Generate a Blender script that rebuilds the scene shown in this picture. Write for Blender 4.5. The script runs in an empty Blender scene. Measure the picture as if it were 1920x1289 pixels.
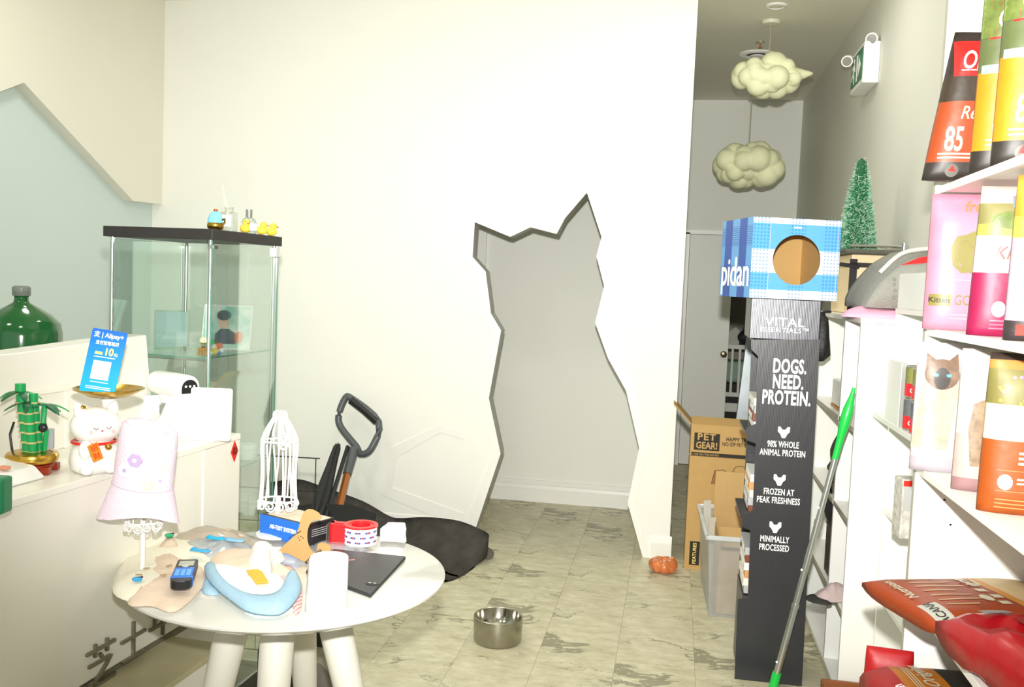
import bpy, bmesh, math, random
from mathutils import Matrix, Vector, Euler, noise
from mathutils.geometry import tessellate_polygon
random.seed(7)
PI = math.pi
scene = bpy.context.scene
COL = scene.collection

# ---------------------------------------------------------------- camera
cam_data = bpy.data.cameras.new('camera')
cam_data.sensor_fit = 'HORIZONTAL'; cam_data.sensor_width = 36.0
cam_data.lens = 1750 / 1920 * 36.0
cam_data.clip_start = 0.02
cam = bpy.data.objects.new('camera', cam_data); COL.objects.link(cam)
cam.matrix_world = Matrix.Translation((0, 0, 1.52)) @ Matrix([[0.98403, -0.051654, 0.170342], [0.173277, 0.058962, -0.983107], [0.040738, 0.996923, 0.06697]]).to_4x4()
scene.camera = cam

# ---------------------------------------------------------------- world: overcast daylight through the shop front behind the camera
world = bpy.data.worlds.new('daylight'); scene.world = world; world.use_nodes = True
bg = world.node_tree.nodes['Background']
bg.inputs[0].default_value = (1.0, 0.985, 0.93, 1); bg.inputs[1].default_value = 0.8

# ---------------------------------------------------------------- the photographer's flash, just above the lens
fl = bpy.data.lights.new('camera_flash', 'SPOT')
fl.energy = 640; fl.spot_size = math.radians(88); fl.spot_blend = 1.0; fl.shadow_soft_size = 0.025
fl.color = (1.0, 0.985, 0.94)
flo = bpy.data.objects.new('camera_flash', fl); COL.objects.link(flo)
flo.location = (-0.01, 0.03, 1.70)
flo.rotation_euler = (Vector((-0.35, 5.2, 1.85)) - Vector(flo.location)).to_track_quat('-Z', 'Y').to_euler()

scene.cycles.transparent_max_bounces = 32; scene.cycles.max_bounces = 10; scene.cycles.diffuse_bounces = 5
# ---------------------------------------------------------------- fill lamps added unseen above the frame, in place of the shop's downlights
for i, (x, y, e) in enumerate(((-2.3, 1.2, 8), (-1.0, 1.2, 5), (-2.3, 3.4, 8), (-1.0, 3.4, 8), (0.30, 4.4, 6))):
    la = bpy.data.lights.new('fill_downlight', 'AREA'); la.shape = 'DISK'; la.size = 0.35; la.energy = e; la.color = (1.0, 0.97, 0.9)
    lo = bpy.data.objects.new('fill_downlight', la); COL.objects.link(lo); lo.location = (x, y, 3.085)

vs = scene.view_settings
vs.view_transform = 'Standard'; vs.look = 'None'; vs.exposure = 0.3; vs.gamma = 1.0; vs.use_curve_mapping = False

# ---------------------------------------------------------------- materials
def lin(c):
    r = []
    for v in c[:3]:
        v /= 255.0
        r.append(v / 12.92 if v <= 0.04045 else ((v + 0.055) / 1.055) ** 2.4)
    return (*r, 1.0)
MATS = {}
def mat(key, col=None, rough=0.5, metal=0.0, var=0.05, vs=12.0, bump=0.0, bs=60.0, emit=None, spec=0.5, coat=0.0, trans=0.0, alpha=1.0):
    """Principled material whose colour is varied by object-space noise."""
    if key in MATS: return MATS[key]
    m = bpy.data.materials.new(key); m.use_nodes = True; MATS[key] = m
    nt = m.node_tree; N = nt.nodes; L = nt.links
    b = N['Principled BSDF']
    b.inputs['Roughness'].default_value = rough; b.inputs['Metallic'].default_value = metal
    b.inputs['Specular IOR Level'].default_value = spec; b.inputs['Coat Weight'].default_value = coat
    b.inputs['Transmission Weight'].default_value = trans; b.inputs['Alpha'].default_value = alpha
    tc = N.new('ShaderNodeTexCoord')
    c = lin(col)
    if var > 0:
        nz = N.new('ShaderNodeTexNoise'); nz.inputs['Scale'].default_value = vs; nz.inputs['Detail'].default_value = 4
        L.new(tc.outputs['Object'], nz.inputs['Vector'])
        mx = N.new('ShaderNodeMix'); mx.data_type = 'RGBA'
        L.new(nz.outputs['Fac'], mx.inputs[0])
        mx.inputs[6].default_value = tuple(max(0, v * (1 - var * 1.6)) for v in c[:3]) + (1,)
        mx.inputs[7].default_value = tuple(min(1, v * (1 + var * 1.6)) for v in c[:3]) + (1,)
        L.new(mx.outputs[2], b.inputs['Base Color'])
    else:
        b.inputs['Base Color'].default_value = c
    if bump > 0:
        n2 = N.new('ShaderNodeTexNoise'); n2.inputs['Scale'].default_value = bs; n2.inputs['Detail'].default_value = 3
        L.new(tc.outputs['Object'], n2.inputs['Vector'])
        bp = N.new('ShaderNodeBump'); bp.inputs['Strength'].default_value = bump; bp.inputs['Distance'].default_value = 0.01
        L.new(n2.outputs['Fac'], bp.inputs['Height']); L.new(bp.outputs[0], b.inputs['Normal'])
    if emit:
        b.inputs['Emission Color'].default_value = lin(emit[0]); b.inputs['Emission Strength'].default_value = emit[1]
    return m

def clear_mat(key, tint=(248, 252, 250), gloss=0.12, rough=0.02, body=0.0, bcol=(220, 225, 222)):
    """Thin clear sheet: straight-through transmission, fresnel reflection, optional milky body."""
    if key in MATS: return MATS[key]
    m = bpy.data.materials.new(key); m.use_nodes = True; MATS[key] = m
    nt = m.node_tree; N = nt.nodes; L = nt.links
    out = N['Material Output']; N.remove(N['Principled BSDF'])
    tr = N.new('ShaderNodeBsdfTransparent'); tr.inputs[0].default_value = lin(tint)
    gl = N.new('ShaderNodeBsdfGlossy'); gl.inputs['Roughness'].default_value = rough
    gl.inputs[0].default_value = (1, 1, 1, 1)
    fr = N.new('ShaderNodeFresnel'); fr.inputs[0].default_value = 1.45
    ad = N.new('ShaderNodeMath'); ad.operation = 'MULTIPLY_ADD'; ad.inputs[1].default_value = 0.4; ad.inputs[2].default_value = gloss * 0.2
    L.new(fr.outputs[0], ad.inputs[0])
    mx = N.new('ShaderNodeMixShader'); L.new(ad.outputs[0], mx.inputs[0]); L.new(tr.outputs[0], mx.inputs[1]); L.new(gl.outputs[0], mx.inputs[2])
    last = mx
    if body > 0:
        df = N.new('ShaderNodeBsdfDiffuse'); df.inputs[0].default_value = lin(bcol)
        nz = N.new('ShaderNodeTexNoise'); nz.inputs['Scale'].default_value = 9
        tc = N.new('ShaderNodeTexCoord'); L.new(tc.outputs['Object'], nz.inputs['Vector'])
        mr = N.new('ShaderNodeMapRange'); mr.inputs[3].default_value = body * 0.7; mr.inputs[4].default_value = min(1, body * 1.3)
        L.new(nz.outputs['Fac'], mr.inputs[0])
        m2 = N.new('ShaderNodeMixShader'); L.new(mr.outputs[0], m2.inputs[0]); L.new(mx.outputs[0], m2.inputs[1]); L.new(df.outputs[0], m2.inputs[2])
        last = m2
    L.new(last.outputs[0], out.inputs[0])
    return m

# ---------------------------------------------------------------- mesh helpers
def T(loc=(0, 0, 0), rot=(0, 0, 0), scale=(1, 1, 1)):
    return Matrix.LocRotScale(Vector(loc), Euler(rot), Vector(scale))
def new(): return bmesh.new()
def box(bm, x0, x1, y0, y1, z0, z1, mtx=None, mi=0):
    vs = [bm.verts.new(v) for v in ((x0,y0,z0),(x1,y0,z0),(x1,y1,z0),(x0,y1,z0),(x0,y0,z1),(x1,y0,z1),(x1,y1,z1),(x0,y1,z1))]
    if mtx:
        for v in vs: v.co = mtx @ v.co
    fs = [bm.faces.new([vs[i] for i in f]) for f in ((3,2,1,0),(4,5,6,7),(0,1,5,4),(1,2,6,5),(2,3,7,6),(3,0,4,7))]
    for f in fs: f.material_index = mi
    return fs
def bevel(bm, w=0.003, seg=2):
    bmesh.ops.bevel(bm, geom=bm.edges[:], offset=w, segments=seg, profile=0.5, affect='EDGES', clamp_overlap=True)
    return bm
def rbox(x0, x1, y0, y1, z0, z1, w=0.003, seg=2, mtx=None):
    bm = new(); box(bm, x0, x1, y0, y1, z0, z1); bevel(bm, w, seg)
    if mtx: bm.transform(mtx)
    return bm
def lathe(bm, prof, n=24, mtx=None, ang=2*PI):
    """prof: list of (r, z) from bottom to top, around z."""
    rings = []
    for r, z in prof:
        if r < 1e-6:
            rings.append([bm.verts.new((0, 0, z))])
        else:
            rings.append([bm.verts.new((r*math.cos(2*PI*i/n), r*math.sin(2*PI*i/n), z)) for i in range(n)])
    vs = [v for r in rings for v in r]
    for a, b in zip(rings, rings[1:]):
        for i in range(n):
            j = (i + 1) % n
            if len(a) == 1 and len(b) == 1: continue
            if len(a) == 1: bm.faces.new((a[0], b[j], b[i]))
            elif len(b) == 1: bm.faces.new((a[i], a[j], b[0]))
            else: bm.faces.new((a[i], a[j], b[j], b[i]))
    if mtx:
        for v in vs: v.co = mtx @ v.co
    return bm
def cyl(bm, r, z0, z1, n=20, mtx=None, r2=None):
    return lathe(bm, [(0, z0), (r, z0), (r if r2 is None else r2, z1), (0, z1)], n, mtx)
def rod(bm, a, b, r, n=8, r2=None):
    a, b = Vector(a), Vector(b); d = b - a
    q = d.to_track_quat('Z', 'Y').to_matrix().to_4x4()
    return cyl(bm, r, 0, d.length, n, Matrix.Translation(a) @ q, r2)
def tube(bm, pts, r, n=6, closed=False, rs=None):
    pts = [Vector(p) for p in pts]; k = len(pts); rings = []; up = Vector((0.13, 0.21, 1)).normalized()
    for i, p in enumerate(pts):
        a = pts[(i - 1) % k] if closed or i > 0 else p
        b = pts[(i + 1) % k] if closed or i < k - 1 else p
        t = (b - a).normalized()
        s = t.cross(up)
        if s.length < 1e-4: s = t.cross(Vector((1, 0, 0)))
        s.normalize(); w = s.cross(t)
        rr = rs[i] if rs else r
        rings.append([bm.verts.new(p + rr * (math.cos(2*PI*j/n) * s + math.sin(2*PI*j/n) * w)) for j in range(n)])
    rng = range(k if closed else k - 1)
    for i in rng:
        A, B = rings[i], rings[(i + 1) % k]
        for j in range(n):
            bm.faces.new((A[j], A[(j+1) % n], B[(j+1) % n], B[j]))
    if not closed:
        bm.faces.new(rings[0][::-1]); bm.faces.new(rings[-1])
    return bm
def spline(pts, sub=6, closed=False):
    pts = [Vector(p) for p in pts]; k = len(pts); out = []
    for i in range(k if closed else k - 1):
        p0 = pts[(i-1) % k] if closed or i > 0 else pts[0]
        p1 = pts[i]; p2 = pts[(i+1) % k]
        p3 = pts[(i+2) % k] if closed or i + 2 < k else pts[-1]
        for s in range(sub):
            t = s / sub
            out.append(0.5*((2*p1)+(-p0+p2)*t+(2*p0-5*p1+4*p2-p3)*t*t+(-p0+3*p1-3*p2+p3)*t**3))
    if not closed: out.append(pts[-1])
    return out
def ball(bm, c, r, u=16, v=10, mtx=None):
    """ellipsoid; r scalar or triple"""
    if not hasattr(r, '__len__'): r = (r, r, r)
    prof = [(math.sin(PI*i/v), -math.cos(PI*i/v)) for i in range(v + 1)]
    prof[0] = (0, -1); prof[-1] = (0, 1)
    m = Matrix.Translation(c) @ Matrix.Diagonal((*r, 1))
    return lathe(bm, prof, u, (mtx @ m) if mtx else m)
def prism(bm, poly, d0, d1, mtx=None, mi=0):
    """polygon given as (u, w) in the x-z plane, extruded along y from d0 (front) to d1."""
    a = [bm.verts.new((p[0], d0, p[1])) for p in poly]; b = [bm.verts.new((p[0], d1, p[1])) for p in poly]
    n = len(poly)
    if n <= 4: fs = [bm.faces.new(a), bm.faces.new(b[::-1])]
    else:
        fs = []
        for t in tessellate_polygon([[Vector((p[0], p[1], 0)) for p in poly]]):
            try: fs += [bm.faces.new([a[k] for k in t]), bm.faces.new([b[k] for k in t[::-1]])]
            except ValueError: pass
    for i in range(n):
        j = (i + 1) % n
        fs.append(bm.faces.new((a[i], b[i], b[j], a[j])))
    for f in fs: f.material_index = mi
    if mtx:
        for v in a + b: v.co = mtx @ v.co
    bmesh.ops.recalc_face_normals(bm, faces=bm.faces[:])
    return bm
def flat_prism(bm, poly, z0, z1, mtx=None):
    """polygon in x-y, extruded in z"""
    m = Matrix(((1,0,0,0),(0,0,1,0),(0,1,0,0),(0,0,0,1)))
    return prism(bm, poly, z0, z1, (mtx @ m) if mtx else m)
def cloth(bm, outline, z0, thick, wr=0.006, ws=18, rings=8, seed=0, sub=4, zf=None, power=4, smooth_line=True):
    """soft flat heap over a star-shaped outline (x, y): thickness swells inwards, noise wrinkles."""
    pts = spline([(p[0], p[1], 0) for p in outline], sub, True) if smooth_line else [Vector((p[0], p[1], 0)) for p in outline]
    c = sum(pts, Vector()) / len(pts)
    n = len(pts); R = []
    for k in range(rings + 1):
        s = 1 - k / rings
        row = []
        for p in (pts if k < rings else [c]):
            q = c + (p - c) * s
            h = thick * (1 - (s ** power)) + wr * noise.noise(Vector((q.x*ws, q.y*ws, seed*7.3))) * (1 if k else 0.25) + wr*0.5*noise.noise(Vector((q.x*ws*2.3, q.y*ws*2.3, seed*3.1)))*(1 if k else 0)
            z = z0 + max(h, 0.0006) + (zf(q.x, q.y) if zf else 0)
            row.append(bm.verts.new((q.x, q.y, z)))
        R.append(row)
    base = [bm.verts.new((p.x, p.y, z0 + (zf(p.x, p.y) if zf else 0))) for p in pts]
    for i in range(n):
        j = (i + 1) % n
        bm.faces.new((base[i], base[j], R[0][j], R[0][i]))
        for k in range(rings - 1):
            bm.faces.new((R[k][i], R[k][j], R[k+1][j], R[k+1][i]))
        bm.faces.new((R[rings-1][i], R[rings-1][j], R[rings][0]))
    bm.faces.new(base[::-1])
    bmesh.ops.recalc_face_normals(bm, faces=bm.faces[:])
    return bm
def obj(name, bm, m, parent=None, loc=(0, 0, 0), rot=(0, 0, 0), smooth=False, mtx=None):
    me = bpy.data.meshes.new(name)
    bmesh.ops.recalc_face_normals(bm, faces=bm.faces[:])
    bm.to_mesh(me); bm.free()
    for x in (m if isinstance(m, (list, tuple)) else [m]): me.materials.append(x)
    if smooth:
        for p in me.polygons: p.use_smooth = True
        if smooth != 'all':
            try: me.set_sharp_from_angle(angle=math.radians(40))
            except Exception: pass
    o = bpy.data.objects.new(name, me); COL.objects.link(o)
    if mtx is not None: o.matrix_local = mtx
    else:
        o.location = loc; o.rotation_euler = rot
    if parent is not None: o.parent = parent
    return o
def tag(o, label, cat, group=None, kind=None):
    o['label'] = label
    if cat: o['category'] = cat
    if group: o['group'] = group
    if kind: o['kind'] = kind
    return o
def thing(name, label, cat, loc=(0, 0, 0), rz=0, group=None, rot=None):
    o = bpy.data.objects.new(name, None); COL.objects.link(o); o.empty_display_size = 0.05
    o.location = loc; o.rotation_euler = rot if rot else (0, 0, rz)
    return tag(o, label, cat, group)
def struct(name, bm, m, label, parent=None, **k):
    o = obj(name, bm, m, parent, **k)
    if parent is None: o['kind'] = 'structure'; o['label'] = label; o['category'] = name.split('_')[0]
    return o
def text(name, s, size, m, parent, loc, rot=(PI/2, 0, 0), ext=0.0006, bold=0.0, align='CENTER', sx=1.0, shear=0.0, space=1.0, label=None):
    """lettering turned into a thin mesh; by default it stands in x-z facing -y."""
    cu = bpy.data.curves.new(name, 'FONT'); cu.body = s; cu.size = size; cu.extrude = ext; cu.offset = bold * size
    cu.align_x = align; cu.align_y = 'CENTER'; cu.shear = shear; cu.space_character = space; cu.resolution_u = 3
    t = bpy.data.objects.new(name, cu)
    COL.objects.link(t)
    dg = bpy.context.evaluated_depsgraph_get(); dg.update()
    me = bpy.data.meshes.new_from_object(t.evaluated_get(dg))
    bpy.data.objects.remove(t); bpy.data.curves.remove(cu)
    me.name = name; me.materials.clear(); me.materials.append(m)
    o = bpy.data.objects.new(name, me); COL.objects.link(o)
    o.location = loc; o.rotation_euler = rot; o.scale = (sx, 1, 1)
    o.parent = parent
    if label: o['label'] = label
    return o
def lerp(a, b, t): return tuple(x + (y - x) * t for x, y in zip(a, b))


# ================================================================ the room
WHITE = mat('white_wall_paint', (238, 239, 232), 0.6, var=0.012, vs=3, bump=0.02, bs=120)
GREYW = mat('pale_grey_wall_paint', (236, 237, 229), 0.6, var=0.012, vs=3)
TRIMW = mat('white_trim_paint', (240, 240, 234), 0.35, var=0.01)
BLUEW = mat('pale_blue_wall_paint', (206, 221, 219), 0.5, var=0.012, vs=2)
CEILM = mat('ceiling_paint', (226, 224, 208), 0.7, var=0.01, vs=2)

def tile_material():
    m = bpy.data.materials.new('veined_vinyl_tile'); m.use_nodes = True
    nt = m.node_tree; N = nt.nodes; L = nt.links; b = N['Principled BSDF']
    tc = N.new('ShaderNodeTexCoord'); oi = N.new('ShaderNodeObjectInfo')
    off = N.new('ShaderNodeVectorMath'); off.operation = 'SCALE'; off.inputs[0].default_value = (3.1, 5.7, 2.3)
    q = N.new('ShaderNodeMath'); q.operation = 'MULTIPLY'; q.inputs[1].default_value = 5.0; L.new(oi.outputs['Random'], q.inputs[0])
    fl_ = N.new('ShaderNodeMath'); fl_.operation = 'FLOOR'; L.new(q.outputs[0], fl_.inputs[0]); L.new(fl_.outputs[0], off.inputs['Scale'])
    ad = N.new('ShaderNodeVectorMath'); ad.operation = 'ADD'; L.new(tc.outputs['Object'], ad.inputs[0]); L.new(off.outputs[0], ad.inputs[1])
    mp = N.new('ShaderNodeMapping'); mp.inputs['Rotation'].default_value = (0, 0, 0.55); mp.inputs['Scale'].default_value = (1.0, 1.9, 1.0); L.new(ad.outputs[0], mp.inputs[0])
    n1 = N.new('ShaderNodeTexNoise'); n1.inputs['Scale'].default_value = 1.7; n1.inputs['Detail'].default_value = 7; n1.inputs['Roughness'].default_value = 0.6; n1.inputs['Distortion'].default_value = 0.5
    L.new(mp.outputs[0], n1.inputs['Vector'])
    # veins: a narrow band of the noise value
    s1 = N.new('ShaderNodeMath'); s1.operation = 'SUBTRACT'; s1.inputs[1].default_value = 0.5; L.new(n1.outputs['Fac'], s1.inputs[0])
    ab = N.new('ShaderNodeMath'); ab.operation = 'ABSOLUTE'; L.new(s1.outputs[0], ab.inputs[0])
    n2 = N.new('ShaderNodeTexNoise'); n2.inputs['Scale'].default_value = 3.0; n2.inputs['Detail'].default_value = 2; L.new(ad.outputs[0], n2.inputs['Vector'])
    wd = N.new('ShaderNodeMapRange'); wd.inputs[1].default_value = 0.47; wd.inputs[2].default_value = 0.68; wd.inputs[3].default_value = 0.0008; wd.inputs[4].default_value = 0.022; L.new(n2.outputs['Fac'], wd.inputs[0])
    lt = N.new('ShaderNodeMath'); lt.operation = 'SUBTRACT'; L.new(wd.outputs[0], lt.inputs[0]); L.new(ab.outputs[0], lt.inputs[1])
    mr = N.new('ShaderNodeMapRange'); mr.inputs[1].default_value = -0.002; mr.inputs[2].default_value = 0.006; L.new(lt.outputs[0], mr.inputs[0])
    # mottled ground
    n3 = N.new('ShaderNodeTexNoise'); n3.inputs['Scale'].default_value = 9; n3.inputs['Detail'].default_value = 8; n3.inputs['Roughness'].default_value = 0.7; L.new(mp.outputs[0], n3.inputs['Vector'])
    cr = N.new('ShaderNodeValToRGB'); cr.color_ramp.elements[0].position = 0.32; cr.color_ramp.elements[0].color = lin((184, 177, 145)); cr.color_ramp.elements[1].position = 0.66; cr.color_ramp.elements[1].color = lin((218, 213, 186))
    L.new(n3.outputs['Fac'], cr.inputs[0])
    mx = N.new('ShaderNodeMix'); mx.data_type = 'RGBA'; mx.inputs[7].default_value = lin((118, 113, 92))
    sc = N.new('ShaderNodeMath'); sc.operation = 'MULTIPLY'; sc.inputs[1].default_value = 0.68; L.new(mr.outputs[0], sc.inputs[0])
    L.new(sc.outputs[0], mx.inputs[0]); L.new(cr.outputs[0], mx.inputs[6]); L.new(mx.outputs[2], b.inputs['Base Color'])
    b.inputs['Roughness'].default_value = 0.42; b.inputs['Specular IOR Level'].default_value = 0.35
    return m
TILE = tile_material()
GROUT = mat('floor_joint', (138, 134, 108), 0.8, var=0.05)

X_L, X_R, Y_W, Y_F, ZC = -3.144, 0.95, 5.22, 8.10, 3.10
bm = new(); box(bm, -3.6, 1.4, -1.6, 10.6, -0.08, -0.0012)
floor = struct('floor', bm, GROUT, 'beige marble-veined vinyl tile floor')
TW, TL = 0.3155, 0.62
bm = new(); box(bm, -TW/2+0.0006, TW/2-0.0006, -TL/2+0.0006, TL/2-0.0006, -0.004, 0.0)
tile_me = bpy.data.meshes.new('tile'); bm.to_mesh(tile_me); bm.free(); tile_me.materials.append(TILE)
ix0 = -0.4805
for i in range(-8, 5):
    for j in range(2, 16):
        x = ix0 + (i + 0.5) * TW; y = (j + (0.5 if i % 2 else 0.0)) * TL
        if not (X_L < x - TW/2 and x < 1.2 and y < 9.6): continue
        t = bpy.data.objects.new('tile', tile_me); COL.objects.link(t); t.location = (x, y, 0); t.parent = floor

bm = new(); box(bm, -3.6, 1.4, -1.6, 10.6, ZC, ZC + 0.1)
ceiling = struct('ceiling', bm, CEILM, 'plain off-white ceiling over shop and hallway')

# ---- main wall with the cat-shaped doorway
HOLE = [(-1.0960, 5.2200, 0.0129), (-0.9435, 5.2200, 0.5281), (-1.0248, 5.2200, 0.8437), (-0.9692, 5.2200, 1.2357), (-1.0318, 5.2200, 1.3301), (-1.0723, 5.2200, 1.5667), (-1.1512, 5.2200, 1.6471), (-1.1461, 5.2200, 1.8437),
        (-0.9386, 5.2200, 1.7671), (-0.8251, 5.2200, 1.8248), (-0.6754, 5.2200, 1.7922), (-0.6314, 5.2200, 1.8825), (-0.5164, 5.2200, 2.0252),
        (-0.4241, 5.2200, 1.7836), (-0.4473, 5.2200, 1.6767), (-0.3964, 5.2200, 1.5111), (-0.4374, 5.2200, 1.3068), (-0.3567, 5.2200, 1.1114), (-0.2471, 5.2200, 0.9340), (-0.1590, 5.2200, 0.6182), (-0.2072, 5.2200, 0.2995), (-0.1089, 5.2200, -0.0022)]
OUTER = [(-1.1720, 5.2200, 0.0061), (-0.9841, 5.2200, 0.5282), (-1.0716, 5.2200, 0.8408), (-1.0184, 5.2200, 1.2272), (-1.0745, 5.2200, 1.3098), (-1.1212, 5.2200, 1.5481), (-1.2053, 5.2200, 1.6269), (-1.1976, 5.2200, 1.9146),
         (-0.9562, 5.2200, 1.8223), (-0.8333, 5.2200, 1.8753), (-0.7077, 5.2200, 1.8417), (-0.6613, 5.2200, 1.9480), (-0.5005, 5.2200, 2.1186),
         (-0.3776, 5.2200, 1.8001), (-0.3986, 5.2200, 1.6828), (-0.3479, 5.2200, 1.5191), (-0.3921, 5.2200, 1.3188), (-0.3017, 5.2200, 1.1255), (-0.2021, 5.2200, 0.9517), (-0.1133, 5.2200, 0.6214), (-0.1627, 5.2200, 0.3031), (-0.0674, 5.2200, 0.0007)]
hole = [[p[0], p[2]] for p in HOLE]; hole[0][1] = 0.0; hole[-1][1] = 0.0
outer = [[p[0], p[2]] for p in OUTER]; outer[0][1] = 0.0; outer[-1][1] = 0.0
XC = 0.035
poly = [(X_L - 0.1, 0.0)] + [tuple(p) for p in hole] + [(XC, 0.0), (XC, ZC), (X_L - 0.1, ZC)]
bm = new(); prism(bm, poly, Y_W, Y_W + 0.11)
struct('wall_main', bm, WHITE, 'white wall with a cat-shaped doorway cut through it')
bm = new()
for (a0, a1), (b0, b1) in zip(zip(outer, outer[1:]), zip(hole, hole[1:])):
    prism(bm, [tuple(a0), tuple(a1), tuple(b1), tuple(b0)], Y_W - 0.007, Y_W - 0.0002)
for b0, b1 in zip(hole, hole[1:]):          # thin lining of the reveal
    q = [bm.verts.new((p[0], y, p[1])) for p, y in ((b0, Y_W - 0.0069), (b1, Y_W - 0.0069), (b1, Y_W + 0.112), (b0, Y_W + 0.112))]
    bm.faces.new(q)
struct('trim_1', bm, TRIMW, 'white raised moulding framing the cat-shaped doorway')
TAIL = [(-1.6482, 5.2200, 0.2323), (-1.6052, 5.2200, 0.5117), (-1.3114, 5.2200, 0.6702), (-1.1608, 5.2200, 0.6275), (-1.1596, 5.2200, 0.5965), (-1.3035, 5.2200, 0.6271), (-1.5550, 5.2200, 0.4679), (-1.5812, 5.2200, 0.2790), (-1.1462, 5.2200, 0.1628), (-1.1491, 5.2200, 0.0744)]
bm = new(); prism(bm, [(p[0], p[2]) for p in TAIL], Y_W - 0.004, Y_W - 0.0002)
struct('trim_2', bm, TRIMW, 'white raised cat tail outline on the wall beside the doorway')
BB = [(0, 0), (0.016, 0), (0.016, 0.085), (0.011, 0.105), (0.006, 0.125), (0, 0.13)]
def baseboard(bm, a, b, h=0.13, t=0.016):
    """profile extruded from a to b (xy), wall on the left-hand side of a->b reversed"""
    a, b = Vector((*a, 0)), Vector((*b, 0)); d = (b - a).normalized(); n = Vector((d.y, -d.x, 0))
    prof = [(0, 0), (t, 0), (t, h*0.7), (t*0.6, h*0.78), (t*0.4, h*0.95), (0, h)]
    A = [bm.verts.new(a + n*p + Vector((0, 0, z))) for p, z in prof]; B = [bm.verts.new(b + n*p + Vector((0, 0, z))) for p, z in prof]
    for i in range(len(prof)): bm.faces.new((A[i], A[(i+1) % 6], B[(i+1) % 6], B[i]))
    bm.faces.new(A); bm.faces.new(B[::-1])
bm = new(); baseboard(bm, (outer[-1][0], Y_W), (XC + 0.012, Y_W))
baseboard(bm, (XC, Y_W), (XC, Y_W + 0.4), t=0.012)
struct('baseboard_main', bm, TRIMW, 'white baseboard at the foot of the cat-door wall beside the hallway')
bm = new(); baseboard(bm, (X_L, Y_W), (outer[0][0], Y_W))
struct('baseboard_left', bm, TRIMW, 'white baseboard behind the black mat')
# niche behind the doorway
bm = new(); box(bm, -2.2, -0.06, 6.33, 6.43, 0, ZC); 
struct('wall_niche', bm, GREYW, 'pale wall seen through the cat-shaped doorway')
bm = new(); baseboard(bm, (-2.2, 6.33), (-0.06, 6.33), 0.12)
box(bm, -2.2, -0.06, 6.318, 6.331, 0.12, 0.150)
struct('baseboard_niche', bm, TRIMW, 'scuffed white baseboard inside the doorway')
bm = new(); box(bm, -2.2, -1.36, 6.29, 6.345, 0, 2.05); box(bm, -1.36, -1.30, 6.30, 6.345, 0.0, 2.05)
struct('trim_3', bm, TRIMW, 'white vertical casing just inside the doorway')
bm = new(); box(bm, -0.06, XC - 0.002, Y_W + 0.11, Y_F, 0, ZC)
struct('wall_hall', bm, GREYW, 'hallway side wall running back from the cat-door wall')
bm = new(); box(bm, -2.3, -2.2, Y_W + 0.11, 6.43, 0, ZC)
struct('wall_niche_side', bm, GREYW, 'side wall closing the niche')

# ---- left wall: pale blue below, white panel with zigzag lower edge in front
bm = new(); box(bm, X_L - 0.1, X_L, -1.6, Y_W, 0, ZC)
struct('wall_left', bm, BLUEW, 'pale blue-green painted wall behind the counter')
ZIG = [(-3.0800, 5.1965, 1.8937), (-3.0800, 4.9166, 1.8874), (-3.0800, 4.0036, 2.3594), (-3.0800, 3.8451, 2.2850)]
zz = [(p[1], p[2]) for p in ZIG]; zz[0] = (Y_W, zz[0][1])
zz = zz + [(2.9, 2.05), (2.0, 2.45), (0.6, 1.9), (-1.5, 2.2)]
poly = zz + [(-1.5, ZC), (Y_W, ZC)]
bm = new(); prism(bm, poly, 0, 0.064, Matrix(((0, 1, 0, X_L), (1, 0, 0, 0), (0, 0, 1, 0), (0, 0, 0, 1))))
struct('wall_panel', bm, mat('warm_white_panel_paint', (234, 231, 219), 0.6, var=0.012, vs=3), 'off-white wall panel with a zigzag lower edge above the blue wall')

# ---- right wall and the hallway end
bm = new(); box(bm, X_R, X_R + 0.1, -1.6, Y_F + 0.1, 0, ZC)
struct('wall_right', bm, mat('right_wall_paint', (216, 216, 205), 0.6, var=0.012, vs=3), 'long pale grey wall behind the shelves')
DX0, DX1, DZ = 0.09, 0.90, 1.99
bm = new(); box(bm, XC - 0.1, DX0, Y_F, Y_F + 0.1, 0, ZC); box(bm, DX1, X_R + 0.1, Y_F, Y_F + 0.1, 0, ZC); box(bm, DX0, DX1, Y_F, Y_F + 0.1, DZ, ZC)
struct('wall_far', bm, GREYW, 'pale wall at the far end of the hallway')
bm = new(); box(bm, DX0 - 0.05, DX1 + 0.03, Y_F - 0.018, Y_F + 0.01, DZ - 0.012, DZ + 0.022); box(bm, DX0 - 0.05, DX0, Y_F - 0.018, Y_F + 0.01, 0, DZ)
struct('trim_4', bm, TRIMW, 'white door casing at the end of the hallway')
DOORM = mat('grey_door_paint', (232, 233, 225), 0.45, var=0.012)
bm = rbox(DX0 + 0.003, 0.458, Y_F - 0.005, Y_F + 0.035, 0.008, DZ - 0.014, 0.002)
door = struct('door_1', bm, DOORM, 'flat pale grey door at the end of the hallway')
BRASS = mat('dark_bronze_metal', (92, 84, 66), 0.25, 1.0)
bm = new(); cyl(bm, 0.026, 0, 0.006, 16); lathe(bm, [(0.009, 0.005), (0.009, 0.03), (0.024, 0.04), (0.027, 0.052), (0.02, 0.064), (0, 0.067)], 16)
obj('door_knob', bm, BRASS, door, loc=(0.421, Y_F - 0.005, 0.973), rot=(PI/2, 0, 0), smooth=True)
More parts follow.
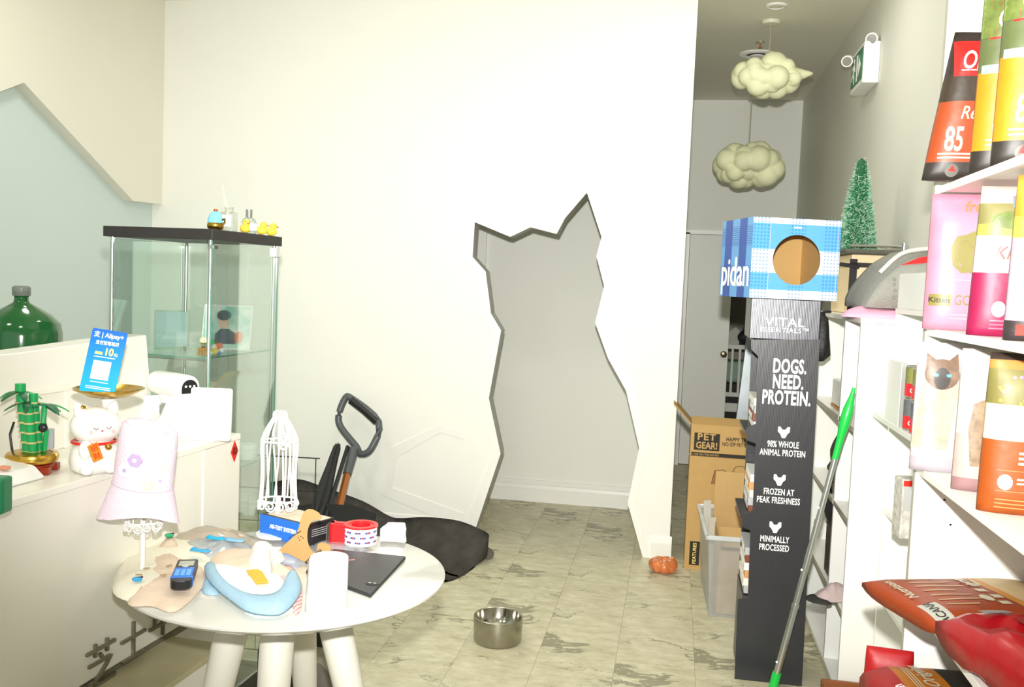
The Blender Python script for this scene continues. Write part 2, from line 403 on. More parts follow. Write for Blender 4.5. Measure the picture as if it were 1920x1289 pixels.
# room behind
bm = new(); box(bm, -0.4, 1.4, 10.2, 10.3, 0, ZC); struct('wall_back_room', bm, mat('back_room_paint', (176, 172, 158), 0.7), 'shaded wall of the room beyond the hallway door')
bm = new(); box(bm, X_R, X_R + 0.1, Y_F + 0.1, 10.2, 0, ZC); box(bm, -0.4, -0.3, Y_F + 0.1, 10.2, 0, ZC)
struct('wall_back_room_side', bm, MATS['back_room_paint'], 'side walls of the room beyond the hallway')


# ================================================================ reception counter (left)
AL = math.radians(-3.4)                       # the counter and cabinet stand slightly askew to the room
CW = mat('counter_cream_laminate', (238, 236, 226), 0.32, var=0.01, vs=2)
GREYS = mat('brushed_grey_metal_letter', (138, 134, 116), 0.35, 0.6)
BLACKP = mat('black_plastic', (26, 26, 28), 0.35)
CHROME = mat('chrome', (215, 215, 212), 0.12, 1.0, var=0.02)
GOLD = mat('gold_metal', (204, 164, 70), 0.22, 1.0, var=0.06)
PLW = mat('glossy_white_plastic', (244, 244, 240), 0.25, var=0.008)
# local frame of the counter: origin at far front corner on the floor, +x = towards the aisle, -y = towards the camera
ct = thing('reception_counter', 'white reception counter with raised back, bench ledge and grey metal characters on its front', 'counter', (-1.338, 2.737, 0), AL)
obj('front_panel', rbox(-0.04, 0.0, -2.3, 0.0, 0.49, 0.985, 0.002), CW, ct)
obj('worktop', rbox(-0.42, 0.004, -2.3, 0.004, 0.985, 1.003, 0.002), CW, ct)
obj('shadow_gap', rbox(-0.03, -0.012, -2.3, -0.02, 0.46, 0.491, 0.001), mat('grey_recess_strip', (120, 116, 98), 0.6), ct)
obj('body', rbox(-0.42, -0.041, -2.3, -0.001, 0.0, 0.984, 0.002), CW, ct)
b = obj('bench_base', rbox(-0.04, 0.158, -2.3, -0.333, 0.0, 0.45, 0.002), CW, ct)
LEDGE = mat('beige_stone_ledge', (190, 182, 146), 0.4, var=0.1, vs=9)
obj('bench_top', rbox(-0.04, 0.162, -2.3, -0.33, 0.451, 0.466, 0.001), LEDGE, ct)
# end board with its joint
obj('end_panel', rbox(-0.035, 0.0035, -0.205, -0.0, 0.468, 0.984, 0.001), CW, ct)
# raised back (hutch)
hy1 = -0.05
prof = [(-2.3, 1.003), (hy1 + 0.035, 1.003), (hy1 + 0.02, 1.10), (hy1 - 0.01, 1.303), (-0.6, 1.282), (-2.3, 1.27)]
YZ = Matrix(((0, 1, 0, 0), (1, 0, 0, 0), (0, 0, 1, 0), (0, 0, 0, 1)))
bm = new(); prism(bm, prof, -0.38, -0.295, YZ); bevel(bm, 0.003, 1)
h = obj('raised_back', bm, CW, ct)
obj('moulding', rbox(-0.296, -0.286, -2.3, -0.42, 1.165, 1.18, 0.002), CW, h)
obj('moulding', rbox(-0.296, -0.289, -0.43, -0.415, 1.003, 1.18, 0.002), CW, h)
# characters on the front: facing +x; local text frame rotated so it reads along +y
for ch, yy, zz_, sz in (('芝', -0.66, 0.49, 0.125), ('士', -0.53, 0.50, 0.115), ('年', -0.405, 0.525, 0.125), ('糕', -0.28, 0.54, 0.115)):
    text('character', ch, sz, GREYS, ct, (0.0035 if yy < -0.2 else 0.007, yy, zz_ + 0.02), rot=(PI/2, 0, PI/2), ext=0.0045, bold=-0.004)
# red diamond sticker at the end
RED = mat('red_paper', (222, 40, 26), 0.5); 
dm = thing('paper_sticker', 'red diamond paper sticker with a black character on the counter end', 'sticker', (-1.338 - 0.016 + 0.0, 2.737 - 0.045, 0.94), AL)
dm.location = (Matrix.Translation((-1.338, 2.737, 0)) @ Matrix.Rotation(AL, 4, 'Z')) @ Vector((0.0052, -0.035, 0.952))
bm = new(); prism(bm, [(0, -0.034), (0.022, 0), (0, 0.034), (-0.022, 0)], -0.0006, 0.0006, Matrix.Rotation(PI/2, 4, 'Z'))
obj('paper', bm, RED, dm)
text('character', '福', 0.028, mat('black_print', (24, 20, 18), 0.6), dm, (0.0008, 0, 0), rot=(PI/2, 0, PI/2), ext=0.0004)

CTM = Matrix.Translation((-1.338, 2.737, 0)) @ Matrix.Rotation(AL, 4, 'Z')
def on_counter(x, y, z=1.0035): return CTM @ Vector((x, y, z))

# ---- green water bottle behind the counter
GREENG = mat('green_bottle_plastic', (24, 92, 44), 0.12, var=0.05, coat=0.3)
wb = thing('water_bottle', 'large green ribbed water bottle standing behind the counter', 'bottle', (-2.1206, 2.7500, 1.3436))
wb.location = ((-2.1206, 2.7500, 1.3436)[0], 2.75, 0.98)
bm = new(); prof = [(0, 0), (0.115, 0.0), (0.125, 0.02), (0.125, 0.30), (0.118, 0.335), (0.092, 0.362), (0.05, 0.388), (0.026, 0.402), (0.022, 0.41), (0.022, 0.44), (0, 0.44)]
lathe(bm, prof, 32)
for v in bm.verts:
    a = math.atan2(v.co.y, v.co.x); r = Vector((v.co.x, v.co.y)).length
    if r > 0.03: v.co.x *= 1 + 0.012 * math.cos(16 * a); v.co.y *= 1 + 0.012 * math.cos(16 * a)
obj('bottle', bm, GREENG, wb, smooth='all')
bm = new(); lathe(bm, [(0, 0.425), (0.027, 0.425), (0.028, 0.428), (0.028, 0.452), (0.022, 0.458), (0, 0.458)], 20)
obj('cap', bm, clear_mat('frosted_cap', (200, 206, 200), 0.3, 0.2, 0.5, (150, 156, 150)), wb, smooth=True)
bs = thing('utility_cabinet', 'low white cabinet hidden behind the counter under the water bottle', 'cabinet', (wb.location.x, 2.75, 0))
obj('cabinet_body', rbox(-0.2, 0.2, -0.2, 0.2, 0, 0.978, 0.004), CW, bs)

# ---- brick-built bamboo plant
BAM = mat('green_brick_plastic', (18, 158, 84), 0.3, var=0.03); BAMD = mat('dark_green_leaf_plastic', (16, 92, 52), 0.4); TAN = mat('tan_ring_plastic', (206, 188, 128), 0.4)
bp = thing('bamboo_plant', 'toy brick bamboo plant in a gold bowl on a brown stand', 'plant', (*(-1.5370, 2.0343, 1.0035)[:2], 1.0035), 0.3)
bm = new()
for sx in (-1, 1):
    for sy in (-1, 1): box(bm, sx*0.042-0.011, sx*0.042+0.011, sy*0.03-0.011, sy*0.03+0.011, 0, 0.018)
lathe(bm, [(0, 0.012), (0.05, 0.012), (0.052, 0.022), (0, 0.022)], 16); bevel(bm, 0.002, 1)
obj('stand', bm, mat('reddish_brown_plastic', (150, 52, 26), 0.35), bp)
bm = new(); lathe(bm, [(0, 0.02), (0.045, 0.02), (0.058, 0.028), (0.061, 0.038), (0.057, 0.048), (0.04, 0.053), (0, 0.05)], 28)
obj('bowl', bm, GOLD, bp, smooth=True)
for sx, sy, h_, r_ in ((-0.012, 0.004, 0.145, 0.0125), (0.014, 0.008, 0.125, 0.0105), (0.006, -0.012, 0.105, 0.0105)):
    z = 0.05; seg = 0.024
    st = None
    bm = new()
    while z < 0.05 + h_:
        cyl(bm, r_, z + 0.002, z + seg - 0.001, 12, Matrix.Translation((sx + (z - 0.05) * -0.12, sy, 0))); z += seg
    st = obj('stalk', bm, BAM, bp, smooth=True)
    z = 0.05
    while z < 0.05 + h_:
        bm = new(); cyl(bm, r_ + 0.0025, z - 0.0015, z + 0.0025, 12, Matrix.Translation((sx + (z - 0.05) * -0.12, sy, 0))); z += seg
        obj('ring', bm, TAN, st, smooth=True)
def leaf(bm, base, ang, ln, w, droop):
    d = Vector((math.cos(ang), math.sin(ang), 0)); s = Vector((-d.y, d.x, 0)); prev = None
    for k in range(6):
        t = k / 5; ww = w * math.sin(PI * (0.12 + 0.88 * t)) + 0.0012
        c = Vector(base) + d * ln * t + Vector((0, 0, -droop * t * t))
        q = [bm.verts.new(c + s*ww + Vector((0, 0, 0.002))), bm.verts.new(c - s*ww + Vector((0, 0, 0.002))), bm.verts.new(c - s*ww - Vector((0, 0, 0.001))), bm.verts.new(c + s*ww - Vector((0, 0, 0.001)))]
        if prev:
            for i in range(4): bm.faces.new((prev[i], prev[(i+1) % 4], q[(i+1) % 4], q[i]))
        else: bm.faces.new(q)
        prev = q
    bm.faces.new(prev[::-1])
for bx, by, bz, angs in ((-0.032, 0.004, 0.198, (2.9, 0.3, 1.6, 4.2, 5.4)), (0.012, 0.008, 0.168, (0.1, 5.9, 2.5, 0.9)), (-0.012, 0.0, 0.172, (2.2, 3.6, 5.0)), (0.035, -0.004, 0.168, (0.4, 5.6, 3.3))):
    for a in angs:
        bm = new(); leaf(bm, (bx, by, bz), a, 0.05, 0.0085, 0.02); obj('leaf', bm, BAMD if a > 3 else BAM, bp)
bm = new(); tube(bm, [(0.03, -0.006, 0.055), (0.036, -0.008, 0.10), (0.028, -0.006, 0.125), (0.03, -0.004, 0.17)], 0.0065, 8); obj('stalk', bm, BAM, bp, smooth=True)
bm = new(); ball(bm, (0.03, -0.014, 0.112), (0.011, 0.008, 0.011)); obj('panda_brick', bm, BLACKP, bp, smooth=True)
bm = new(); box(bm, 0.03, 0.045, 0.008, 0.02, 0.055, 0.105); obj('brick', bm, mat('grey_brick_plastic', (176, 180, 186), 0.4), bp)
bm = new(); tube(bm, [(-0.05, 0.01, 0.05), (-0.056, 0.012, 0.09), (-0.048, 0.015, 0.12)], 0.003, 6); obj('twig', bm, BLACKP, bp)

# ---- white lucky cat with gold tray
CER = mat('white_glazed_ceramic', (240, 240, 236), 0.18, var=0.006, coat=0.4)
cp = (-1.4077, 2.0911, 1.0035)
lc = thing('lucky_cat', 'white ceramic lucky cat holding a gold plaque and lifting a gold tray', 'figurine', (cp[0], cp[1], 1.0035), 0.85)
bm = new(); lathe(bm, [(0, 0), (0.044, 0.0), (0.054, 0.012), (0.058, 0.03), (0.053, 0.055), (0.042, 0.075), (0, 0.085)], 28); obj('body', bm, CER, lc, smooth='all')
hd = None
bm = new(); ball(bm, (0.004, 0, 0.115), (0.061, 0.052, 0.048), 28, 18); hd = obj('head', bm, CER, lc, smooth='all')
for s in (-1, 1):
    bm = new(); lathe(bm, [(0.017, 0), (0.013, 0.014), (0.006, 0.026), (0, 0.03)], 12, T((0.004 + s*0.036, 0, 0.148), (0, s*0.35, 0))); obj('ear', bm, CER, hd, smooth=True)
    bm = new(); ball(bm, (s*0.028, -0.042, 0.012), (0.016, 0.02, 0.012)); obj('foot', bm, CER, lc, smooth=True)
    bm = new(); tube(bm, spline([(0.006 + s*0.021, -0.0495, 0.118), (0.006 + s*0.015, -0.0525, 0.113), (0.006 + s*0.009, -0.0525, 0.117)], 4), 0.0009, 5); obj('eye', bm, mat('brown_line', (120, 70, 40), 0.5), hd)
    bm = new(); cyl(bm, 0.005, 0, 0.0006, 10, T((0.006 + s*0.026, -0.0478, 0.106), (PI/2, 0, s*0.4))); obj('cheek', bm, mat('pink_blush', (246, 190, 186), 0.5), hd)
bm = new(); ball(bm, (0.005, -0.0525, 0.109), (0.003, 0.002, 0.0022), 8, 6); obj('nose', bm, RED, hd)
bm = new(); ball(bm, (-0.03, -0.006, 0.162), (0.009, 0.008, 0.006), 10, 8); obj('hair_bead', bm, GOLD, hd, smooth=True)
bm = new(); tube(bm, [(0.051*math.cos(a), 0.049*math.sin(a), 0.076) for a in [2*PI*i/28 for i in range(28)]], 0.0036, 8, True); obj('collar', bm, mat('red_enamel', (214, 30, 28), 0.3), lc, smooth=True)
bm = new(); ball(bm, (0.02, -0.05, 0.068), 0.0085); obj('bell', bm, GOLD, lc, smooth=True)
bm = new(); ball(bm, (-0.03, -0.042, 0.062), (0.017, 0.017, 0.024)); obj('paw', bm, CER, lc, smooth=True)
pq = obj('plaque', rbox(-0.0125, 0.0125, -0.003, 0.003, -0.022, 0.022, 0.001), mat('orange_gold_enamel', (224, 150, 40), 0.3, 0.3), lc, loc=(-0.014, -0.064, 0.06), rot=(0, -0.35, 0.1))
text('character', '招', 0.018, RED, pq, (0, -0.0035, 0.0105)); text('character', '财', 0.018, RED, pq, (0, -0.0035, -0.0105))
bm = new(); lathe(bm, [(0.0, 0.02), (0.02, 0.02), (0.016, 0.1), (0.017, 0.165), (0.022, 0.182), (0, 0.182)], 18, T((0.045, 0.042, 0))); obj('tray_post', bm, CER, lc, smooth=True)
bm = new(); lathe(bm, [(0, 0.182), (0.05, 0.182), (0.084, 0.199), (0.0865, 0.202), (0.084, 0.203), (0.05, 0.187), (0, 0.1865)], 36, T((0.045, 0.042, 0))); obj('tray', bm, GOLD, lc, smooth=True)

# ---- blue payment card leaning on the tray
def blue_card():
    if 'blue_gradient_print' in MATS: return MATS['blue_gradient_print']
    m = mat('blue_gradient_print', (0, 140, 240), 0.35, var=0.0)
    nt = m.node_tree; N = nt.nodes; L = nt.links; b = N['Principled BSDF']
    tc = N.new('ShaderNodeTexCoord'); sp = N.new('ShaderNodeSeparateXYZ'); L.new(tc.outputs['Object'], sp.inputs[0])
    mr = N.new('ShaderNodeMapRange'); mr.inputs[1].default_value = 0; mr.inputs[2].default_value = 0.165; L.new(sp.outputs['Z'], mr.inputs[0])
    cr = N.new('ShaderNodeValToRGB'); cr.color_ramp.elements[0].color = lin((10, 176, 226)); cr.color_ramp.elements[1].color = lin((8, 96, 206)); L.new(mr.outputs[0], cr.inputs[0]); L.new(cr.outputs[0], b.inputs['Base Color'])
    return m
cd = thing('payment_card', 'blue card printed with 10 and white lettering leaning on the gold tray', 'card', (0, 0, 0))
tp = lc.matrix_basis @ Vector((0.02, 0.045, 0.194))
cd.location = (tp.x - 0.004, tp.y, 1.0035 + 0.188); cd.rotation_euler = (-0.22, 0.13, 0.28)
bm = new(); w2, h2, r_ = 0.0435, 0.165, 0.006
pts = []
for cx_, cz_, a0 in ((w2-r_, r_, -PI/2), (w2-r_, h2-r_, 0), (-w2+r_, h2-r_, PI/2), (-w2+r_, r_, PI)):
    for k in range(5): pts.append((cx_ + r_*math.cos(a0 + k*PI/8), cz_ + r_*math.sin(a0 + k*PI/8)))
prism(bm, pts, -0.0015, 0.0015); obj('card', bm, blue_card(), cd)
WP = mat('white_print', (246, 246, 244), 0.5, var=0.0); YP = mat('yellow_print', (250, 232, 120), 0.5, var=0)
text('lettering', '支 | Alipay+', 0.0165, WP, cd, (0, -0.0018, 0.15), bold=0.02, sx=0.92)
text('lettering', '支付宝笔笔减', 0.0112, WP, cd, (0.0, -0.0018, 0.13), bold=0.02, sx=0.85)
text('lettering', '10', 0.026, YP, cd, (0.008, -0.0018, 0.108), bold=0.03, sx=0.9)
text('lettering', '元', 0.0095, WP, cd, (0.026, -0.0018, 0.103), bold=0.02)
bm = new(); prism(bm, [(-0.024, 0.1), (-0.008, 0.1), (-0.006, 0.103), (-0.008, 0.107), (-0.024, 0.107), (-0.026, 0.103)], -0.002, -0.0014); obj('price_pill', bm, YP, cd)
bm = new(); prism(bm, [(-0.024, 0.036), (0.02, 0.036), (0.02, 0.084), (-0.024, 0.084)], -0.002, -0.0014); obj('white_square', bm, WP, cd)
for zc, hw in ((0.094, 0.026), (0.0295, 0.022), (0.017, 0.03), (0.0125, 0.03)):
    bm = new(); prism(bm, [(-hw, zc-0.001), (hw, zc-0.001), (hw, zc+0.001), (-hw, zc+0.001)], -0.002, -0.0014); obj('fine_print', bm, WP, cd)

# ---- wire hat stands (on the table) and the lilac hat
WIRE = mat('white_enamel_wire', (246, 246, 242), 0.3, var=0.005)
def wire_stand(name, label, loc, rz, top=0.30, full=True, scale=1.0, drop=0.0):
    t = thing(name, label, 'display stand', loc, rz)
    bm = new(); lathe(bm, [(0, -drop), (0.05, -drop), (0.05, 0.004-drop), (0.012, 0.008-drop), (0.007, 0.02-drop), (0, 0.02-drop)], 24); rod(bm, (0, 0, 0.005-drop), (0, 0, 0.09), 0.0065, 10)
    obj('post', bm, WIRE, t, smooth=True)
    n = 16
    def prof(z):  # torso radius along height (0..1)
        return 0.043 * (1.0 - 0.22*math.sin(PI*min(1, z*1.5))*0.4 + 0.02) if z < 0.7 else 0.043*(1 - ((z-0.7)/0.3)**1.6 * 0.62)
    bm = new()
    H0, H1 = 0.085, 0.085 + top*0.66
    for i in range(n):
        a = 2*PI*i/n + 0.03*math.sin(i*5)
        pts = []
        for k in range(9):
            z = k/8; r = prof(z); tw = 0.14*math.sin(z*PI + i)
            pts.append((r*1.0*math.cos(a+tw), r*0.72*math.sin(a+tw), H0 + (H1-H0)*z))
        tube(bm, spline(pts, 2), 0.0021, 5)
    obj('rib_wires', bm, WIRE, t, smooth=True)
    for z in (0.0, 0.72, 1.0):
        bm = new(); r = prof(z) * 1.02
        tube(bm, [(r*math.cos(a), r*0.72*math.sin(a), H0+(H1-H0)*z) for a in [2*PI*i/24 for i in range(24)]], 0.0022, 5, True); obj('hoop', bm, WIRE, t, smooth=True)
    def scroll(cx_, cz_, r0, turns, flip, y):
        pts = []
        for k in range(18):
            s = k/17; r = r0*(1 - 0.8*s); a = turns*2*PI*s
            pts.append((cx_ + flip*(r*math.cos(a)), y, cz_ + r*math.sin(a)))
        return pts
    for i in range(6):
        a = -PI + PI*(i + 0.5)/6
        bm = new(); r = 0.046
        pts = []
        for k in range(16):
            s = k/15; rr = 0.014*(1 - 0.75*s); th = 1.6*2*PI*s*(1 if i % 2 else -1)
            tang = rr*math.cos(th); 
            pts.append((r*math.cos(a) - tang*math.sin(a), r*0.72*math.sin(a) + tang*math.cos(a)*0.72, 0.075 + rr*math.sin(th)))
        tube(bm, pts, 0.0024, 5); obj('scroll', bm, WIRE, t, smooth=True)
    for s in (-1, 1):
        for zc in (0.68, 0.78):
            bm = new(); tube(bm, scroll(0.016, H0 + (H1-H0)*zc, 0.013, 1.4, s, -0.031 if zc < 0.7 else -0.027), 0.0019, 5); obj('scroll', bm, WIRE, t, smooth=True)
    if full:
        bm = new()
        for i in range(8):
            a = 2*PI*i/8; r = 0.0165
            tube(bm, spline([(r*math.cos(a), r*0.72*math.sin(a), H1), (r*0.9*math.cos(a), r*0.7*math.sin(a), H1+0.012), (r*0.55*math.cos(a), r*0.5*math.sin(a), H1+0.016)], 3), 0.002, 5)
        obj('neck_wires', bm, WIRE, t, smooth=True)
    t.scale = (scale,)*3
    return t
p = (-1.1126, 2.5342, 0.7510)
wire_stand('wire_stand', 'bare white wire torso stand beside the blue box on the table', (p[0], p[1], 0.7512), 0.2, 0.30, True, 1.22)
p = (-1.3608, 2.2491, 0.7510)
ws = wire_stand('wire_stand', 'white wire torso stand wearing the lilac hat at the table edge', (-1.268, 2.085, 0.7512 + 0.058), 0.5, 0.30, False, 0.94, 0.058/0.94)
FLE = mat('lilac_fleece', (228, 212, 226), 0.9, var=0.04, vs=40, bump=0.35, bs=240, spec=0.1)
hx, hy = ws.location.x, ws.location.y
ht = thing('bucket_hat', 'pale lilac fleece bucket hat with flowers on a wire stand', 'hat', (hx - 0.006, hy - 0.008, 0.912), 0.25, rot=(0.06, 0.13, 0.2)); ht.scale = (1.1, 1.02, 1.04)
bm = new(); n = 40; rings = []
prof = [(0.088, 0.0), (0.085, 0.006), (0.073, 0.05), (0.067, 0.068), (0.0655, 0.072), (0.065, 0.12), (0.0635, 0.18), (0.060, 0.208), (0.055, 0.215), (0.048, 0.206), (0.034, 0.196), (0, 0.192)]
lathe(bm, prof, n)
for v in bm.verts:
    a = math.atan2(v.co.y, v.co.x); z = v.co.z
    f = max(0, (0.07 - z)/0.07)
    v.co.x *= 1 + 0.06*f*math.cos(3*a + 0.6); v.co.y *= (1 + 0.08*f*math.sin(2*a)) * 0.86
    v.co.z += f*0.014*math.cos(2*a + 2.4) + 0.002*noise.noise(v.co*40)
    if z > 0.19: v.co.z -= 0.10*v.co.x
obj('crown', bm, FLE, ht, smooth='all')
bm = new(); tube(bm, [(0.0665*math.cos(a), 0.0665*0.86*math.sin(a), 0.0705) for a in [2*PI*i/32 for i in range(32)]], 0.0014, 5, True); obj('seam', bm, mat('lilac_seam', (206, 188, 208), 0.9), ht, smooth=True)
def flower(x, z, r, m, mc, name='flower'):
    rad = 0.064 if z > 0.075 else 0.074
    rad = rad - max(0, z-0.07)*0.015
    y = -math.sqrt(max(1e-6, rad*rad - x*x))*0.86 - 0.001
    g = math.atan2(x, rad)
    bm = new(); poly = []
    for k in range(30):
        a = 2*PI*k/30; rr = r*(0.82 + 0.18*abs(math.cos(3*a))); poly.append((rr*math.cos(a), rr*math.sin(a)))
    prism(bm, poly, -0.0025, 0.003); f = obj(name, bm, m, ht, loc=(x, y, z), rot=(-0.06, 0, g*0.9), smooth=False)
    bm = new(); cyl(bm, r*0.3, -0.0006, 0.0006, 12, T((0, -0.003, 0), (PI/2, 0, 0))); obj('flower_centre', bm, mc, f)
FP = mat('purple_felt', (186, 164, 206), 0.9, bump=0.3, bs=200); FW = mat('white_felt', (244, 240, 242), 0.9, bump=0.3, bs=200); FY = mat('pale_yellow_felt', (248, 240, 190), 0.9, bump=0.3, bs=200)
flower(-0.006, 0.142, 0.0165, FP, FW); flower(-0.026, 0.114, 0.016, FW, FP); flower(0.018, 0.108, 0.016, FW, FY); flower(0.028, 0.086, 0.0135, FY, FW); flower(0.047, 0.098, 0.012, FW, FP); flower(0.052, 0.128, 0.011, FY, FW)

# ---- card terminal and tray at the far end of the counter top
gt = thing('card_terminal', 'green and white card terminal at the near end of the counter', 'terminal', (*(-1.3358, 1.6785, 1.0035)[:2], 1.0035), AL + 0.2)
GRN = mat('green_shell_plastic', (8, 126, 78), 0.35)
obj('shell', rbox(-0.05, 0.012, -0.02, 0.02, 0.0, 0.075, 0.006), GRN, gt)
f = obj('face_plate', rbox(-0.045, 0.004, -0.0225, -0.019, 0.012, 0.05, 0.004), PLW, gt)
bm = new(); prism(bm, [(-0.03, 0.022), (-0.012, 0.022), (-0.003, 0.031), (-0.012, 0.041), (-0.03, 0.041)], -0.024, -0.0224); obj('arrow_mark', bm, GRN, f)
kb = thing('sloped_tray', 'white sloping plastic tray with coloured clips behind the card terminal', 'tray', (*(-1.5026, 1.9193, 1.0035)[:2], 1.0035), AL)
bm = new(); prism(bm, [(-0.10, 0), (0.035, 0), (0.04, 0.006), (0.012, 0.03), (-0.10, 0.045)], -0.06, 0.06); bevel(bm, 0.003, 2); obj('tray_body', bm, PLW, kb)
obj('clip', rbox(-0.012, 0.012, -0.03, -0.015, 0.035, 0.043, 0.002), mat('salmon_plastic', (226, 150, 120), 0.4), kb)
obj('clip', rbox(0.0, 0.03, -0.055, -0.05, 0.022, 0.028, 0.001), mat('lime_plastic', (140, 220, 110), 0.4), kb)
gb = thing('frosted_jar', 'small frosted plastic jar at the foot of the lucky cat', 'jar', (*(-1.4138, 2.0616, 1.0035)[:2], 1.0035))
bm = new(); lathe(bm, [(0, 0), (0.011, 0), (0.0125, 0.003), (0.0125, 0.014), (0, 0.016)], 18); obj('jar', bm, clear_mat('frosted_jar', (214, 216, 214), 0.2, 0.2, 0.4), gb, smooth=True)

# ---- white capsule machine and white display tablet near the counter end
mc = on_counter(-0.185, -0.075)
cm = thing('capsule_machine', 'white cylindrical capsule machine with a black three-dot panel on the counter', 'machine', mc, AL - 0.45)
bm = new(); n = 28
prof = [(0, -0.105), (0.03, -0.105), (0.036, -0.1), (0.038, -0.09), (0.038, 0.072), (0.036, 0.082), (0.03, 0.086), (0, 0.086)]
lathe(bm, prof, n, T((0.0, 0, 0.15), (0, PI/2, 0))); hd = obj('head', bm, PLW, cm, smooth=True)
bm = new(); 
poly = [(0.0265*math.cos(a), 0.0265*math.sin(a)) for a in [PI*k/14 for k in range(15)]] + [(-0.0265, -0.016), (0.0265, -0.016)]
prism(bm, poly, -0.0015, 0.0015); pn = obj('control_panel', bm, BLACKP, hd, loc=(0.0875, 0, 0.148), rot=(0, 0, PI/2))
for k in (-1, 0, 1):
    bm = new(); cyl(bm, 0.0038, 0, 0.0008, 12, T((k*0.014, -0.0016, 0.006), (PI/2, 0, 0))); obj('button_light', bm, WP, hd, loc=(0.0875, 0, 0.148), rot=(0, 0, PI/2))
bm = new(); cyl(bm, 0.018, 0.09, 0.118, 20, T((-0.04, 0, 0)), 0.024); obj('spout', bm, PLW, hd, smooth=True)
bm = new(); poly = [(-0.10, 0), (0.09, 0), (0.09, 0.12), (0.05, 0.125), (0.02, 0.09), (-0.01, 0.045), (-0.05, 0.035), (-0.085, 0.05), (-0.098, 0.11), (-0.11, 0.085)]
prism(bm, poly, -0.045, 0.05); bevel(bm, 0.003, 1); obj('stand', bm, PLW, cm)
bm = new(); lathe(bm, [(0, 0.04), (0.016, 0.04), (0.022, 0.06), (0.022, 0.082), (0.0195, 0.082), (0.0195, 0.06), (0, 0.046)], 18, T((-0.04, 0, 0))); obj('glass_cup', bm, clear_mat('cup_glass', (236, 242, 238), 0.4, 0.03, 0.25, (170, 170, 160)), cm, smooth=True)
tb = thing('display_tablet', 'blank white display tablet standing on the counter end', 'tablet', (*(-1.3586, 2.5891, 1.0040)[:2], 1.004), 0.16)
bm = new(); w2, h2, r_ = 0.062, 0.158, 0.008; pts = []
for cx_, cz_, a0 in ((w2-r_, r_, -PI/2), (w2-r_, h2-r_, 0), (-w2+r_, h2-r_, PI/2), (-w2+r_, r_, PI)):
    for k in range(5): pts.append((cx_ + r_*math.cos(a0 + k*PI/8), cz_ + r_*math.sin(a0 + k*PI/8)))
prism(bm, pts, -0.004, 0.004); obj('screen', bm, PLW, tb, rot=(-0.06, 0, 0))
bm = new(); prism(bm, [(-0.05, 0.0), (0.03, 0.0), (0.0, 0.1)], -0.02, 0.02, Matrix.Rotation(PI/2, 4, 'Z')); obj('foot', bm, PLW, tb, loc=(0, 0.026, 0))

# ================================================================ glass display cabinet
DO = Matrix.Translation((-1.456, 2.76, 0)) @ Matrix.Rotation(AL, 4, 'Z')
dc = thing('display_cabinet', 'tall glass display cabinet with a black-brown top behind the counter', 'display cabinet', (-1.456, 2.76, 0), AL)
DW, DD, DH = 0.38, 0.45, 1.645          # local: x from -DW to 0, y from 0 to DD
GLASS = clear_mat('cabinet_glass', (246, 251, 249), 0.25, 0.015)
GEDGE = mat('green_glass_edge', (96, 150, 132), 0.15, var=0.05, coat=0.5)
DKW = mat('black_brown_wood', (44, 41, 40), 0.45, var=0.15, vs=30)
ALU = mat('aluminium', (206, 208, 204), 0.25, 0.9, var=0.03)
obj('top_board', rbox(-DW-0.008, 0.008, -0.01, DD+0.008, DH-0.034, DH, 0.002), DKW, dc)
obj('base', rbox(-DW, 0.0, 0.0, DD, 0.0, 0.055, 0.002), DKW, dc)
for x, y in ((-DW+0.012, 0.012), (-0.012, 0.014), (-0.012, DD-0.014), (-DW+0.012, DD-0.012)):
    bm = new(); rod(bm, (x, y, 0.055), (x, y, DH-0.034), 0.0065, 10); obj('post', bm, ALU, dc, smooth=True)
def pane(x0, x1, y0, y1, z0=0.06, z1=DH-0.036, nm='glass_pane'):
    bm = new(); box(bm, x0, x1, y0, y1, z0, z1); p_ = obj(nm, bm, GLASS, dc)
    return p_
pane(-DW+0.02, -0.022, 0.004, 0.008); pane(-DW+0.02, -0.022, DD-0.008, DD-0.004); pane(-DW+0.004, -DW+0.008, 0.02, DD-0.02)
dr = pane(-0.0035, 0.0005, 0.003, DD-0.003, nm='glass_door')
for yy in (0.0025, DD-0.0045):
    bm = new(); box(bm, -0.004, 0.001, yy, yy+0.002, 0.06, DH-0.036); obj('glass_edge', bm, GEDGE, dr)
for z in (DH-0.056, 0.09):
    obj('hinge', rbox(-0.02, 0.004, 0.008, 0.034, z-0.008, z+0.008, 0.002), CHROME, dr)
obj('lock', rbox(-0.012, 0.008, DD-0.03, DD-0.006, DH-0.075, DH-0.04, 0.002), CHROME, dr)
SHZ = [1.235, 0.84, 0.44]
for z in SHZ:
    bm = new(); box(bm, -DW+0.012, -0.012, 0.012, DD-0.012, z-0.005, z); sh = obj('glass_shelf', bm, GLASS, dc)
    bm = new(); box(bm, -DW+0.012, -0.012, 0.0105, 0.012, z-0.005, z); box(bm, -0.012, -0.0105, 0.012, DD-0.012, z-0.005, z); obj('glass_edge', bm, GEDGE, sh)
    bm = new(); rod(bm, (-DW+0.012, 0.014, z-0.010), (-0.012, 0.014, z-0.010), 0.004, 8); obj('support_rail', bm, ALU, sh, smooth=True)
def in_cab(x, y, z): return DO @ Vector((x, y, z))

